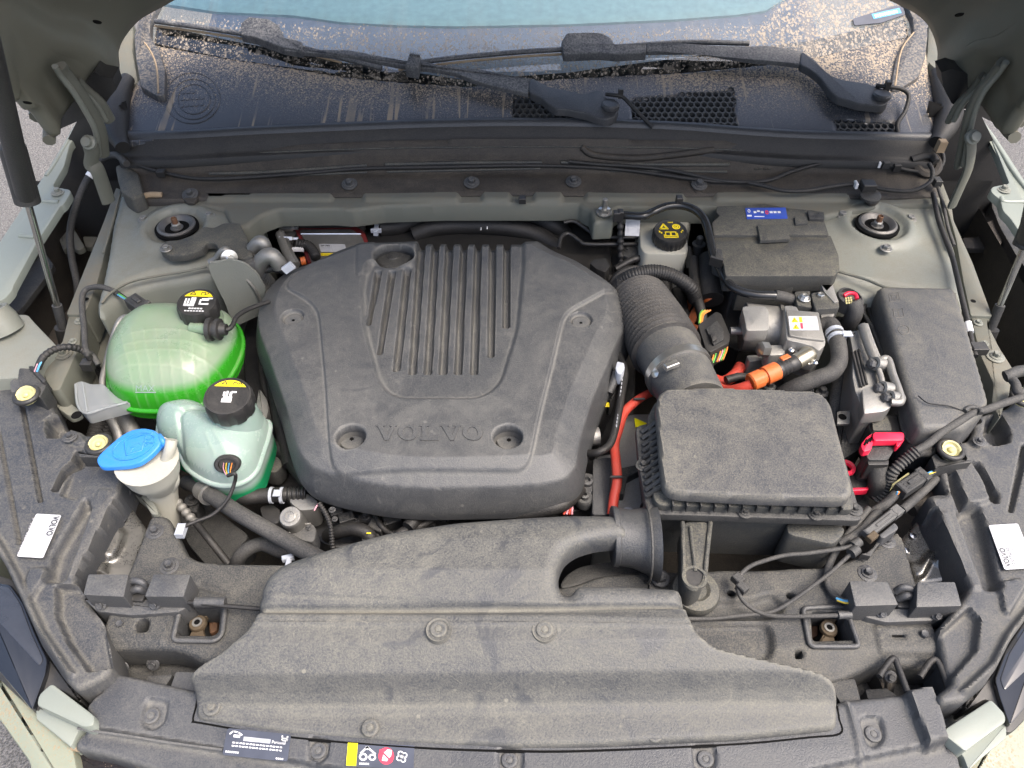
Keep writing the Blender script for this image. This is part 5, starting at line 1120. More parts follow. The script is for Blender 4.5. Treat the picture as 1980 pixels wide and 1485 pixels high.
# ------------------------------------------------------------------ washer filler
wf = thing('washer_filler', 'cream washer fluid filler neck with bright blue flap cap', 'filler neck', P(285, 900, .0))
cp = q(0, 1, [(850, 1185, .040), (885, 1250, .015), (930, 1325, -.02), (945, 1395, -.045), (960, 1470, -.07), (970, 1560, -.10)])
_r = [.038, .033, .0205, .019, .018, .017]
tube('funnel', [P(*p) for p in cp], lambda u: float(np.interp(u, np.linspace(0, 1, 6), _r)), M['white_plastic'], wf, segs=28)
tube('side_rib', TP([(335, 905, .01), (338, 930, -.005), (330, 950, -.03)]), .006, M['white_plastic'], wf, segs=8)
tube('vent_spout', TP([(318, 895, .03), (328, 870, .05), (332, 850, .06)]), .007, M['white_plastic'], wf, segs=12)
cpx = q(0, 1, [(558, 1180), (575, 1150), (640, 1090), (700, 1040), (760, 1007), (830, 995), (900, 1008), (935, 1050), (930, 1095), (880, 1150), (810, 1200), (740, 1217), (660, 1222), (595, 1226), (570, 1212)])
cc = P(262, 865, .055)
def capz(x, y): return .057 - .42 * (cc.y - y) * -1 * -1 * (1) * -.0 + .18 * (y - cc.y) + .10 * (x - cc.x)
cwp = [PS(a, b, capz) for a, b in cpx]
v, f_ = slab_vf(rounded(cwp, .006), .007, .0022, segs=3); cap = mk('cap', v, f_, M['blue'], wf)
fb = fr((218, 892), (296, 870), (222, 850), fn=lambda x, y: capz(x, y) + .0002)
tube('cap_ring', [at(fb, .5 + .52 * cos(a), .42 + .56 * sin(a)) for a in [2 * pi * k / 32 for k in range(33)]], .0009, M['blue'], cap, straight=True, segs=6, caps=False)
lines = [[(.34, .10), (.26, .78), (.36, .84), (.72, .84), (.80, .76), (.72, .12), (.34, .10)], [(.42, .42), (.66, .46)], [(.44, .18), (.50, .34)]]
for ln in lines: tube('pictogram', [at(fb, *p) for p in ln], .0011, M['blue'], cap, straight=True, segs=6)
for k in range(4): tube('pictogram', [at(fb, .88 + .10 * cos(a + k), .30 + .17 * k + .06 * sin(a + k)) for a in (0, 1.2, 2.4, 3.6)], .0010, M['blue'], cap, segs=6)
tube('hinge_strap', [PS(308, 843, lambda x, y: .058), P(313, 850, .060), P(316, 858, .056), P(312, 866, .045)], .0035, M['blue'], wf, segs=8)
slab('support_arm', q(0, 1, [(660, 1270), (690, 1265), (860, 1390), (905, 1450), (920, 1500), (880, 1500), (830, 1420), (700, 1310)]), -.03, .02, M['paint'], wf, r=.004)
box('clip_block', P(262, 938, -.02), (.03, .016, .014), M['dark'], wf, ax=(.8, -.5, 0)); bolt(wf, 246, 952, -.02, 9, M['bolt'], n=(-.3, -.6, .6))

# ------------------------------------------------------------------ aluminium pipes by the tanks
pp = thing('aluminium_pipes', 'bare aluminium pipes running down beside the coolant tank', 'pipe', P(200, 700, 0))
tube('pipe', [P(*p) for p in q(0, 1, [(600, 790, -.02), (596, 720, -.01), (622, 600, 0), (655, 480, .01), (685, 395, .02), (720, 358, .025), (790, 352, .025)])], .0048, M['galv'], pp, segs=14)
tube('pipe', [P(*p) for p in q(0, 1, [(610, 850, -.06), (650, 940, -.06), (685, 1015, -.07), (700, 1080, -.08)])], .0085, M['galv'], pp, segs=16)
tube('pipe', [P(*p) for p in q(0, 1, [(680, 830, -.06), (715, 910, -.06), (752, 985, -.06), (790, 1080, -.07)])], .0115, M['galv'], pp, segs=16)
bxk = thing('dark_hoses', 'dark rubber hoses in the gap between filler neck and lamp housing', 'hose', P(180, 830, -.1))
for i, pts in enumerate(([(200, 790, -.10), (188, 830, -.10), (175, 880, -.11), (180, 930, -.12)], [(215, 800, -.11), (205, 850, -.11), (200, 900, -.12)])): tube('hose', TP(pts), .012, M['hose'], bxk, segs=14, corr=(.006, .0009, 0, 1))
# inner sage panel behind the tank, down to the rail
slab('inner_panel', q(0, 1, [(470, 560), (500, 420), (560, 230), (620, 200), (1200, 60), (1260, 150), (1100, 330), (760, 360), (640, 600), (560, 820), (480, 700), (440, 640)]), -.05, .05, M['paint_dirty'], body, r=.01)
slab('front_lug', q(0, 1, [(350, 690), (380, 680), (400, 760), (370, 830), (420, 860), (470, 900), (400, 930), (330, 880), (310, 800)]), -.02, .015, M['paint'], body, r=.006)

# ------------------------------------------------------------------ hoses and fittings in the front left gap
h1 = thing('radiator_hose', 'long dusty grey radiator hose running diagonally under the pale tank', 'hose', P(500, 1020, -.02))
tube('hose_run', [P(*p) for p in Z(320, 900, 3.667, [(150, 120, -.07), (230, 150, -.05), (330, 215, -.03), (520, 340, -.02), (720, 455, -.02), (900, 560, -.02), (1100, 665, -.02), (1220, 740, -.02)])], .0102, M['hose'], h1, segs=20)
a_, b_ = [P(*p) for p in Z(320, 900, 3.667, [(262, 170, -.042), (308, 205, -.034)])]; tube('ferrule', [a_, b_], .0135, M['galv'], h1, straight=True, segs=28)
tube('ferrule_rim', [b_, b_ + (b_ - a_) * .12], .0142, M['zinc'], h1, straight=True, segs=28)
text('1K0 CHS', fr3(P(470, 1013, -.006), P(560, 1056, -.006), P(475, 1004, -.006)), 0, 0, .8, M['grey_ink'], h1) if False else None
h2 = thing('coolant_hose', 'black coolant hose with grey spring clamp under the engine cover corner', 'hose', P(500, 960, -.03))
tube('hose_run', [P(*p) for p in Z(320, 900, 3.667, [(330, 190, -.09), (440, 195, -.06), (560, 225, -.05), (680, 215, -.05), (850, 205, -.05)])], .0100, M['rubber'], h2, segs=20)
a_, b_ = [P(*p) for p in Z(320, 900, 3.667, [(765, 212, -.05), (812, 210, -.05)])]; 
for s_ in (-.007, .007): tube('clamp_band', [a_ + Vector((s_ - .001 + .004, 0, 0)), a_ + Vector((s_ + .003 + .004, 0, 0))], .0112, M['grey_clip'], h2, straight=True, segs=24)
box('clamp_tongue', P(*Z(320, 900, 3.667, [(790, 195)])[0], -.036), (.010, .010, .003), M['grey_clip'], h2)
tube('fitting', [P(*p) for p in Z(320, 900, 3.667, [(850, 205, -.05), (1000, 200, -.05)])], .0088, M['black'], h2, segs=18, corr=(.006, .001, 0, 1))
h3 = thing('curved_hose', 'dark curved hose bending down beneath the diagonal hose', 'hose', P(480, 1070, -.07))
tube('hose_run', [P(*p) for p in Z(320, 900, 3.667, [(500, 760, -.10), (520, 660, -.07), (590, 590, -.06), (690, 560, -.06), (800, 600, -.06), (900, 640, -.07)])], .0092, M['hose'], h3, segs=18)
box('spring_clamp', P(*Z(320, 900, 3.667, [(868, 655)])[0], -.035), (.014, .006, .008), M['grey_clip'], h3, ax=(1, .3, 0)); box('clamp_ear', P(*Z(320, 900, 3.667, [(872, 690)])[0], -.035), (.006, .012, .006), M['grey_clip'], h3)
h4 = thing('elbow_hose', 'black elbow hose with yellow mark going into a ribbed socket', 'hose', P(700, 1030, -.05))
tube('hose_run', [P(*p) for p in Z(320, 900, 3.667, [(1150, 500, -.08), (1230, 470, -.06), (1330, 450, -.05), (1420, 475, -.05), (1460, 540, -.06), (1465, 640, -.09)])], .0092, M['rubber'], h4, segs=18)
tube('socket', [P(*p) for p in Z(320, 900, 3.667, [(1455, 510, -.052), (1462, 580, -.065)])], .0112, M['dark'], h4, segs=20, straight=True)
box('paint_mark', P(*Z(320, 900, 3.667, [(1440, 478)])[0], -.040), (.006, .002, .001), M['yellow'], h4)
h5 = thing('washer_hose', 'thin black hose with crimped metal fitting left of the diagonal hose', 'hose', P(380, 1000, -.05))
tube('hose_run', [P(*p) for p in Z(320, 900, 3.667, [(210, 400, -.06), (290, 500, -.06), (370, 600, -.07), (450, 700, -.08)])], .0048, M['rubber'], h5, segs=14)
tube('crimp_fitting', [P(*p) for p in Z(320, 900, 3.667, [(60, 230, -.06), (110, 290, -.06), (170, 360, -.06), (215, 410, -.06)])], .0056, M['galv'], h5, segs=18, corr=(.011, .0010, 0, 1))
vs = thing('solenoid_valve', 'round silver topped solenoid valve on a dark bracket', 'valve', P(562, 995, .0))
c = P(562, 1000, -.012); lathe('can', [(.0135, -.04), (.0142, -.004), (.0140, 0), (.0125, .003), (.0115, .0032), (.0075, .0032), (.008, .005), (.0055, .0055), (.005, .0045), (.0025, .0048), (0, .0055)], c, M['galv'], vs, axis=(0, -.25, 1), segs=36)
slab('bracket', Z(320, 900, 3.667, [(870, 480), (960, 420), (1040, 410), (1070, 450), (1060, 520), (1040, 545), (930, 520)]), -.035, .03, M['latch'], vs, r=.004)
tube('bracket_edge', [P(*p) for p in Z(320, 900, 3.667, [(860, 490, -.033), (960, 425, -.033), (1030, 412, -.033)])], .0016, M['galv'], vs, segs=6)
bolt(vs, *Z(320, 900, 3.667, [(1015, 440)])[0], -.033, 6, M['bolt'])
wl = thing('ribbed_cable', 'thin corrugated cable sleeve hanging from the engine cover edge', 'cable', P(640, 1000, -.02))
tube('sleeve', [P(*p) for p in Z(320, 900, 3.667, [(1090, 270, -.01), (1140, 350, -.015), (1170, 430, -.02), (1180, 520, -.03), (1190, 590, -.04), (1240, 650, -.06)])], .0030, M['rubber'], wl, segs=12, corr=(.0035, .0006, 0, 1))
tube('wire', [P(*p) for p in Z(320, 900, 3.667, [(1085, 270, -.01), (1070, 290, -.01), (1055, 320, -.012)])], .001, M['wire_pink'], wl, segs=6)
bolt(wl, *Z(320, 900, 3.667, [(1182, 315)])[0], -.02, 7, M['bolt']); bolt(wl, *Z(320, 900, 3.667, [(1200, 380)])[0], -.03, 6, M['bolt'])
gl = thing('gearbox_housing', 'cast gearbox flange and brackets in the dark front left gap', 'gearbox', P(430, 1000, -.1))
slab('flange', Z(320, 900, 3.667, [(120, 240), (230, 180), (280, 260), (600, 500), (500, 600), (480, 740), (300, 720), (160, 560), (100, 400)]), -.12, .05, M['dark'], gl, r=.01)
slab('lug', Z(320, 900, 3.667, [(130, 230), (170, 200), (230, 210), (245, 260), (225, 330), (180, 330)]), -.09, .03, M['dark'], gl, r=.006); bolt(gl, *Z(320, 900, 3.667, [(190, 245)])[0], -.088, 14, M['dark'], washer=True)
slab('pump_cover', Z(320, 900, 3.667, [(870, 250), (900, 200), (1000, 190), (1090, 260), (1060, 310), (950, 320)]), -.05, .04, M['cast'], gl, r=.006)
slab('casting', Z(320, 900, 3.667, [(660, 290), (760, 270), (820, 320), (800, 420), (700, 400)]), -.07, .05, M['black'], gl, r=.008)
# tangle of small dark hoses and looms under the cover edge
lm = thing('engine_loom', 'tangle of black looms and pipes under the engine cover front edge', 'cable loom', P(780, 1010, -.05))
for pts, r in (([(1490, 350, -.05), (1530, 430, -.05), (1600, 480, -.06), (1700, 460, -.06)], .004), ([(1580, 560, -.04), (1680, 470, -.04), (1800, 430, -.04), (1900, 380, -.04)], .006), ([(1720, 440, -.03), (1800, 350, -.03), (1860, 330, -.03)], .009), ([(1380, 380, -.07), (1480, 390, -.07), (1620, 380, -.07)], .010), ([(1200, 580, -.06), (1300, 570, -.06), (1370, 580, -.06)], .003), ([(1560, 540, -.05), (1640, 520, -.05), (1760, 470, -.05), (1900, 480, -.05)], .004)):
    tube('loom', [P(*p) for p in Z(320, 900, 3.667, pts)], r, M['rubber'], lm, segs=10)
for x, y, s in ((1500, 450, .02), (1700, 520, .016), (1610, 400, .022), (1870, 420, .018), (1290, 390, .02), (1220, 350, .016), (1960, 400, .016)): box('junction', P(*Z(320, 900, 3.667, [(x, y)])[0], -.06), (s, s * .7, .02), M['dark'], lm, ax=(1, .4 * sin(x), 0))
for x, y in ((1285, 620), (1345, 400), (1420, 360), (1560, 330), (1660, 350)): bolt(lm, *Z(320, 900, 3.667, [(x, y)])[0], -.06, 9, M['bolt'])
for pts, r in (([(520, 700, -.04), (530, 760, -.05), (545, 830, -.05), (560, 900, -.06)], .010), ([(505, 660, -.03), (508, 720, -.05), (520, 780, -.06)], .006), ([(520, 860, -.06), (555, 880, -.06), (600, 940, -.06)], .012)):
    tube('side_hose', TP(pts), r, M['rubber'], lm, segs=12)
slab('side_casting', q(0, 1, [(1500, 760), (1550, 830), (1560, 900), (1530, 970), (1480, 900)]), -.04, .03, M['cast'], lm, r=.008)
slab('side_casting', q(0, 1, [(1520, 1140), (1600, 1120), (1650, 1200), (1600, 1260), (1510, 1240)]), -.06, .03, M['darkdust'], lm, r=.008)
bolt(lm, 514, 822, -.035, 12, M['bolt'])

# ------------------------------------------------------------------ metal shield, finned pump and pipes by the left tower
sd1 = thing('heat_shield', 'bent dusty steel shield standing behind the green tank', 'heat shield', P(450, 560, .0))
hs = [(138, 690), (150, 760), (235, 960), (300, 1100), (370, 1290), (400, 1380), (640, 1380), (690, 1120), (600, 960), (470, 830), (330, 745), (230, 720)]
w_ = rounded([PV(*p, .90) for p in Z(380, 380, 5.5, hs)], .006); n = len(w_); w_ = [Vector((p.x, p.y + .03 * math.sin((p.x - w_[0].x) * 30), p.z)) for p in w_]; V = w_ + [p + Vector((0, .004, 0)) for p in w_]
mk('shield', V, [tuple(range(n)), tuple(reversed(range(n, 2 * n)))] + [(i, (i + 1) % n, (i + 1) % n + n, i + n) for i in range(n)], M['shield'], sd1)
tube('rolled_edge', [PV(*p, .925) for p in Z(380, 380, 5.5, [(690, 1120), (600, 960), (470, 830), (330, 745), (230, 720), (145, 700)])], .0028, M['galv'], sd1, segs=8)
tube('bolt_arm', [PV(*p, .94) for p in Z(380, 380, 5.5, [(145, 700), (210, 670), (270, 590), (310, 570), (350, 600)])], .006, M['galv'], sd1, segs=8)
lathe('bolt', [(.0125, 0), (.0125, .002), (.006, .003), (.006, .010), (.005, .011)], PV(*ZD([(345, 650)])[0], .93), M['zinc'], sd1, axis=(.5, -.75, .3), segs=20)
fp = thing('finned_cooler', 'finned cylindrical cooler with flat round cap and elbow pipes', 'cooler', P(490, 540, .0))
tube('fins', [PV(*ZD([(480, 760)])[0], .985), PV(*ZD([(700, 1010)])[0], .985)], .027, M['galv'], fp, segs=36, straight=True, corr=(.0042, .0016, 0, 1))
lathe('round_cap', [(.020, -.02), (.020, 0), (.0235, .001), (.0235, .004), (.021, .0052), (.006, .0052), (.005, .0075), (0, .008)], P(*ZD([(505, 625)])[0], .022), M['galv'], fp, axis=(0, -.15, 1), segs=36)
tube('elbow_pipe', [PV(*ZD([p])[0], .97) for p in ((600, 560), (660, 490), (710, 500), (740, 590), (745, 640))], .0105, M['galv'], fp, segs=16)
tube('elbow_pipe', [PV(*ZD([p])[0], .95) for p in ((640, 800), (680, 700), (740, 640), (800, 630), (850, 680), (890, 740))], .0125, M['galv'], fp, segs=16)
box('hose_clamp', PV(*ZD([(975, 755)])[0], .93), (.018, .006, .012), M['grey_clip'], fp, ax=(.8, .2, .5)); tube('short_hose', [PV(*ZD([p])[0], .95) for p in ((730, 780), (830, 765), (940, 790))], .006, M['rubber'], fp, segs=10)
mb = thing('engine_mount_arm', 'cast dark mount arm lying on the left strut tower', 'mount arm', P(400, 480, .06))
slab('arm', q(0, 0, [(925, 1450), (930, 1425), (960, 1395), (1040, 1390), (1120, 1360), (1180, 1310), (1240, 1320), (1300, 1290), (1390, 1295), (1450, 1420), (1470, 1480), (1400, 1500), (1280, 1470), (1250, 1410), (1200, 1405), (1180, 1440), (1080, 1478), (980, 1482)]), .072, .012, M['darkdust'], mb, r=.006, bevel=.004)
slab('arm_drop', q(0, 0, [(1330, 1290), (1392, 1295), (1452, 1420), (1480, 1520), (1420, 1540), (1380, 1440)]), .066, .03, M['latch'], mb, r=.004, bevel=.003)
bolt(mb, *q(0, 0, [(965, 1445)])[0], .074, 11, M['galv'])

# ------------------------------------------------------------------ left side connector, sage box with stub
sb = thing('sage_box', 'sage green box section with round stub at the left edge', 'body box', P(40, 640, .0))
slab('box_section', q(0, 1, [(-90, 335), (160, 338), (195, 380), (330, 520), (250, 600), (200, 700), (-90, 720)]), .030, .10, M['paint'], sb, r=.006, bevel=.006)
slab('lower_step', q(0, 1, [(-60, 600), (60, 640), (130, 700), (40, 760), (-60, 720)]), .0, .06, M['paint_dirty'], sb, r=.006, bevel=.004)
lathe('stub', [(.028, 0), (.027, .02), (.024, .032), (.0235, .036), (.017, .036), (.016, .025)], P(*q(0, 1, [(30, 440)])[0], .028), M['paint'], sb, axis=(-.3, .3, 1), segs=28)
lathe('bore', [(.0165, 0), (0, .0002)], P(*q(0, 1, [(30, 440)])[0], .028) + Vector((-.3, .3, 1)).normalized() * .030, M['void'], sb, axis=(-.3, .3, 1), segs=20)
cl_ = thing('lamp_plug', 'grey and black multi-pin plug on top of the left lamp housing', 'connector', P(60, 720, .02))
for nm, pts, z, dp, m in (('plug_body', [(110, 220), (120, 165), (200, 170), (260, 235), (290, 270), (250, 350), (210, 330), (130, 300)], .035, .035, 'dark'), ('plug_step', [(60, 250), (115, 215), (170, 240), (160, 300), (70, 320)], .028, .03, 'lamp'), ('collar', [(172, 155), (205, 150), (290, 240), (270, 260)], .040, .02, 'black')):
    slab(nm, Z(0, 660, 3.229, pts), z, dp, M[m], cl_, r=.003, bevel=.002)
tube('cable', [P(*p) for p in Z(0, 660, 3.229, [(235, 170, .04), (270, 100, .05), (340, 50, .05), (430, 35, .045), (510, 55, .03), (560, 100, .02), (610, 170, -.02), (635, 230, -.05)])], .0048, M['rubber'], cl_, segs=12, corr=(.006, .0005, .1, .9))
for i, (m, d_) in enumerate((('wire_pink', -8), ('wire_blue', 6), ('rubber', 0))): tube('wire', [P(*p) for p in Z(0, 660, 3.229, [(225 + d_, 190, .04), (240 + d_, 150, .046), (262 + d_, 110, .05)])], .0014, M[m], cl_, segs=6)
box('cable_clip', P(*ZF([(550, 145)])[0], .01), (.016, .014, .014), M['black'], cl_)
dc = thing('drain_hose', 'dusty black hose with white tape ring running down by the left hinge', 'hose', P(150, 420, .05))
tube('hose_run', [P(*p) for p in Z(0, 180, 2.856, [(700, 390, .10), (650, 345, .10), (590, 350, .09), (540, 385, .08), (505, 440, .07), (460, 520, .05), (415, 640, .03), (388, 760, .0), (395, 900, -.03), (425, 1050, -.06), (430, 1150, -.09)])], .0060, M['hose'], dc, segs=14)
a_, b_ = [P(*p) for p in Z(0, 180, 2.856, [(512, 435, .073), (492, 462, .068)])]; tube('tape_ring', [a_, b_], .0070, M['white_print'], dc, straight=True, segs=18)
# ------------------------------------------------------------------ lamp housings
def lamp(side, outl, feats, lens, lens_hi, gap, z=0.0):
    t = thing('headlamp', 'dusty grey headlamp housing filling the %s corner, with a white sticker' % side, 'headlamp', P(60 if side == 'left' else 1920, 1000, z))
    sg = 1 if side == 'left' else -1; xc = P(0 if side == 'left' else 1980, 1000, z).x
    def zf(X, Y): return z + .008 - .10 * np.clip(np.abs(X - xc) - .06, 0, 1) * 0 
    h = sheet('housing', rxy(outl, z, .006), zf, .0022, M['lamp'], t, er=.006, skirt=.05, feats=feats, sharp=48)
    slab('lens_seal', gap, z - .022, .03, M['black'], t, r=.006, bevel=.004)
    slab('lens', lens, z - .014, .06, M['lens'], t, r=.004, bevel=.0015)
    slab('lens_reflection', lens_hi, z - .0128, .004, M['lens_grey'], t, r=.004, bevel=.001)  # lighter plate on the lens paints in its bright reflection
    return t, h
M['lens'] = plain('headlamp_lens', (.012, .013, .016), .06, Coat_Weight=1.0, Coat_Roughness=.03)
M['lens_grey'] = plain('lens_reflection_grey', (.032, .034, .040), .12, Coat_Weight=1.0)
LO = [(-70, 690), (0, 730), (30, 715), (58, 712), (78, 745), (97, 765), (106, 795), (135, 835), (175, 848), (215, 850), (256, 878), (258, 895), (236, 948), (235, 955), (200, 1022), (168, 1085), (157, 1106), (150, 1128), (168, 1165), (196, 1200), (214, 1250), (222, 1300), (205, 1318), (170, 1335), (150, 1340), (128, 1318), (83, 1250), (43, 1160), (18, 1100), (0, 1075), (-70, 980)]
def fp_(conv, pts, z=.006): return [(p.x, p.y) for p in rounded(W(conv(pts), z), .002, 3)]
fL = [(fp_(ZF, [(135, 400), (150, 395), (266, 1010), (250, 1010)]), -.010, .004), (fp_(ZF, [(-10, 560), (0, 555), (135, 1270), (122, 1275)]), -.008, .003),
      (fp_(ZF, [(478, 690), (520, 700), (510, 770), (440, 800), (360, 945), (330, 930), (400, 800), (455, 750)]), -.022, .006),
      (fp_(ZF, [(510, 720), (620, 720), (650, 740), (480, 990), (385, 965), (440, 810)]), -.008, .006),
      (fp_(ZF, [(300, 490), (350, 455), (445, 545), (390, 600), (310, 605), (292, 550)]), -.03, .008),
      (fp_(ZF, [(400, 440), (500, 420), (525, 450), (520, 600), (560, 650), (480, 660), (420, 620), (450, 560)]), .004, .005),
      (fp_(ZF, [(538, 990), (570, 1050), (410, 1485), (380, 1500), (300, 1500), (340, 1330), (500, 1060)]), -.014, .014),
      (fp_(ZF, [(560, 1030), (625, 930), (700, 935), (690, 960), (440, 1480), (390, 1480)]), .002, .006),
      (fp_(ZF, [(715, 985), (735, 1000), (500, 1460), (478, 1460)]), -.03, .004),
      (fp_(ZF, [(200, 1430), (290, 1425), (310, 1450), (200, 1640), (170, 1500)]), .006, .008),
      (fp_(lambda p: q(0, 2, p), [(-20, 140), (20, 190), (150, 430), (270, 700), (440, 950), (400, 960), (220, 690), (110, 460), (-20, 240)]), .008, .008),
      (fp_(lambda p: q(0, 2, p), [(330, 430), (450, 430), (590, 640), (640, 900), (520, 930), (400, 760), (330, 600)]), -.012, .006)]
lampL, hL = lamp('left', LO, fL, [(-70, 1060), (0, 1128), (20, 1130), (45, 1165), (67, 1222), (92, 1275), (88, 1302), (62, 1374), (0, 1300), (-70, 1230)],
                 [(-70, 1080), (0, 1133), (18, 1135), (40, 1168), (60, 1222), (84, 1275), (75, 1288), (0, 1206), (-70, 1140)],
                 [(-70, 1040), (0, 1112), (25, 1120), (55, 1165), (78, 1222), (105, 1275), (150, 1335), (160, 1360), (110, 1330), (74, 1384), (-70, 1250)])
slab('mount_flange', q(0, 2, [(420, 820), (530, 820), (540, 870), (500, 960), (620, 960), (630, 1000), (500, 1040), (430, 1000), (440, 930)]), -.03, .02, M['lamp'], lampL, r=.003)
slab('mount_tab', q(0, 2, [(430, 1010), (490, 1010), (465, 1055), (430, 1040)]), -.02, .01, M['dark'], lampL, r=.002)
RO = [(1806, 902), (1816, 888), (1850, 862), (1868, 858), (1876, 845), (1872, 815), (1905, 805), (1942, 795), (1960, 780), (2050, 765), (2050, 1120), (1985, 1190), (1950, 1240), (1925, 1290), (1900, 1330), (1860, 1362), (1815, 1368), (1806, 1350), (1838, 1325), (1826, 1270), (1815, 1215), (1840, 1185), (1868, 1148), (1850, 1110), (1832, 1060), (1800, 1000), (1788, 965), (1812, 960), (1828, 962), (1815, 930)]
fR = [(fp_(ZG, [(800, 540), (820, 510), (970, 490), (1040, 600), (1130, 770), (1090, 800), (920, 830), (860, 700)]), .005, .008),
      (fp_(ZG, [(795, 540), (830, 560), (930, 820), (880, 850), (830, 720)]), -.016, .010), (fp_(ZG, [(990, 470), (1040, 480), (1190, 740), (1180, 800), (1120, 770), (1060, 610)]), -.018, .010),
      (fp_(ZG, [(1100, 140), (1215, 100), (1280, 240), (1270, 310), (1160, 335), (1080, 280)]), -.028, .012), (fp_(ZG, [(960, 140), (1100, 110), (1130, 220), (1060, 260), (1100, 330), (1000, 350), (962, 300)]), .004, .006),
      (fp_(ZG, [(1385, 330), (1402, 330), (1402, 480), (1300, 880), (1278, 870)]), -.010, .004), (fp_(ZG, [(865, 900), (920, 830), (1030, 830), (1080, 960), (1200, 1485), (1090, 1485), (1000, 1200)]), -.016, .014),
      (fp_(ZG, [(655, 765), (790, 765), (850, 870), (870, 960), (1060, 1485), (985, 1485), (720, 960)]), .003, .006), (fp_(ZG, [(655, 850), (690, 840), (960, 1485), (905, 1485)]), -.03, .004),
      (fp_(lambda p: q(2, 2, p), [(1460, 20), (1520, 10), (1660, 450), (1620, 480)]), .002, .006),
      (fp_(lambda p: q(2, 2, p), [(1480, 720), (1660, 560), (1720, 620), (1700, 800), (1560, 960), (1500, 860)]), -.012, .006),
      (fp_(lambda p: q(2, 2, p), [(1990, 560), (1860, 720), (1780, 880), (1640, 1010), (1600, 1050), (1640, 1060), (1810, 920), (1890, 760), (2000, 640)]), .008, .008),
      (fp_(lambda p: q(2, 2, p), [(1820, 420), (1950, 395), (1985, 440), (1880, 610), (1850, 590)]), .006, .006)]
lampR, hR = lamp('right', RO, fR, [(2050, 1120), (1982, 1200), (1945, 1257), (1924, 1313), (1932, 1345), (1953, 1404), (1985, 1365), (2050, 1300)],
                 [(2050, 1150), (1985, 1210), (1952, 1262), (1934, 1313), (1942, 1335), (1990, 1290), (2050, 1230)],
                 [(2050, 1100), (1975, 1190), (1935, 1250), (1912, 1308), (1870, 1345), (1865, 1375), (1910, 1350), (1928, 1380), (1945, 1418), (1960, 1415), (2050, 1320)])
slab('mount_flange', q(2, 2, [(1545, 925), (1570, 895), (1660, 895), (1670, 960), (1640, 1020), (1660, 1080), (1640, 1140), (1600, 1140), (1590, 1060), (1560, 1010)]), -.03, .02, M['lamp'], lampR, r=.003)
# stickers
def wsticker(lamp_, h, p0, p1, p3, texts, label=None):
    f = fr3(P(*p0, .0125), P(*p1, .0125), P(*p3, .0125)); t = plate('white_sticker', f, rect(0, 0, 1, 1), 0, .0006, M['sticker'], lamp_, r=.0025)
    return f, t
# left: runs top right to bottom right, text baseline down the right edge
f, s = wsticker(lampL, hL, (32, 1076), (70, 993), (83, 1079), None)
f = fr3(P(104, 998, .0131), P(70, 1079, .0131), P(122, 999, .0131))
text('VOLVO', f, .0, .0, .9, M['ink'], lampL, h=.0002, xs=.78, bold=.02)
f = fr3(P(98, 998, .0131), P(64, 1079, .0131), P(146, 999, .0131))
fb_ = f
plates('print', f, [rect(u, v, u + w_, v + .035) for v in (.44, .54, .62, .70, .78, .86) for u, w_ in ((.08, .2), (.31, .12), (.46, .22), (.72, .16))], .0002, .0004, M['grey_ink'], lampL) if False else None
plates('print', f, [rect(.06 + .058 * i, v - .045, .06 + .058 * i + .036, v - .02) for v in (-.1, -.22, -.34, -.5, -.62) for i in range(15) if (i * 7 + int(v * 50)) % 4], .0002, .0004, M['grey_ink'], lampL)
f2 = fr3(P(1911, 1016, .0125), P(1942, 1102, .0125), P(1962, 1013, .0125))
plate('white_sticker', f2, rect(0, 0, 1, 1.12), 0, .0006, M['sticker'], lampR, r=.0025)
f3 = fr3(P(1957, 1097, .0131), P(1926, 1017, .0131), P(1901, 1099, .0131))
text('VOLVO', f3, .02, .02, .27, M['ink'], lampR, h=.0002, xs=.8, bold=.02)
text('32203750 50', f3, .02, -.16, .17, M['ink'], lampR, h=.0002, xs=.8)
plates('print', f3, [rect(.46 + .045 * i, v, .46 + .045 * i + .028, v + .035) for v in (.05, .14) for i in range(11) if (i * 5 + int(v * 50)) % 3], .0002, .0004, M['grey_ink'], lampR)
plates('print', f3, [rect(.04 + .045 * i, v, .04 + .045 * i + .028, v + .035) for v in (-.28, -.38, -.48) for i in range(20) if (i * 5 + int(v * 50)) % 3], .0002, .0004, M['grey_ink'], lampR)
# cream adjusters
for px, py, z, lab in ((51, 764, .035, 'cream adjuster wheel by the plug on the left lamp housing'), (191, 859, .02, 'cream adjuster wheel next to the blue cap'), (1838, 870, .035, 'cream adjuster wheel in the boxy corner of the right lamp housing'), (1980, 768, .03, 'cream adjuster wheel cut by the right picture edge')):
    c = P(px, py, z); t = thing('adjuster_wheel', lab, 'adjuster', c, 'cream lamp adjusters'); k = MPP(px, py, z); ax = (0, -.35, 1)
    lathe('holder', [(23 * k, -.02), (22 * k, 0), (20 * k, .003), (18.5 * k, .002), (18.5 * k, -.006)], c, M['black'], t, axis=ax, segs=32) if False else tube('holder', [c + Vector((21 * k * cos(a), 21 * k * sin(a), 0)) for a in [2 * pi * j / 32 for j in range(33)]], .0035, M['black'], t, straight=True, segs=8, caps=False)
    lathe('wheel', [(19 * k, -.005), (19 * k, .001), (18 * k, .0035), (15.5 * k, .003), (12 * k, .0), (6 * k, -.0005), (5.5 * k, .003), (3 * k, .0045), (0, .0048)], c, M['cream'], t, axis=ax, segs=36, rf=lambda an, r, h: 1 + (.012 * math.copysign(1, sin(12 * an)) if r > 15 * k else 0))
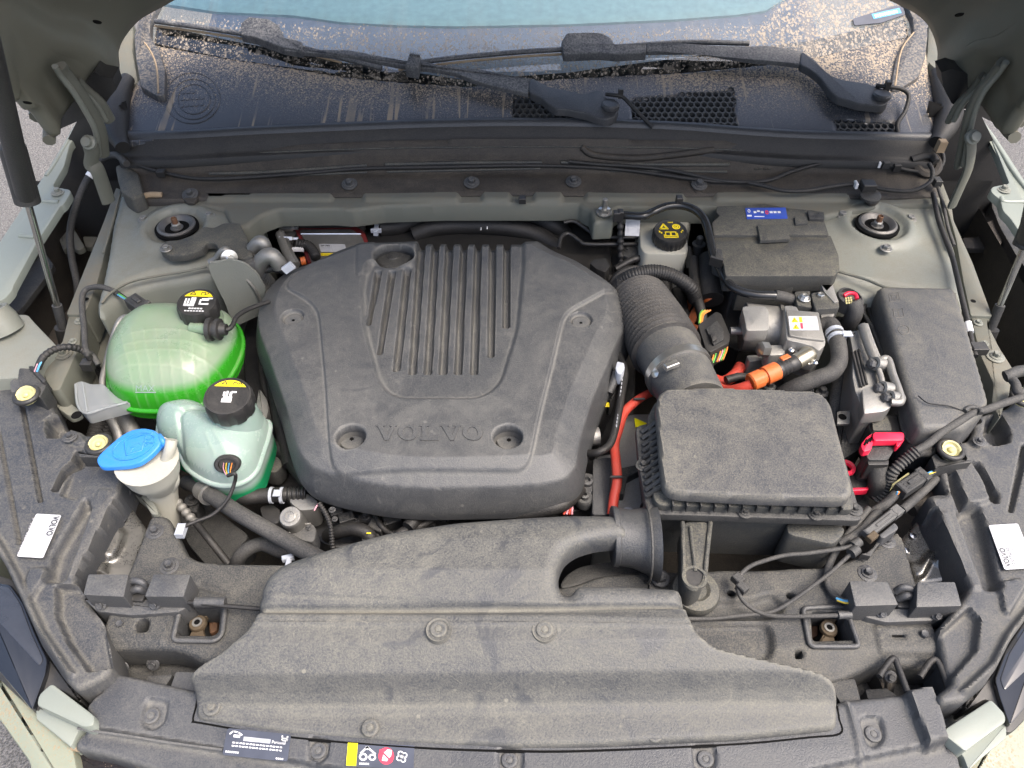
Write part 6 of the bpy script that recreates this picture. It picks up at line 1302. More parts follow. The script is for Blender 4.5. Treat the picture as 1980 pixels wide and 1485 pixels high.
# ledges around adjusters
slab('ledge', Z(0, 660, 3.229, [(485, 690), (500, 700), (620, 705), (640, 720), (600, 725), (500, 722)]), .02, .02, M['dark'], lampL, r=.001)
slab('ledge', Z(1640, 780, 4.125, [(665, 420), (700, 400), (745, 445), (990, 450), (985, 470), (740, 500), (700, 520)]), .026, .03, M['dark'], lampR, r=.002)
slab('ledge', Z(1640, 780, 4.125, [(735, 340), (770, 310), (890, 320), (935, 440), (930, 450), (750, 450)]), .018, .02, M['black'], lampR, r=.002)
slab('ledge', Z(1640, 780, 4.125, [(895, 310), (905, 305), (960, 430), (950, 445)]), .030, .02, M['dark'], lampR, r=.001)
bolt(lampL, *ZF([(437, 597)])[0], .014, 14, M['bolt'], washer=True); bolt(lampR, *ZG([(1045, 305)])[0], .014, 12, M['bolt'], washer=True)
lathe('eye_hole', [(.007, 0), (.0, .0004)], P(*ZG([(1022, 132)])[0], .0135), M['void'], lampR); lathe('eye_hole', [(.007, 0), (.0, .0004)], P(*ZF([(478, 460)])[0], .0135), M['void'], lampL)

# ------------------------------------------------------------------ foil-like metal end plates beside the lamps
for side, pts, hl in (('left', ZF([(755, 990), (800, 1010), (900, 1150), (890, 1200), (800, 1460), (480, 1480), (540, 1400), (680, 1100)]), [ZF([(640, 1330), (700, 1160), (740, 1150), (780, 1200), (760, 1270), (710, 1360), (665, 1370)]), ZF([(600, 1470), (640, 1400), (670, 1380), (660, 1470)])]),
                      ('right', ZG([(640, 840), (560, 930), (440, 1060), (430, 1090), (520, 1380), (540, 1420), (870, 1420), (700, 980)]), [ZG([(620, 1000), (650, 985), (700, 1080), (700, 1160), (665, 1170), (645, 1060)]), ZG([(480, 1290), (510, 1250), (560, 1290), (660, 1190), (690, 1190), (600, 1380), (540, 1390)]), ZG([(675, 1270), (700, 1260), (745, 1300), (735, 1315)]), ZG([(750, 1290), (775, 1285), (815, 1390), (800, 1395)])])):
    t = thing('metal_end_plate', 'shiny stamped steel plate beside the %s lamp housing' % side, 'metal plate', P(*pts[0], -.03), 'stamped plates beside the lamps')
    c = P(sum(p[0] for p in pts) / len(pts), sum(p[1] for p in pts) / len(pts), -.035)
    sgn = 1 if side == 'left' else -1
    sheet('plate', rxy(pts, -.035, .003), lambda X, Y: -.035 - .35 * sgn * (X - c.x), .0024, M['chrome_dark'], t, er=.002, skirt=.01, feats=[(rxy(hp, -.035, .004), .008, .010) for hp in hl])
    for (x, y) in (((770, 1115),) if side == 'left' else ((480, 1150), (730, 1200), (500, 1275), (525, 1050))):
        pc = P(*(ZF if side == 'left' else ZG)([(x, y)])[0], -.033); pc.z = -.034 - .35 * sgn * (pc.x - c.x); lathe('rivet', [(.0045, 0), (.004, .0015), (0, .002)], pc, M['bright'], t, segs=14)

# ------------------------------------------------------------------ bonnet latches
def latch(side, label, w1_, w2_, low, hook, bolts, conv):
    t = thing('bonnet_latch', label, 'latch', P(*conv(w1_)[0], .0), 'bonnet latches')
    slab('wing', conv(w1_), .020, .034, M['latch'], t, r=.002, bevel=.002); slab('wing', conv(w2_), .020, .034, M['latch'], t, r=.002, bevel=.002)
    slab('back_plate', conv(low), -.006, .03, M['latch'], t, r=.004, bevel=.003)
    x, y = conv(hook)[0]; tube('claw', TP([(x - 18, y - 6, .004), (x - 4, y - 14, .012), (x + 14, y - 10, .010), (x + 20, y, .002)]), .0042, M['bolt'], t, segs=10)
    tube('claw', TP([(x - 14, y + 8, .0), (x + 4, y + 2, .008), (x + 18, y + 6, .0)]), .0045, M['bolt'], t, segs=10)
    slab('pawl', [(x - 22, y - 2), (x + 4, y - 6), (x + 20, y + 10), (x + 14, y + 26), (x - 14, y + 24)], -.002, .02, M['black'], t, r=.003)
    for b in bolts:
        xx, yy = conv([b])[0]; bolt(t, xx, yy, -.002, 11, M['bolt'], n=(0, -.75, .65))
    return t
cq = lambda p: q(0, 2, p); cr = lambda p: q(2, 2, p)
latch('left', 'black steel bonnet latch on the left end of the crossmember', [(512, 360), (745, 362), (718, 492), (482, 480)], [(892, 360), (1105, 362), (1065, 492), (838, 490)],
      [(480, 500), (1070, 508), (1120, 530), (1040, 580), (760, 600), (560, 575)], [(785, 440)], [(585, 540), (897, 540)], cq)
latch('right', 'black steel bonnet latch on the right end of the crossmember', [(968, 398), (1190, 405), (1252, 538), (1000, 546)], [(1362, 405), (1580, 405), (1620, 545), (1355, 552)],
      [(1000, 556), (1625, 555), (1560, 600), (1440, 630), (1180, 640), (1060, 610)], [(1290, 480)], [(1155, 585), (1475, 598)], cr)
tube('latch_edge', TP([(322, 1112, .018), (360, 1112, .016), (380, 1130, .010)]), .002, M['latch'], lampL) if False else None
# striker loops at the right
for i, pts in enumerate(([(1140, 955), (1160, 920), (1205, 860), (1230, 852), (1250, 900), (1305, 1045)], [(1375, 960), (1400, 920), (1440, 865), (1470, 860), (1500, 910), (1540, 1030), (1535, 1070), (1500, 1085), (1430, 1080)])):
    t = thing('wire_loop', ('left one of two bent black wire loops right of the crossmember', 'right one of two bent black wire loops, hooked at its end')[i], 'wire loop', P(*cr(pts)[0], -.02), 'bent wire loops')
    tube('loop', [P(*p, -.01) for p in cr(pts)], .0034, M['rubber'], t, segs=14)
lk = thing('tow_parts', 'dark brackets and coil behind the wire loops at lower right', 'bracket', P(1740, 1330, -.06))
slab('bracket', cr([(1060, 1030), (1180, 1020), (1240, 1060), (1230, 1100), (1080, 1100)]), -.05, .03, M['dark'], lk, r=.002)
tube('coil', [P(*p, -.06) for p in cr([(1095, 985), (1140, 970), (1210, 990)])], .016, M['brown_black'], lk, segs=16, corr=(.008, .0014, 0, 1))
bolt(lk, *cr([(1205, 955)])[0], -.03, 12, M['bolt'], n=(0, -.6, .7)); lathe('clear_bottle', [(.03, -.03), (.035, 0), (.03, .015), (.02, .022), (0, .024)], P(*cr([(1520, 1190)])[0], -.09), M['clear_plastic'], lk, segs=24)
rl = thing('release_rod', 'thin black release cable from the left latch into the duct moulding', 'cable', P(430, 1168, -.005))
tube('rod', TP([(365, 1165, .004), (385, 1166, .005), (440, 1172, .003), (512, 1178, .0)]), .0028, M['rubber'], rl, segs=8); tube('end_block', TP([(378, 1164, .003), (436, 1165, .003)]), .006, M['latch'], rl, segs=8, straight=True)
# ------------------------------------------------------------------ battery with its dusty cover
bt = thing('battery', 'flat dusty black battery cover with a blue label at its rear', 'battery', P(1500, 470, .03))
slab('case', [(1385, 405), (1590, 405), (1622, 500), (1618, 535), (1420, 545), (1395, 480)], .040, .20, M['dark'], bt, r=.004)
slab('rear_cover', q(2, 0, [(200, 1195), (345, 1190), (480, 1180), (600, 1205), (720, 1215), (820, 1228), (825, 1290), (850, 1362), (180, 1362), (170, 1290), (215, 1250), (195, 1230)]), .068, .030, M['darkdust'], bt, r=.003)
slab('front_cover', q(2, 0, [(183, 1378), (860, 1366), (905, 1480), (912, 1560), (880, 1600), (250, 1600), (235, 1520), (190, 1500)]), .063, .030, M['darkdust'], bt, r=.003)
slab('raised_pad', q(2, 0, [(435, 1305), (600, 1303), (625, 1385), (450, 1393)]), .072, .006, M['darkdust'], bt, r=.0015, bevel=.001)
slab('raised_pad', q(2, 0, [(650, 1255), (720, 1255), (727, 1295), (655, 1300)]), .072, .006, M['darkdust'], bt, r=.0015, bevel=.001)
slab('raised_pad', q(2, 0, [(725, 1222), (760, 1228), (760, 1240), (785, 1240), (785, 1228), (820, 1230), (822, 1272), (735, 1268)]), .073, .008, M['dark'], bt, r=.001, bevel=.001)
slab('side_notch', q(2, 0, [(190, 1440), (225, 1445), (235, 1500), (195, 1500)]), .064, .012, M['dark'], bt, r=.001)
slab('front_skirt', q(2, 1, [(300, 112), (838, 104), (850, 70), (900, 80), (905, 105), (800, 150), (720, 118), (640, 185), (330, 172)]), .040, .05, M['darkdust'], bt, r=.002)
slab('front_step', q(2, 1, [(250, 70), (850, 66), (838, 100), (300, 108)]), .050, .02, M['dark'], bt, r=.002)
f = fr((1443, 422), (1521, 422), (1440, 402), z=.0685)
slab('label_backing', [(1441, 402), (1519, 401), (1523, 422), (1444, 423)], .0692, .001, M['blue_label'], bt, r=.001, bevel=.0002)
plates('print', f, [rect(.20 + .09 * i, .45 + .1 * (i % 2), .20 + .09 * i + .07, .62 + .1 * (i % 2)) for i in range(3)] + [rect(.60 + .1 * i, .45, .60 + .1 * i + .075, .62) for i in range(3)] + ring2(.09, .65, .035, .16, .4, 12) + [rect(.03, .12, .14, .26), rect(.2, .08, .45, .14)], .0009, .0013, M['white_print'], bt)
plates('red_mark', f, ring2(.53, .52, .04, .2, .5, 12), .0009, .0013, M['redprint'], bt)

# ------------------------------------------------------------------ brake fluid reservoir
br = thing('brake_reservoir', 'small white brake fluid reservoir with black cap and yellow pictograms', 'fluid reservoir', P(1285, 450, .03))
bz = [(1235, 418), (1260, 404), (1336, 402), (1340, 418), (1328, 440), (1331, 482), (1326, 492), (1246, 490), (1238, 478)]
slab('tank', bz, .030, .07, M['white_plastic'], br, r=.008, bevel=.006, taper=.002)
slab('tank_lip', [(1240, 476), (1328, 478), (1332, 492), (1324, 498), (1250, 496), (1240, 488)], .020, .01, M['white_plastic'], br, r=.005, bevel=.003)
tube('spout', TP([(1300, 420, .03), (1325, 412, .032), (1337, 402, .03)]), .006, M['white_plastic'], br, segs=12)
c = P(1293, 464, .034); ax = Vector((0, -.12, 1)); screwcap(br, c, ax, .0285, .020, M['black'], 22); cap3 = br.children[-1]; f = capframe(c, ax, .0285, .020)
plates('pictograms', f, stroke([(.22, .60), (.32, .78), (.42, .60)], .05, 1, True) + ring2(.68, .68, .115, .105, .32, 20) + ring2(.68, .68, .06, .055, .6, 14) + stroke([(.34, .30), (.34, .46), (.48, .46), (.48, .30), (.34, .30)], .03) + stroke([(.50, .30), (.50, .46), (.64, .46), (.64, .30), (.50, .30)], .03) + stroke([(.30, .34), (.30, .24), (.68, .24), (.68, .40)], .03), 0, .0006, M['yellow'], cap3)
plates('print', f, [rect(.46 + .04 * i, .84, .485 + .04 * i, .88) for i in range(4)] + [rect(.16, .44, .20, .5), rect(.21, .40, .25, .45), rect(.78, .44, .82, .48), rect(.82, .50, .86, .54)], 0, .0006, M['yellow'], cap3)
tg = thing('paper_tag', 'small white paper tag hanging on the cable left of the brake reservoir', 'tag', P(1224, 430, .05))
f = fr3(P(1208, 456, .045), P(1236, 457, .045), P(1211, 411, .060)); plate('tag_sheet', f, rect(0, 0, 1, 1), 0, .0008, M['sticker'], tg, r=.001)
plates('print', f, [rect(u, .08 + .05 * i, u + .05, .08 + .05 * i + .03) for u in (.12, .20, .84) for i in range(17) if i % 5], .0008, .0010, M['grey_ink'], tg)
# cables by the reservoir
bc = thing('battery_cable', 'shiny black battery cable curving from the bulkhead past the battery', 'cable', P(1370, 480, .05))
tube('cable', TP([(1195, 415, .07), (1240, 418, .075), (1262, 410, .075), (1290, 399, .08), (1320, 398, .08), (1345, 407, .08), (1362, 425, .075), (1370, 450, .07), (1376, 478, .06), (1382, 500, .055), (1392, 518, .05), (1405, 542, .05), (1425, 560, .05), (1460, 570, .05), (1500, 572, .05), (1520, 576, .045)]), .0066, M['cablegloss'], bc, segs=16)
tube('tape_sleeve', TP([(1498, 571, .05), (1515, 574, .047), (1532, 580, .042)]), .0082, M['hose'], bc, segs=14)
for a, b, z in ((1313, 388, .085), (1199, 415, .078), (1192, 417, .078)): box('cable_tie', P(a, b, z), (.010, .012, .016), M['black'], bc)
box('tape_band', P(1385, 506, .063), (.020, .005, .016), M['black'], bc, ax=(1, -.5, 0))
tw_ = thing('twisted_loom', 'thin black twisted loom hanging below the paper tag', 'cable', P(1200, 480, .0))
tube('loom', TP([(1198, 425, .06), (1200, 450, .04), (1200, 490, .01), (1203, 530, -.02)]), .005, M['rubber'], tw_, segs=10, corr=(.012, .0012, 0, 1))

# ------------------------------------------------------------------ rear gap: control unit, heater hoses
cu = thing('control_unit', 'aluminium control unit with dark red gasket and white label behind the engine', 'control unit', P(640, 470, -.0))
D_ = lambda pts, z: [(x, y, z) for x, y in ZD(pts)]
slab('casting', D_([(870, 330), (880, 290), (950, 270), (1100, 270), (1790, 290), (1850, 480), (1850, 760), (1000, 760)], -.01), 0, .06, M['cast'], cu, r=.004, bevel=.003)
slab('gasket', D_([(1040, 320), (1700, 318), (1790, 380), (1830, 500), (1830, 700), (1180, 700)], -.004), 0, .006, plain('gasket_red', (.20, .03, .03), .6), cu, r=.006, bevel=.001)
slab('cover_plate', D_([(1090, 348), (1660, 345), (1760, 420), (1800, 520), (1800, 700), (1220, 700), (1150, 480)], .001), 0, .006, M['galv'], cu, r=.006, bevel=.002)
box('bright_edge', P(*ZD([(1430, 396)])[0], .003), (.105, .003, .002), M['bright'], cu)
f = fr3(P(*ZD([(1320, 590)])[0], .0018), P(*ZD([(1600, 590)])[0], .0018), P(*ZD([(1300, 508)])[0], .0018))
plate('white_label', f, rect(0, 0, 1, 1), 0, .0006, M['sticker'], cu); text('SP180', f, .06, .68, .28, M['ink'], cu, h=.0008, bold=.02)
plates('print', f, [rect(.06, v, .4, v + .05) for v in (.12, .28, .42, .54)] + stroke([(.46, .85), (.46, .1)], .04, 3), .0006, .0008, M['grey_ink'], cu)
plate('yellow_label', fr3(P(*ZD([(1325, 630)])[0], .0018), P(*ZD([(1460, 630)])[0], .0018), P(*ZD([(1320, 604)])[0], .0018)), rect(0, 0, 1, 1), 0, .0006, M['yellow'], cu)
for p, ax_ in ((ZD([(960, 335)])[0], (1, 0, 0)), (ZD([(960, 450)])[0], (1, 0, 0))): lathe('bolt', [(.006, -.012), (.006, .01), (.0035, .012), (.0035, .02)], P(*p, .006), M['zinc'], cu, axis=ax_, segs=6)
tube('side_bar', [P(*ZD([p])[0], .004) for p in ((890, 400), (960, 580), (1040, 740))], .0085, M['cast'], cu, segs=8)
tube('side_bar', [P(*ZD([p])[0], .006) for p in ((950, 430), (1000, 590), (1075, 720))], .005, M['galv'], cu, segs=8)
box('plug', P(*ZD([(1080, 560)])[0], .006), (.02, .006, .006), M['white_print'], cu, ay=(.2, 1, 0)); tube('loom', [P(*ZD([p])[0], .01) for p in ((1080, 500), (1180, 520), (1240, 580), (1270, 650))], .008, M['rubber'], cu, segs=12, corr=(.005, .0008, 0, 1))
tube('orange_plug', [P(*ZD([p])[0], .0) for p in ((1110, 690), (1160, 680))], .007, M['orange'], cu, segs=10)
rb_ = thing('bulkhead_parts', 'black shiny parts with a white crayon mark at the rear left of the engine', 'pipework', P(620, 410, .02))
slab('valve_body', D_([(960, 150), (1050, 110), (1400, 110), (1640, 120), (1660, 260), (960, 270)], .01), 0, .05, M['black'], rb_, r=.006)
slab('sage_boss', D_([(1215, 110), (1360, 105), (1365, 155), (1230, 160)], .03), 0, .02, M['paint_dirty'], rb_, r=.006)
fw = fr3(P(*ZD([(1390, 200)])[0], .0125), P(*ZD([(1530, 200)])[0], .0125), P(*ZD([(1390, 110)])[0], .0125))
plates('crayon_mark', fw, stroke([(.05, .75), (.25, .85), (.45, .6), (.5, .1)], .12, 1.5) + stroke([(.45, .6), (.7, .62), (.95, .62)], .12, 1.5), 0, .0008, M['white_print'], rb_)
tube('bleed_nipple', [P(*ZD([p])[0], .02) for p in ((1695, 90), (1690, 150), (1680, 210))], .007, M['galv'], rb_, segs=12)
box('grey_clip', P(*ZD([(1915, 340)])[0], .005), (.008, .03, .01), M['grey_clip'], rb_); box('grey_clip_bar', P(*ZD([(1910, 360)])[0], .008), (.018, .004, .008), M['grey_clip'], rb_)
hh = thing('heater_hoses', 'pair of thick black heater hoses running behind the engine cover', 'hose', P(900, 430, -.0))
tube('hose', TP([(735, 440, .0), (770, 436, .0), (810, 420, .01), (860, 412, .015), (940, 412, .015), (1020, 414, .01), (1070, 435, .0), (1100, 460, -.03)]), .0165, M['rubber'], hh, segs=18)
tube('hose', TP([(800, 455, -.01), (840, 440, .0), (900, 436, .0), (980, 440, 0), (1040, 455, -.01), (1080, 480, -.02)]), .0155, M['rubber'], hh, segs=18)
for a, b in ((924, 419), (938, 419), (930, 442), (942, 440)): box('paint_tick', P(a, b, .0165 + (.014 if b < 430 else .0)), (.002, .008, .001), M['white_print'], hh)
ap = thing('brake_pipes', 'thin black pipes curving beside the brake reservoir', 'pipe', P(1120, 450, .02))
for pts, r in (([(1090, 430, .03), (1110, 428, .03), (1130, 440, .025), (1155, 456, .02), (1200, 459, .02), (1240, 459, .015)], .0032), ([(1080, 480, .02), (1086, 458, .025), (1100, 452, .025), (1120, 465, .02), (1135, 472, .018), (1200, 472, .018), (1240, 472, .01)], .0034), ([(1190, 520, .0), (1230, 500, .01), (1260, 505, .0)], .006)):
    tube('pipe', TP(pts), r, M['black'], ap, segs=10)
slab('master_cylinder', [(1085, 425), (1180, 440), (1235, 470), (1250, 520), (1180, 530), (1130, 520), (1085, 470)], -.02, .06, M['black'], ap, r=.01)
slab('plug', ZC([(560, 600), (600, 560), (700, 550), (740, 620), (700, 680), (620, 650)]), .02, .03, M['black'], ap, r=.002)
slab('tab_plate', ZC([(840, 450), (980, 445), (1000, 520), (920, 560), (850, 520)]), .01, .01, M['dark'], ap, r=.003); bolt(ap, *ZC([(905, 480)])[0], .011, 7, M['dark'])
slab('bracket', ZC([(1100, 545), (1260, 545), (1170, 590)]), .01, .01, M['dark'], ap, r=.002)
lathe('sensor_post', [(.009, -.03), (.009, .0), (.011, .001), (.011, .004), (.006, .005), (.006, .016), (.004, .018)], P(*ZC([(1535, 440)])[0], .02), M['dark'], ap, segs=16)
rk = thing('rear_loom', 'dark wiring looms and hoses in the gap beside the ribbed intake hose', 'cable loom', P(1370, 560, .0))
for pts, r in (([(1340, 500, .02), (1345, 560, .01), (1355, 600, .0), (1362, 640, -.02)], .008), ([(1375, 500, .02), (1372, 540, .01), (1375, 580, 0)], .020), ([(1310, 560, -.03), (1320, 600, -.04), (1330, 640, -.06)], .010), ([(1285, 545, -.03), (1290, 600, -.05)], .012), ([(1330, 480, .02), (1335, 520, .01)], .006)):
    tube('loom', TP(pts), r, M['rubber'], rk, segs=12)
tube('orange_base', TP([(1367, 570, .0), (1372, 578, -.005)]), .013, plain('dark_orange', (.42, .09, .015), .5), rk, segs=16, straight=True)
M['copper'] = plain('copper_sheet', (.26, .075, .03), .5)
slab('copper_bar', ZC([(1440, 910), (1490, 930), (1390, 1130), (1350, 1110)]), -.04, .01, M['copper'], rk, r=.002); slab('copper_bar', ZC([(1500, 970), (1560, 1010), (1460, 1190), (1400, 1150)]), -.04, .01, M['copper'], rk, r=.002)
slab('copper_bar', ZC([(1500, 1140), (1560, 1170), (1540, 1210), (1470, 1190)]), -.04, .01, M['copper'], rk, r=.002)
pk = thing('loom_plug', 'large black multi-pin plug with orange and green wires beside the intake hose', 'connector', P(1375, 640, .01))
slab('plug_body', ZC([(1530, 1150), (1690, 1030), (1740, 1050), (1820, 1240), (1810, 1310), (1640, 1400), (1600, 1370)]), .025, .035, M['black'], pk, r=.003, bevel=.002)
slab('plug_step', ZC([(1600, 1180), (1700, 1110), (1760, 1200), (1760, 1280), (1670, 1330)]), .029, .01, M['dark'], pk, r=.002, bevel=.001)
slab('latch', ZC([(1640, 1230), (1680, 1210), (1700, 1280), (1660, 1300)]), .033, .006, M['black'], pk, r=.001)
slab('side_plug', ZC([(1470, 1200), (1560, 1190), (1620, 1330), (1590, 1410), (1520, 1390)]), .012, .03, M['black'], pk, r=.003)
for i in range(7):
    m = ('wire_orange', 'wire_green', 'rubber', 'wire_orange', 'wire_pink', 'wire_green', 'wire_orange')[i]
    tube('wire', [P(*ZC([p])[0], .015) for p in ((1660 + i * 22, 1395 - i * 12), (1668 + i * 20, 1430 - i * 10), (1645 + i * 18, 1500 - i * 6))], .0013, M[m], pk, segs=6)
for i in range(4): tube('wire', [P(*ZC([p])[0], .02) for p in ((1540 + i * 8, 1140), (1545 + i * 12, 1060), (1570 + i * 24, 1020))], .0013, M[('wire_green', 'wire_yellow', 'wire_orange', 'wire_orange')[i]], pk, segs=6)

# ------------------------------------------------------------------ silver electric heater unit with orange plug
hv = thing('electric_heater', 'silver cast electric unit with round end and high voltage warning sticker', 'electric unit', P(1520, 640, .02))
tube('round_body', [P(1436, 632, .0), P(1512, 640, .0)], .037, M['cast'], hv, straight=True, segs=44)
for a, b, r in ((1498, 1505, .040), (1514, 1521, .041)): tube('flange', [P(a, 638.5, .0), P(b, 639.5, .0)], r, M['galv'], hv, straight=True, segs=44)
slab('face_block', q(2, 1, [(345, 300), (355, 290), (480, 290), (500, 320), (500, 430), (370, 432), (362, 380)]), .052, .02, M['cast'], hv, r=.004, bevel=.003)
slab('body_block', q(2, 1, [(590, 285), (660, 290), (680, 325), (780, 330), (800, 380), (830, 490), (826, 520), (790, 552), (750, 520), (700, 508), (602, 485)]), .050, .06, M['cast'], hv, r=.004, bevel=.003)
slab('top_plate', q(2, 1, [(600, 310), (790, 325), (825, 490), (700, 475), (620, 460)]), .054, .006, M['galv'], hv, r=.003, bevel=.001)
slab('terminal_block', q(2, 1, [(650, 205), (740, 200), (745, 280), (750, 300), (665, 285)]), .052, .03, M['darkdust'], hv, r=.003); slab('terminal_block', q(2, 1, [(745, 215), (850, 195), (905, 250), (910, 300), (770, 312)]), .056, .04, M['darkdust'], hv, r=.003)
slab('fork_tab', q(2, 1, [(805, 165), (835, 200), (870, 165), (905, 265), (880, 270), (820, 205)]), .058, .01, M['cast'], hv, r=.001)
for x, y in ((705, 245), (797, 238)): bolt(hv, *q(2, 1, [(x, y)])[0], .054, 12, M['zinc'])
slab('lower_lug', q(2, 1, [(480, 515), (590, 510), (600, 570), (500, 578)]), .030, .03, M['cast'], hv, r=.006, bevel=.004); lathe('lug_bolt', [(.011, 0), (.011, .012), (.008, .013)], P(*q(2, 1, [(490, 543)])[0], .03), M['zinc'], hv, axis=(-1, -.2, .3), segs=6)
slab('foot', q(2, 1, [(370, 575), (480, 570), (490, 600), (385, 615)]), .0, .03, M['cast'], hv, r=.004); lathe('side_stub', [(.006, 0), (.006, .02), (.004, .02)], P(1438, 640, .02), M['cast'], hv, axis=(-1, 0, 0), segs=12)
slab('wing_lug', q(2, 1, [(800, 320), (880, 318), (882, 345), (830, 380), (805, 380)]), .045, .03, M['galv'], hv, r=.003)
f = fr3(P(*q(2, 1, [(622, 432)])[0], .0545), P(*q(2, 1, [(792, 432)])[0], .0545), P(*q(2, 1, [(612, 350)])[0], .0545))
plate('warning_label', f, rect(0, 0, 1, 1), 0, .0006, M['sticker'], hv, r=.001)
plates('warning_triangles', f, [[(.08, .55), (.20, .92), (.32, .55)], [(.10, .08), (.22, .42), (.33, .08)], rect(.36, .55, .46, .92)], .0006, .0009, M['yellow'], hv)
plates('red_bar', f, [rect(.38, .1, .46, .5)], .0006, .0009, M['redprint'], hv)
plates('print', f, [rect(.50, v, .92, v + .05) for v in (.12, .22, .32, .42, .60, .70, .82)] + stroke([(.16, .62), (.21, .80)], .06, 2) + stroke([(.19, .14), (.23, .32)], .06, 2), .0006, .0009, M['grey_ink'], hv)
hc = thing('high_voltage_cable', 'orange high voltage plug and red orange cable with silver elbow', 'high voltage cable', P(1470, 740, .02))
tube('cable', [P(*p) for p in q(2, 1, [(165, 740, -.02), (250, 780, .0), (330, 770, .015), (400, 745, .025)])], .0075, M['redcable'], hc, segs=18)
tube('rear_cable', [P(*p) for p in q(2, 1, [(150, 700, -.03), (230, 730, -.025), (300, 690, -.02), (335, 640, -.02)])], .0085, M['redcable'], hc, segs=16)
a_, b_ = [P(*p) for p in q(2, 1, [(390, 735, .027), (545, 665, .032)])]; d_ = (b_ - a_)
lathe('orange_plug', [(.0105, 0), (.0125, .002), (.0125, .018), (.0108, .020), (.0108, .023), (.0132, .024), (.0132, d_.length), (.011, d_.length + .002)], a_, M['orange'], hc, axis=d_.normalized(), segs=36, rf=lambda an, r, h: 1 + (.03 * math.copysign(1, sin(9 * an)) if .002 < h < .019 else 0))
lathe('black_collar', [(.0118, 0), (.0126, .003), (.0116, .006), (.0126, .009), (.0116, .012), (.0126, .015), (.0116, .018), (.0126, .021), (.012, .030), (.011, .032)], b_, M['black'], hc, axis=d_.normalized(), segs=30)
box('orange_latch', b_ + d_.normalized() * .016 + Vector((-.003, .006, .0115)), (.014, .008, .003), M['orange'], hc, ax=d_)
tube('silver_elbow', [b_ + d_.normalized() * .032, b_ + d_.normalized() * .055 + Vector((.0, .003, 0)), P(*q(2, 1, [(715, 575)])[0], .036), P(*q(2, 1, [(728, 525)])[0], .036)], .0112, M['brass'], hc, segs=20)
slab('elbow_flange', q(2, 1, [(630, 525), (710, 505), (770, 570), (780, 610), (755, 630), (700, 620), (680, 580)]), .034, .012, M['zinc'], hc, r=.003)
for x, y in ((632, 545), (720, 515), (770, 615)): bolt(hc, *q(2, 1, [(x, y)])[0], .038, 6, M['bright'])
for pts in ([(250, 720, .0), (330, 700, .0), (400, 710, 0)],): tube('loom', [P(*p) for p in q(2, 1, pts)], .006, M['rubber'], hc, segs=10)
slab('under_block', q(2, 1, [(380, 600), (560, 560), (780, 640), (760, 780), (500, 815), (400, 815)]), -.05, .06, M['black'], hv, r=.01)
slab('under_block', q(2, 1, [(230, 60), (340, 260), (330, 560), (200, 480), (120, 300), (100, 60)]), -.07, .06, M['black'], hv, r=.01)
for x, y in ((805, 800), (500, 765), (720, 785)): lathe('hex_part', [(.010, -.01), (.010, .004), (.006, .006), (.005, .012)], P(*q(2, 1, [(x, y)])[0], -.02), M['latch'], hv, segs=6)
gh = thing('grey_coolant_hose', 'thick grey coolant hose bending down from the clamp beside the silver unit', 'hose', P(1600, 700, .03))
tube('hose_run', [P(*p) for p in q(2, 1, [(815, 400, .035), (860, 400, .04), (890, 460, .04), (905, 540, .04), (905, 620, .035), (860, 680, .03), (780, 710, .025), (680, 750, .015), (600, 790, 0), (540, 850, -.02)])], .0115, M['hose'], gh, segs=22)
tube('side_hose', [P(*p) for p in q(2, 1, [(970, 450, .035), (980, 540, .02), (950, 640, .0), (900, 750, -.01), (880, 860, -.02), (860, 1000, -.04)])], .0085, M['hose'], gh, segs=18)
a_, b_ = [P(*p) for p in q(2, 1, [(878, 438, .041), (896, 486, .041)])]
for s_ in (0, .7): tube('clamp_band', [a_.lerp(b_, s_), a_.lerp(b_, s_ + .3)], .0126, M['grey_clip'], gh, straight=True, segs=24)
box('clamp_tongue', P(*q(2, 1, [(955, 450)])[0], .052), (.014, .010, .003), M['grey_clip'], gh)
yc = thing('yellow_plug', 'black round plug with red lock ring beside the silver terminals', 'connector', P(1645, 590, .05))
lathe('plug_ring', [(.020, -.015), (.020, .004), (.016, .006), (.015, .0)], P(*q(2, 1, [(968, 250)])[0], .05), M['dark'], yc, segs=24, axis=(.2, -.1, 1))
tube('red_ring', [P(*p) for p in q(2, 1, [(935, 230, .060), (965, 215, .062), (1000, 222, .062), (1012, 250, .060)])], .003, M['red'], yc, segs=8)
tube('cable', [P(*p) for p in q(2, 1, [(985, 260, .055), (1000, 310, .045), (985, 360, .03), (950, 400, .01), (900, 395, 0)])], .012, M['hose'], yc, segs=14)
plates('pins', fr3(P(1634, 590, .058), P(1650, 588, .058), P(1632, 575, .058)), [rect(.1 + .3 * i, .1 + .3 * j, .3 + .3 * i, .3 + .3 * j) for i in range(3) for j in range(3)], 0, .001, M['cream'], yc)

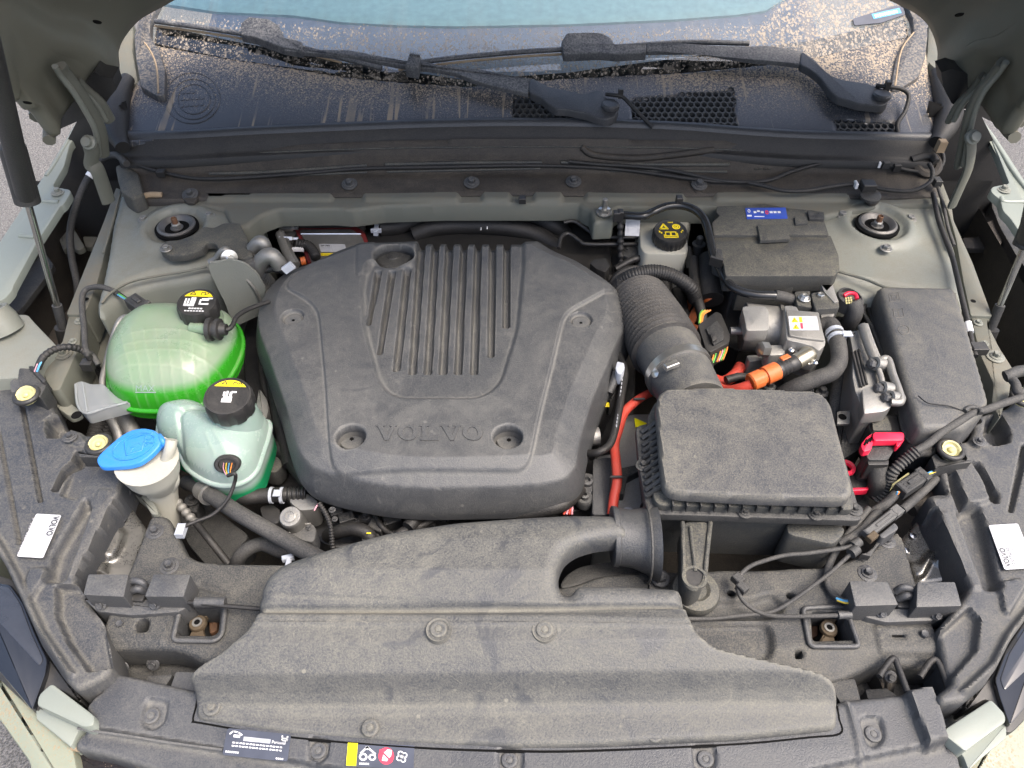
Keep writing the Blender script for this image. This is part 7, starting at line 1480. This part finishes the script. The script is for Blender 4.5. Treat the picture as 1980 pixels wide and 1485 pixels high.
# ------------------------------------------------------------------ aluminium module beside the fuse box
iv = thing('power_module', 'narrow cast aluminium module with ribs, side bar and bracket frame', 'power module', P(1690, 720, .0))
slab('casting', q(2, 1, [(965, 440), (1030, 425), (1095, 600), (1130, 690), (1180, 780), (1200, 880), (1180, 915), (1050, 920), (1030, 860), (1000, 780), (985, 700), (985, 540)]), .040, .09, M['cast'], iv, r=.004, bevel=.004)
slab('connector_block', q(2, 1, [(1040, 770), (1110, 750), (1190, 790), (1215, 870), (1175, 900), (1050, 915)]), .050, .02, M['cast'], iv, r=.004, bevel=.004)
for k in range(3): tube('fin', [P(*p) for p in q(2, 1, [(985 + k * 18, 560 - k * 8, .042), (1035 + k * 16, 760 - k * 8, .042)])], .0022, M['black'], iv, straight=True, segs=6)
tube('side_bar', [P(*p) for p in q(2, 1, [(1040, 405, .050), (1060, 470, .052), (1095, 560, .052), (1125, 625, .050)])], .0065, M['galv'], iv, segs=12, flat=.7)
tube('rear_bar', [P(*p) for p in q(2, 1, [(1062, 402, .046), (1085, 470, .046), (1120, 560, .046), (1150, 625, .046)])], .004, M['cast'], iv, segs=10)
tube('bracket_frame', [P(*p, .054) for p in q(2, 1, [(1125, 625), (1150, 605), (1190, 602), (1215, 680), (1245, 760), (1265, 825), (1255, 850), (1205, 848)])], .0055, M['galv'], iv, segs=12)
tube('bracket_frame', [P(*p, .050) for p in q(2, 1, [(1130, 640), (1150, 700), (1165, 770)])], .004, M['cast'], iv, segs=10)
for x, y in ((1125, 628), (1165, 770), (1210, 825)): lathe('boss', [(.0095, -.012), (.0095, .006), (.006, .007), (.0055, .0)], P(*q(2, 1, [(x + 10, y)])[0], .052), M['galv'], iv, axis=(-.9, -.1, .35), segs=18); lathe('bolt', [(.007, 0), (.007, .008), (.004, .01)], P(*q(2, 1, [(x - 14, y)])[0], .052), M['bolt'], iv, axis=(-1, -.1, .3), segs=6)
slab('black_case', q(2, 1, [(925, 640), (985, 560), (1000, 790), (1040, 900), (1060, 1100), (900, 1200), (900, 900)]), -.02, .08, M['dark'], iv, r=.004)
f = fr3(P(*q(2, 1, [(975, 900)])[0], -.0195), P(*q(2, 1, [(930, 790)])[0], -.0195), P(*q(2, 1, [(1005, 870)])[0], -.0195)); plates('print', f, [rect(.1 + .12 * i, .2, .18 + .12 * i, .8) for i in range(6)], 0, .0004, M['grey_ink'], iv)
slab('eye_tab', q(2, 1, [(897, 900), (975, 895), (970, 972), (895, 975)]), .012, .004, M['galv'], iv, r=.002, bevel=.001); lathe('slot', [(.0055, 0), (0, .0003)], P(*q(2, 1, [(927, 933)])[0], .0125), M['void'], iv, segs=16)
rc = thing('lever_plug', 'black plug with a bright crimson locking lever and cable tail', 'connector', P(1710, 850, .02))
slab('socket', ZG([(145, 100), (400, 90), (410, 200), (440, 250), (380, 330), (220, 320), (170, 210)]), .020, .05, M['black'], rc, r=.003)
slab('socket_face', ZG([(185, 90), (300, 85), (340, 160), (350, 215), (200, 215)]), .026, .01, M['darkdust'], rc, r=.002)
slab('plug_body', ZG([(210, 300), (380, 305), (375, 360), (320, 450), (160, 450), (130, 380)]), .026, .05, M['dark'], rc, r=.004, bevel=.002)
slab('cable_collar', ZG([(155, 455), (325, 450), (325, 488), (160, 490)]), .022, .03, M['black'], rc, r=.002)
slab('lever_bar', ZG([(205, 228), (265, 228), (440, 228), (452, 262), (440, 295), (210, 298), (195, 262)]), .040, .010, M['red'], rc, r=.003, bevel=.003)
slab('lever_arm', ZG([(205, 230), (150, 265), (105, 320), (105, 350), (125, 385), (185, 370), (205, 300)]), .036, .010, M['red'], rc, r=.003, bevel=.002); slab('lever_arm', ZG([(440, 265), (450, 290), (400, 345), (385, 340), (385, 315)]), .036, .010, M['red'], rc, r=.002, bevel=.002)
for k in range(3): tube('lever_slot', [P(*p, .0362) for p in ZG([(128 + k * 22, 335 - k * 14), (150 + k * 20, 290 - k * 8)])], .0014, M['void'], rc, straight=True, segs=6)
tube('cable_tail', [P(*p) for p in ZG([(230, 490, .01), (235, 560, .0), (240, 630, -.01), (230, 720, -.03)])], .013, M['hose'], rc, segs=14)
cr2 = thing('crimson_clip', 'second black plug with crimson edges low beside the air filter box', 'connector', P(1660, 920, -.03))
slab('plug_body', ZG([(0, 480), (70, 500), (160, 580), (165, 680), (0, 690)]), -.02, .04, M['black'], cr2, r=.003); slab('red_edge', ZG([(0, 675), (150, 668), (165, 620), (165, 690), (0, 700)]), -.017, .01, M['red'], cr2, r=.002)
lathe('red_ring', [(.012, 0), (.012, .004), (.007, .004), (.006, 0)], P(*ZG([(-22, 520)])[0], -.01), M['red'], cr2, segs=20); slab('plate', ZG([(20, 690), (180, 690), (160, 900), (60, 880), (40, 760)]), -.05, .04, M['dark'], cr2, r=.004)
# fuse box
fb = thing('fuse_box', 'tall black fuse box with scuffed dusty lid and embossed symbols', 'fuse box', P(1790, 700, .03))
fo = q(2, 1, [(1130, 178), (1300, 180), (1560, 184), (1590, 215), (1640, 370), (1780, 850), (1760, 900), (1640, 1003), (1385, 1006), (1350, 960), (1290, 780)])
fxc = P(1790, 700, .055)
fbx = sheet('lid', rxy(fo, .055, .008), lambda X, Y: .058 - .10 * np.clip(P(1790, 800, .05).y - Y, 0, 1) - .12 * np.maximum(0, P(1800, 590, .05).y - Y) * 0, .003, M['airbox'], fb, er=.009, skirt=.075)
slab('body_side', q(2, 1, [(1060, 270), (1125, 190), (1290, 790), (1380, 1030), (1330, 1040), (1270, 960), (1240, 880), (1180, 640)]), .020, .10, M['black'], fb, r=.006, bevel=.003)
tube('side_lip', [P(*p, .022) for p in q(2, 1, [(1062, 275), (1050, 330), (1100, 420), (1170, 600), (1240, 800), (1270, 980), (1320, 1080), (1420, 1090)])], .003, M['dark'], fb, segs=8)
slab('base', q(2, 1, [(1260, 900), (1340, 1000), (1640, 1010), (1560, 1090), (1400, 1095), (1300, 1080)]), -.01, .08, M['black'], fb, r=.006)
for (x, y, kind) in ((1230, 240, 0), (1255, 330, 1), (1285, 430, 2)):
    f = hfr(fbx, *q(2, 1, [(x - 32, y + 32), (x + 38, y + 26), (x - 44, y - 28)]), .0)
    ln = [[(.1, .1), (.1, .9), (.9, .9), (.9, .1), (.1, .1)], [(.3, .3), (.3, .7), (.7, .7), (.7, .3)], [(.5, .1), (.5, .5)]] if kind == 0 else [[(.1, .1), (.1, .9), (.5, .75), (.9, .9), (.9, .1), (.5, .0), (.1, .1)], [(.5, .1), (.5, .7)]] if kind == 1 else [[(.5 + .45 * cos(a), .5 + .45 * sin(a)) for a in [k * pi / 8 for k in range(17)]], [(.2, .5), (.8, .5)]]
    for l_ in ln: tube('embossed_symbol', [at(f, *p) for p in l_], .0006, M['airbox'], fb, straight=True, segs=6)

# ------------------------------------------------------------------ right harness, connectors, release cables
hn = thing('wiring_harness', 'thick taped wiring harness with corrugated part crossing the right corner', 'wiring harness', P(1760, 880, .05))
tube('taped_run', [P(*p) for p in ZG([(1420, -60, .05), (1250, -5, .05), (1100, 50, .055), (1000, 75, .055), (880, 150, .055), (760, 220, .05), (640, 320, .045), (540, 380, .04)])], .0050, M['hose'], hn, segs=14)
tube('corrugated_run', [P(*p) for p in ZG([(560, 370, .04), (480, 430, .03), (400, 500, .02), (350, 560, .01), (320, 640, -.005), (270, 720, -.02), (215, 770, -.03)])], .0066, M['hose'], hn, segs=18, corr=(.0048, .0010, .02, 1))
tube('branch', [P(*p) for p in ZG([(600, 350, .03), (660, 390, .02), (560, 395, .03), (480, 440, .02)])], .006, M['rubber'], hn, segs=10)
tube('second_run', [P(*p) for p in ZG([(1010, 120, .02), (950, 180, .02), (860, 260, .02), (760, 330, .01), (660, 400, .0)])], .005, M['rubber'], hn, segs=12)
lathe('cable_clip', [(.008, -.008), (.009, 0), (.007, .005), (0, .006)], P(*ZG([(985, 55)])[0], .05), M['dark'], hn, segs=20); tube('clip_strap', [P(*p, .06) for p in ZG([(930, 60), (970, 30), (1040, 40), (1060, 80)])], .003, M['dark'], hn, segs=8)
tube('thin_wire', [P(*p) for p in ZG([(560, -60, .062), (640, -2, .062), (800, 20, .061), (930, 60, .058)])], .0009, M['black'], hn, segs=6)
tube('corner_plug', [P(*p) for p in q(2, 1, [(1870, 700, .05), (1900, 690, .052), (1940, 672, .05), (1990, 665, .05)])], .008, M['dark'], hn, segs=10); tube('corner_cable', [P(*p) for p in q(2, 1, [(1985, 790, .05), (1945, 790, .05), (1930, 740, .05), (1900, 705, .05)])], .006, M['hose'], hn, segs=10)
lc = connector('lamp_connector', 'ribbed black lamp connector with blue and yellow wires', 1762, 935, .012, .017, .046, .015, 32, ribs=4)
slab('white_tab', ZG([(335, 690), (355, 640), (480, 550), (495, 560), (420, 610), (370, 660)]), .01, .003, M['cream'], lc, r=.001)
tube('lead', [P(*p) for p in ZG([(380, 720, .005), (300, 800, .0), (200, 870, -.005), (80, 980, -.01), (-20, 1080, -.012)])], .0058, M['hose'], lc, segs=14)
for i, m in enumerate(('wire_blue', 'wire_yellow', 'rubber')): tube('wire', [P(*p) for p in ZG([(630, 560 + i * 14, .015), (660, 548 + i * 12, .017), (695, 535 + i * 10, .015)])], .0013, M[m], lc, segs=6)
for i, m in enumerate(('wire_blue', 'wire_orange')): tube('wire', [P(*p) for p in ZG([(395 + i * 12, 705, .02), (385 + i * 10, 725, .016)])], .0013, M[m], lc, segs=6)
tube('lead', [P(*p) for p in ZG([(700, 600, .0), (600, 700, .0), (500, 790, .0), (430, 850, .0)])], .0055, M['hose'], lc, segs=12)
tube('lead', [P(*p) for p in ZG([(720, 700, -.03), (600, 790, -.03), (500, 850, -.03)])], .009, M['brown_black'], lc, segs=12)
cj = connector('cable_junction', 'long grey plastic junction box of the bonnet release cables', 1706, 1010, .012, .011, .062, .010, 35, mat=M['shroud'], ribs=2, cat='cable junction')
slab('clip_block', ZG([(250, 1050), (370, 950), (400, 985), (395, 1005), (290, 1075), (265, 1070)]), .012, .02, M['shroud'], cj, r=.002); slab('lever', ZG([(200, 1150), (260, 1060), (290, 1075), (215, 1160), (180, 1220), (100, 1200), (150, 1190)]), .0, .01, M['dark'], cj, r=.001)
box('brass_stub', P(*ZG([(190, 1065)])[0], .014), (.014, .008, .008), M['ochre'], cj, ax=(1, .7, 0))
for x, y in ((60, 1120), (45, 1180)): tube('ferrule', [P(*p, .010) for p in ZG([(x - 25, y + 20), (x + 25, y - 20)])], .0062, M['dark'], cj, straight=True, segs=12)
rc1 = thing('release_cable', 'looping grey bonnet release cable lying over the right crossmember', 'cable', P(1430, 1120, .0))
cz = lambda p: [P(a, b, z) for a, b, z in q(2, 2, p)]
tube('cable', cz([(1010, 185, .010), (950, 205, .010), (850, 222, .010), (720, 240, .010), (600, 250, .010), (500, 275, .010), (400, 310, .008), (340, 360, .006), (322, 420, .004), (330, 480, .0), (370, 535, -.005), (440, 580, -.008), (520, 602, -.008), (640, 606, -.006), (780, 603, -.002), (900, 600, .0)]), .0025, M['hose'], rc1, segs=12)
tube('end_sleeve', cz([(900, 598, .0), (975, 594, .0)]), .0046, M['latch'], rc1, straight=True, segs=14)
for x, y in ((320, 390), (345, 440)): box('clip', cz([(x, y, .004)])[0], (.012, .010, .010), M['dark'], rc1, ax=(.6, -.8, 0))
rc2 = thing('release_cable', 'straight bonnet release cable running down left to the duct edge', 'cable', P(1500, 1180, -.01))
tube('cable', cz([(1000, 225, .008), (950, 265, .006), (860, 350, .002), (760, 425, -.002), (650, 505, -.005), (560, 560, -.008), (480, 588, -.010), (350, 600, -.010), (180, 618, -.008), (20, 620, -.005)]), .0024, M['hose'], rc2, segs=12)
rc3 = thing('latch_lead', 'grey lead with blue wire curving into the right latch', 'cable', P(1610, 1130, -.01))
tube('lead', cz([(1080, -20, .0), (1000, 80, -.002), (900, 210, -.005), (845, 320, -.008), (835, 400, -.01), (860, 460, -.01), (905, 505, -.005), (960, 520, .0)]), .0042, M['hose'], rc3, segs=12)
for i, m in enumerate(('wire_blue', 'wire_blue', 'wire_yellow')): tube('wire', cz([(890 + i * 3, 500 + i * 6, .0), (940, 515 + i * 6, .003), (985, 512 + i * 8, .004)]), .0012, M[m], rc3, segs=6)
tube('top_lead', cz([(1140, 0, .0), (1110, 20, .0), (1030, 110, .0), (900, 190, 0)]), .0050, M['hose'], rc3, segs=12)

# ------------------------------------------------------------------ orange red high voltage cable and castings right of the engine cover
rc4 = thing('orange_cable', 'bright orange red cable running down between engine cover and air box', 'high voltage cable', P(1190, 900, .0))
tube('cable', [P(*p) for p in q(1, 1, [(1570, 1500, -.02), (1582, 1400, -.01), (1600, 1300, .0), (1592, 1180, .0), (1585, 1090, .0), (1610, 1000, .0), (1640, 910, .0), (1700, 850, .0), (1760, 810, -.005), (1830, 780, -.02)])], lambda u: .0064 - .002 * max(0, u - .7), M['redcable'], rc4, segs=16)
for x, y in ((1595, 1280), (1728, 828)): box('cable_tie', P(*q(1, 1, [(x, y)])[0], .010), (.016, .003, .003), M['black'], rc4)
tube('stub', TP([(1215, 1110, -.05), (1235, 1120, -.05)]), .008, M['redcable'], rc4, segs=12)
pj = thing('printed_hose', 'black rubber hose with white print curving along the engine cover right edge', 'hose', P(1185, 830, .02))
tube('hose_run', [P(*p) for p in q(1, 1, [(1400, 1140, -.01), (1440, 1145, .0), (1500, 1135, .01), (1560, 1090, .01), (1590, 1000, .012), (1610, 900, .015), (1630, 780, .015), (1645, 700, .012), (1640, 640, .01), (1610, 570, .01)])], .0050, M['rubber'], pj, segs=16)
for i in range(14):
    u = i / 13; a = P(*q(1, 1, [(1596 + 36 * u, 985 - 290 * u)])[0], .0185 + .002 * u); box('print_dash', a, (.0014, .0046, .0004), M['grey_ink'], pj, ax=(1, -.15, 0), bev=0)
sc = thing('sensor_clip', 'pale grey sensor clip with dark stem at the engine cover right edge', 'clip', P(1195, 710, .03))
slab('clip_body', q(1, 1, [(1590, 650), (1600, 610), (1640, 620), (1645, 650), (1625, 690), (1600, 680)]), .030, .02, M['grey_clip'], sc, r=.002); tube('stem', [P(*p) for p in q(1, 1, [(1600, 670, .02), (1580, 730, .01), (1555, 790, .0)])], .0062, M['latch'], sc, segs=12)
slab('clamp', q(1, 1, [(1540, 740), (1600, 730), (1590, 800), (1560, 850), (1530, 800)]), -.02, .03, M['dark'], sc, r=.004); box('yellow_tick', P(*q(1, 1, [(1542, 862)])[0], -.01), (.006, .008, .002), M['yellow'], sc)
ic = thing('inverter_case', 'silver cast inverter casing left of the air filter box, yellow triangle on it', 'inverter', P(1215, 900, -.04))
slab('casting', q(1, 1, [(1480, 1160), (1600, 1140), (1620, 950), (1680, 915), (1800, 915), (1860, 1000), (1900, 1480), (1480, 1520)]), -.035, .12, M['cast'], ic, r=.006, bevel=.005)
slab('rail', q(1, 1, [(1460, 1175), (1565, 1165), (1555, 1500), (1455, 1500)]), -.025, .03, M['shroud'], ic, r=.004, bevel=.004)
slab('rib', q(1, 1, [(1620, 1230), (1720, 1210), (1740, 1240), (1660, 1280), (1640, 1380), (1615, 1380)]), -.020, .02, M['darkdust'], ic, r=.002)
slab('yellow_triangle', q(1, 1, [(1700, 938), (1778, 972), (1706, 992)]), -.030, .001, M['yellow_bright'], ic, r=0, bevel=.0002)
tube('stub_pipe', [P(*p) for p in q(1, 1, [(1425, 1050, -.02), (1495, 1045, -.02)])], .0125, M['cast'], ic, straight=True, segs=18)
for x, y, r in ((1425, 1320, .014), (1410, 1405, .010)): lathe('pulley_bolt', [(r * 1.2, -.01), (r * 1.2, 0), (r, .003), (r * .6, .003), (r * .55, .008), (r * .3, .009), (r * .25, .004)], P(*q(1, 1, [(x, y)])[0], -.03), M['latch'], ic, segs=20)
slab('side_plates', q(1, 1, [(1400, 1180), (1465, 1180), (1460, 1480), (1330, 1480), (1380, 1350)]), -.05, .04, M['black'], ic, r=.006)
for i in range(4): tube('wire', [P(*p) for p in q(1, 1, [(1290 + i * 16, 1500, -.02), (1310 + i * 10, 1450, -.02), (1320 + i * 4, 1415, -.025)])], .0013, M['wire_pink' if i % 2 else 'redcable'], ic, segs=6)
slab('white_patch', q(1, 1, [(1610, 1480), (1650, 1455), (1690, 1460), (1700, 1485)]), -.025, .002, M['sticker'], ic, r=.002)
lathe('ribbed_tube', [(.0, 0)], P(0, 0, -.3), M['void'], ic) if False else None
tube('front_hose', [P(*p) for p in q(1, 1, [(1020, 1490, -.02), (1120, 1480, -.015), (1280, 1440, -.01), (1380, 1350, -.02)])], .010, M['rubber'], ic, segs=14)
# ------------------------------------------------------------------ bulkhead trim below the cowl seal
bp = thing('bulkhead_trim', 'brownish black bulkhead trim with grooved rails below the cowl seal', 'trim panel', P(990, 330, .09))
def br_z(Y): return np.interp(Y, [P(990, 372, .068).y, P(990, 335, .078).y, P(990, 300, .098).y, P(990, 272, .118).y], [.068, .078, .100, .122])
bo_ = [(235, 290), (600, 275), (990, 268), (1400, 272), (1808, 290), (1826, 340), (1820, 372), (1700, 380), (1500, 366), (1300, 372), (990, 366), (680, 372), (500, 374), (330, 390), (262, 388), (238, 360)]
sheet('trim_shell', [(P(a, b, .118 - .045 * (b - 272) / 100).x, P(a, b, .118 - .045 * (b - 272) / 100).y) for a, b in bo_], lambda X, Y: br_z(Y), .004, M['brown_black'], bp, er=.004, skirt=.012)
def bz_(x, y): return float(br_z(np.array([y]))[0])
def BS(pts, off=0.0): return [PS(a, b, lambda x, y: bz_(x, y) + off) for a, b in pts]
for pts, r, m in (([(405, 336), (520, 333), (710, 320)], .0035, 'darkdust'), ([(745, 318), (900, 315), (1048, 314)], .0035, 'darkdust'), ([(1085, 314), (1200, 318), (1410, 318)], .0035, 'darkdust'), ([(405, 345), (710, 333)], .0022, 'darkdust'), ([(748, 332), (1045, 326)], .0022, 'darkdust'), ([(1180, 330), (1405, 332)], .0025, 'darkdust'),
                  ([(260, 300), (480, 296), (700, 288), (990, 284), (1300, 286), (1560, 296), (1790, 304)], .0016, 'darkdust'), ([(1125, 285), (1150, 300), (1230, 306), (1300, 300), (1380, 290)], .006, 'brown_black')):
    tube('rail', BS(pts, .001), r, M[m], bp, segs=8)
for x, y in ((368, 376), (676, 356), (912, 353), (1109, 351), (1352, 357), (1688, 378)):
    c = BS([(x, y)], .003)[0]; small('trim_clip', 'washer_bolt', washer_bolt_vf, M['latch'], c, .0135, bp, (0, -.25, 1))
    w_ = [P(x + a, y + b, .070) for a, b in ((-17, -8), (17, -8), (14, 8), (6, 15), (-6, 15), (-14, 8))]; v, f = slab_vf(rounded(w_, .004), .006, .002); mk('clip_lug', v, f, M['brown_black'], bp)
box('spring_clip', P(1010, 386, .070), (.012, .012, .010), M['black'], bp)
for k in range(4): box('part_mark', BS([(1462 + k * 9, 326)], .001)[0], (.005, .006, .001), M['darkdust'], bp, bev=0)
w_ = [P(a, b, .085) for a, b in q(0, 0, [(665, 960), (720, 940), (800, 1000), (830, 1120), (760, 1150), (700, 1110), (680, 1040)])]
v, f = slab_vf(rounded(w_, .006), .03, .005); mk('end_block', v, f, M['darkdust'], bp)
tube('clay_deposit', [P(*p) for p in q(0, 0, [(740, 1160, .068), (800, 1150, .070), (860, 1130, .072), (940, 1130, .070)])], .005, M['mudline'], bp, segs=8)
# cables clipped along the trim
lc_ = thing('bulkhead_cable', 'long thin black cable clipped along the bulkhead trim from the left hinge', 'cable', P(700, 330, .09))
tube('cable', BS([(238, 302), (270, 320), (318, 334), (380, 345), (460, 344), (600, 334), (700, 326), (850, 323), (1000, 320), (1110, 322), (1220, 330), (1330, 345), (1400, 352), (1480, 352)], .006), .0032, M['rubber'], lc_, segs=10)
box('clip', BS([(312, 334)], .010)[0], (.014, .012, .010), M['black'], lc_)
l2 = thing('washer_line', 'upper black washer line bowing up at the right of the bulkhead', 'cable', P(1600, 320, .09))
tube('line', BS([(1100, 312), (1160, 318), (1230, 322), (1300, 330), (1400, 350), (1480, 350), (1530, 332), (1590, 315), (1640, 310), (1700, 316), (1760, 330), (1800, 332), (1822, 318), (1822, 296), (1808, 288)], .008), .0034, M['rubber'], l2, segs=10)
box('white_band', BS([(1699, 316)], .010)[0], (.004, .012, .010), M['white_print'], l2); box('clip', BS([(1733, 322)], .010)[0], (.012, .014, .012), M['black'], l2); box('clip', BS([(1712, 318)], .012)[0], (.012, .010, .012), M['dark'], l2)
l3 = thing('lower_line', 'lower black line dipping along the bulkhead flange to the right grommet', 'cable', P(1600, 360, .08))
tube('line', [P(*p) for p in q(2, 0, [(380, 1060, .084), (480, 1080, .084), (580, 1105, .084), (700, 1108, .084), (820, 1090, .084), (940, 1072, .084), (1000, 1070, .084), (1100, 1085, .084), (1220, 1105, .084), (1340, 1105, .086), (1430, 1060, .09), (1450, 1000, .10), (1430, 950, .105)])], .0036, M['rubber'], l3, segs=10)
box('white_band', P(*q(2, 0, [(1005, 1070)])[0], .087), (.004, .012, .010), M['white_print'], l3)
c = P(*q(2, 0, [(1075, 1080)])[0], .088); box('branch_clip', c, (.022, .020, .014), M['black'], l3); lathe('lug', [(.016, -.01), (.016, -.006), (.010, -.004)], c + Vector((0, -.02, 0)), M['dark'], l3, segs=20)
gm2 = thing('cable_grommet', 'round dusty grommet where lines enter at the right cowl end', 'grommet', P(1790, 315, .10))
c = BS([(1792, 318)], .004)[0]; lathe('ring', [(.026, 0), (.026, .004), (.020, .008), (.014, .006), (.012, .002), (0, .002)], c, M['brown_black'], gm2, axis=(0, -.5, .9), segs=32)
tube('elbow', [c + Vector((-.03, 0, .008)), c + Vector((0, .004, .014)), c + Vector((.008, -.010, .010))], .007, M['rubber'], gm2, segs=12)
# cable down the right tower rail
rcab = thing('rail_cable', 'long black cable with white band running down the right rail', 'cable', P(1850, 500, .05))
tube('cable', [P(*p) for p in Z(1780, 180, 2.475, [(60, 480, .075), (85, 600, .068), (120, 700, .064), (150, 780, .062), (175, 880, .060), (200, 990, .056), (222, 1080, .052), (240, 1170, .048), (262, 1260, .045)])], .0040, M['rubber'], rcab, segs=10)
tube('thin_lead', [P(*p) for p in Z(1780, 180, 2.475, [(80, 440, .08), (110, 540, .07), (130, 640, .066), (160, 730, .062)])], .0028, M['hose'], rcab, segs=8)
a_, b_ = [P(*p) for p in ZB([(228, 1102, .052), (238, 1146, .050)])] if False else [P(*(ZB([(226, 1100)])[0]), .0515), P(*(ZB([(237, 1146)])[0]), .0495)]
tube('white_band', [a_, b_], .0050, M['white_print'], rcab, straight=True, segs=14); box('edge_clip', P(*ZB([(275, 1222)])[0], .047), (.022, .016, .012), M['black'], rcab)
box('top_plug', P(*ZB([(78, 425)])[0], .085), (.012, .016, .012), M['dark'], rcab)
# scuttle gap fillers: dark body under the cowl ends
for a, b in ():
    slab('scuttle_side', [(a[0], a[1]), (b[0], a[1]), (b[0], b[1] - 60), (a[0] + 20, b[1] - 60)], .04, .2, M['dark'], body, r=.01)
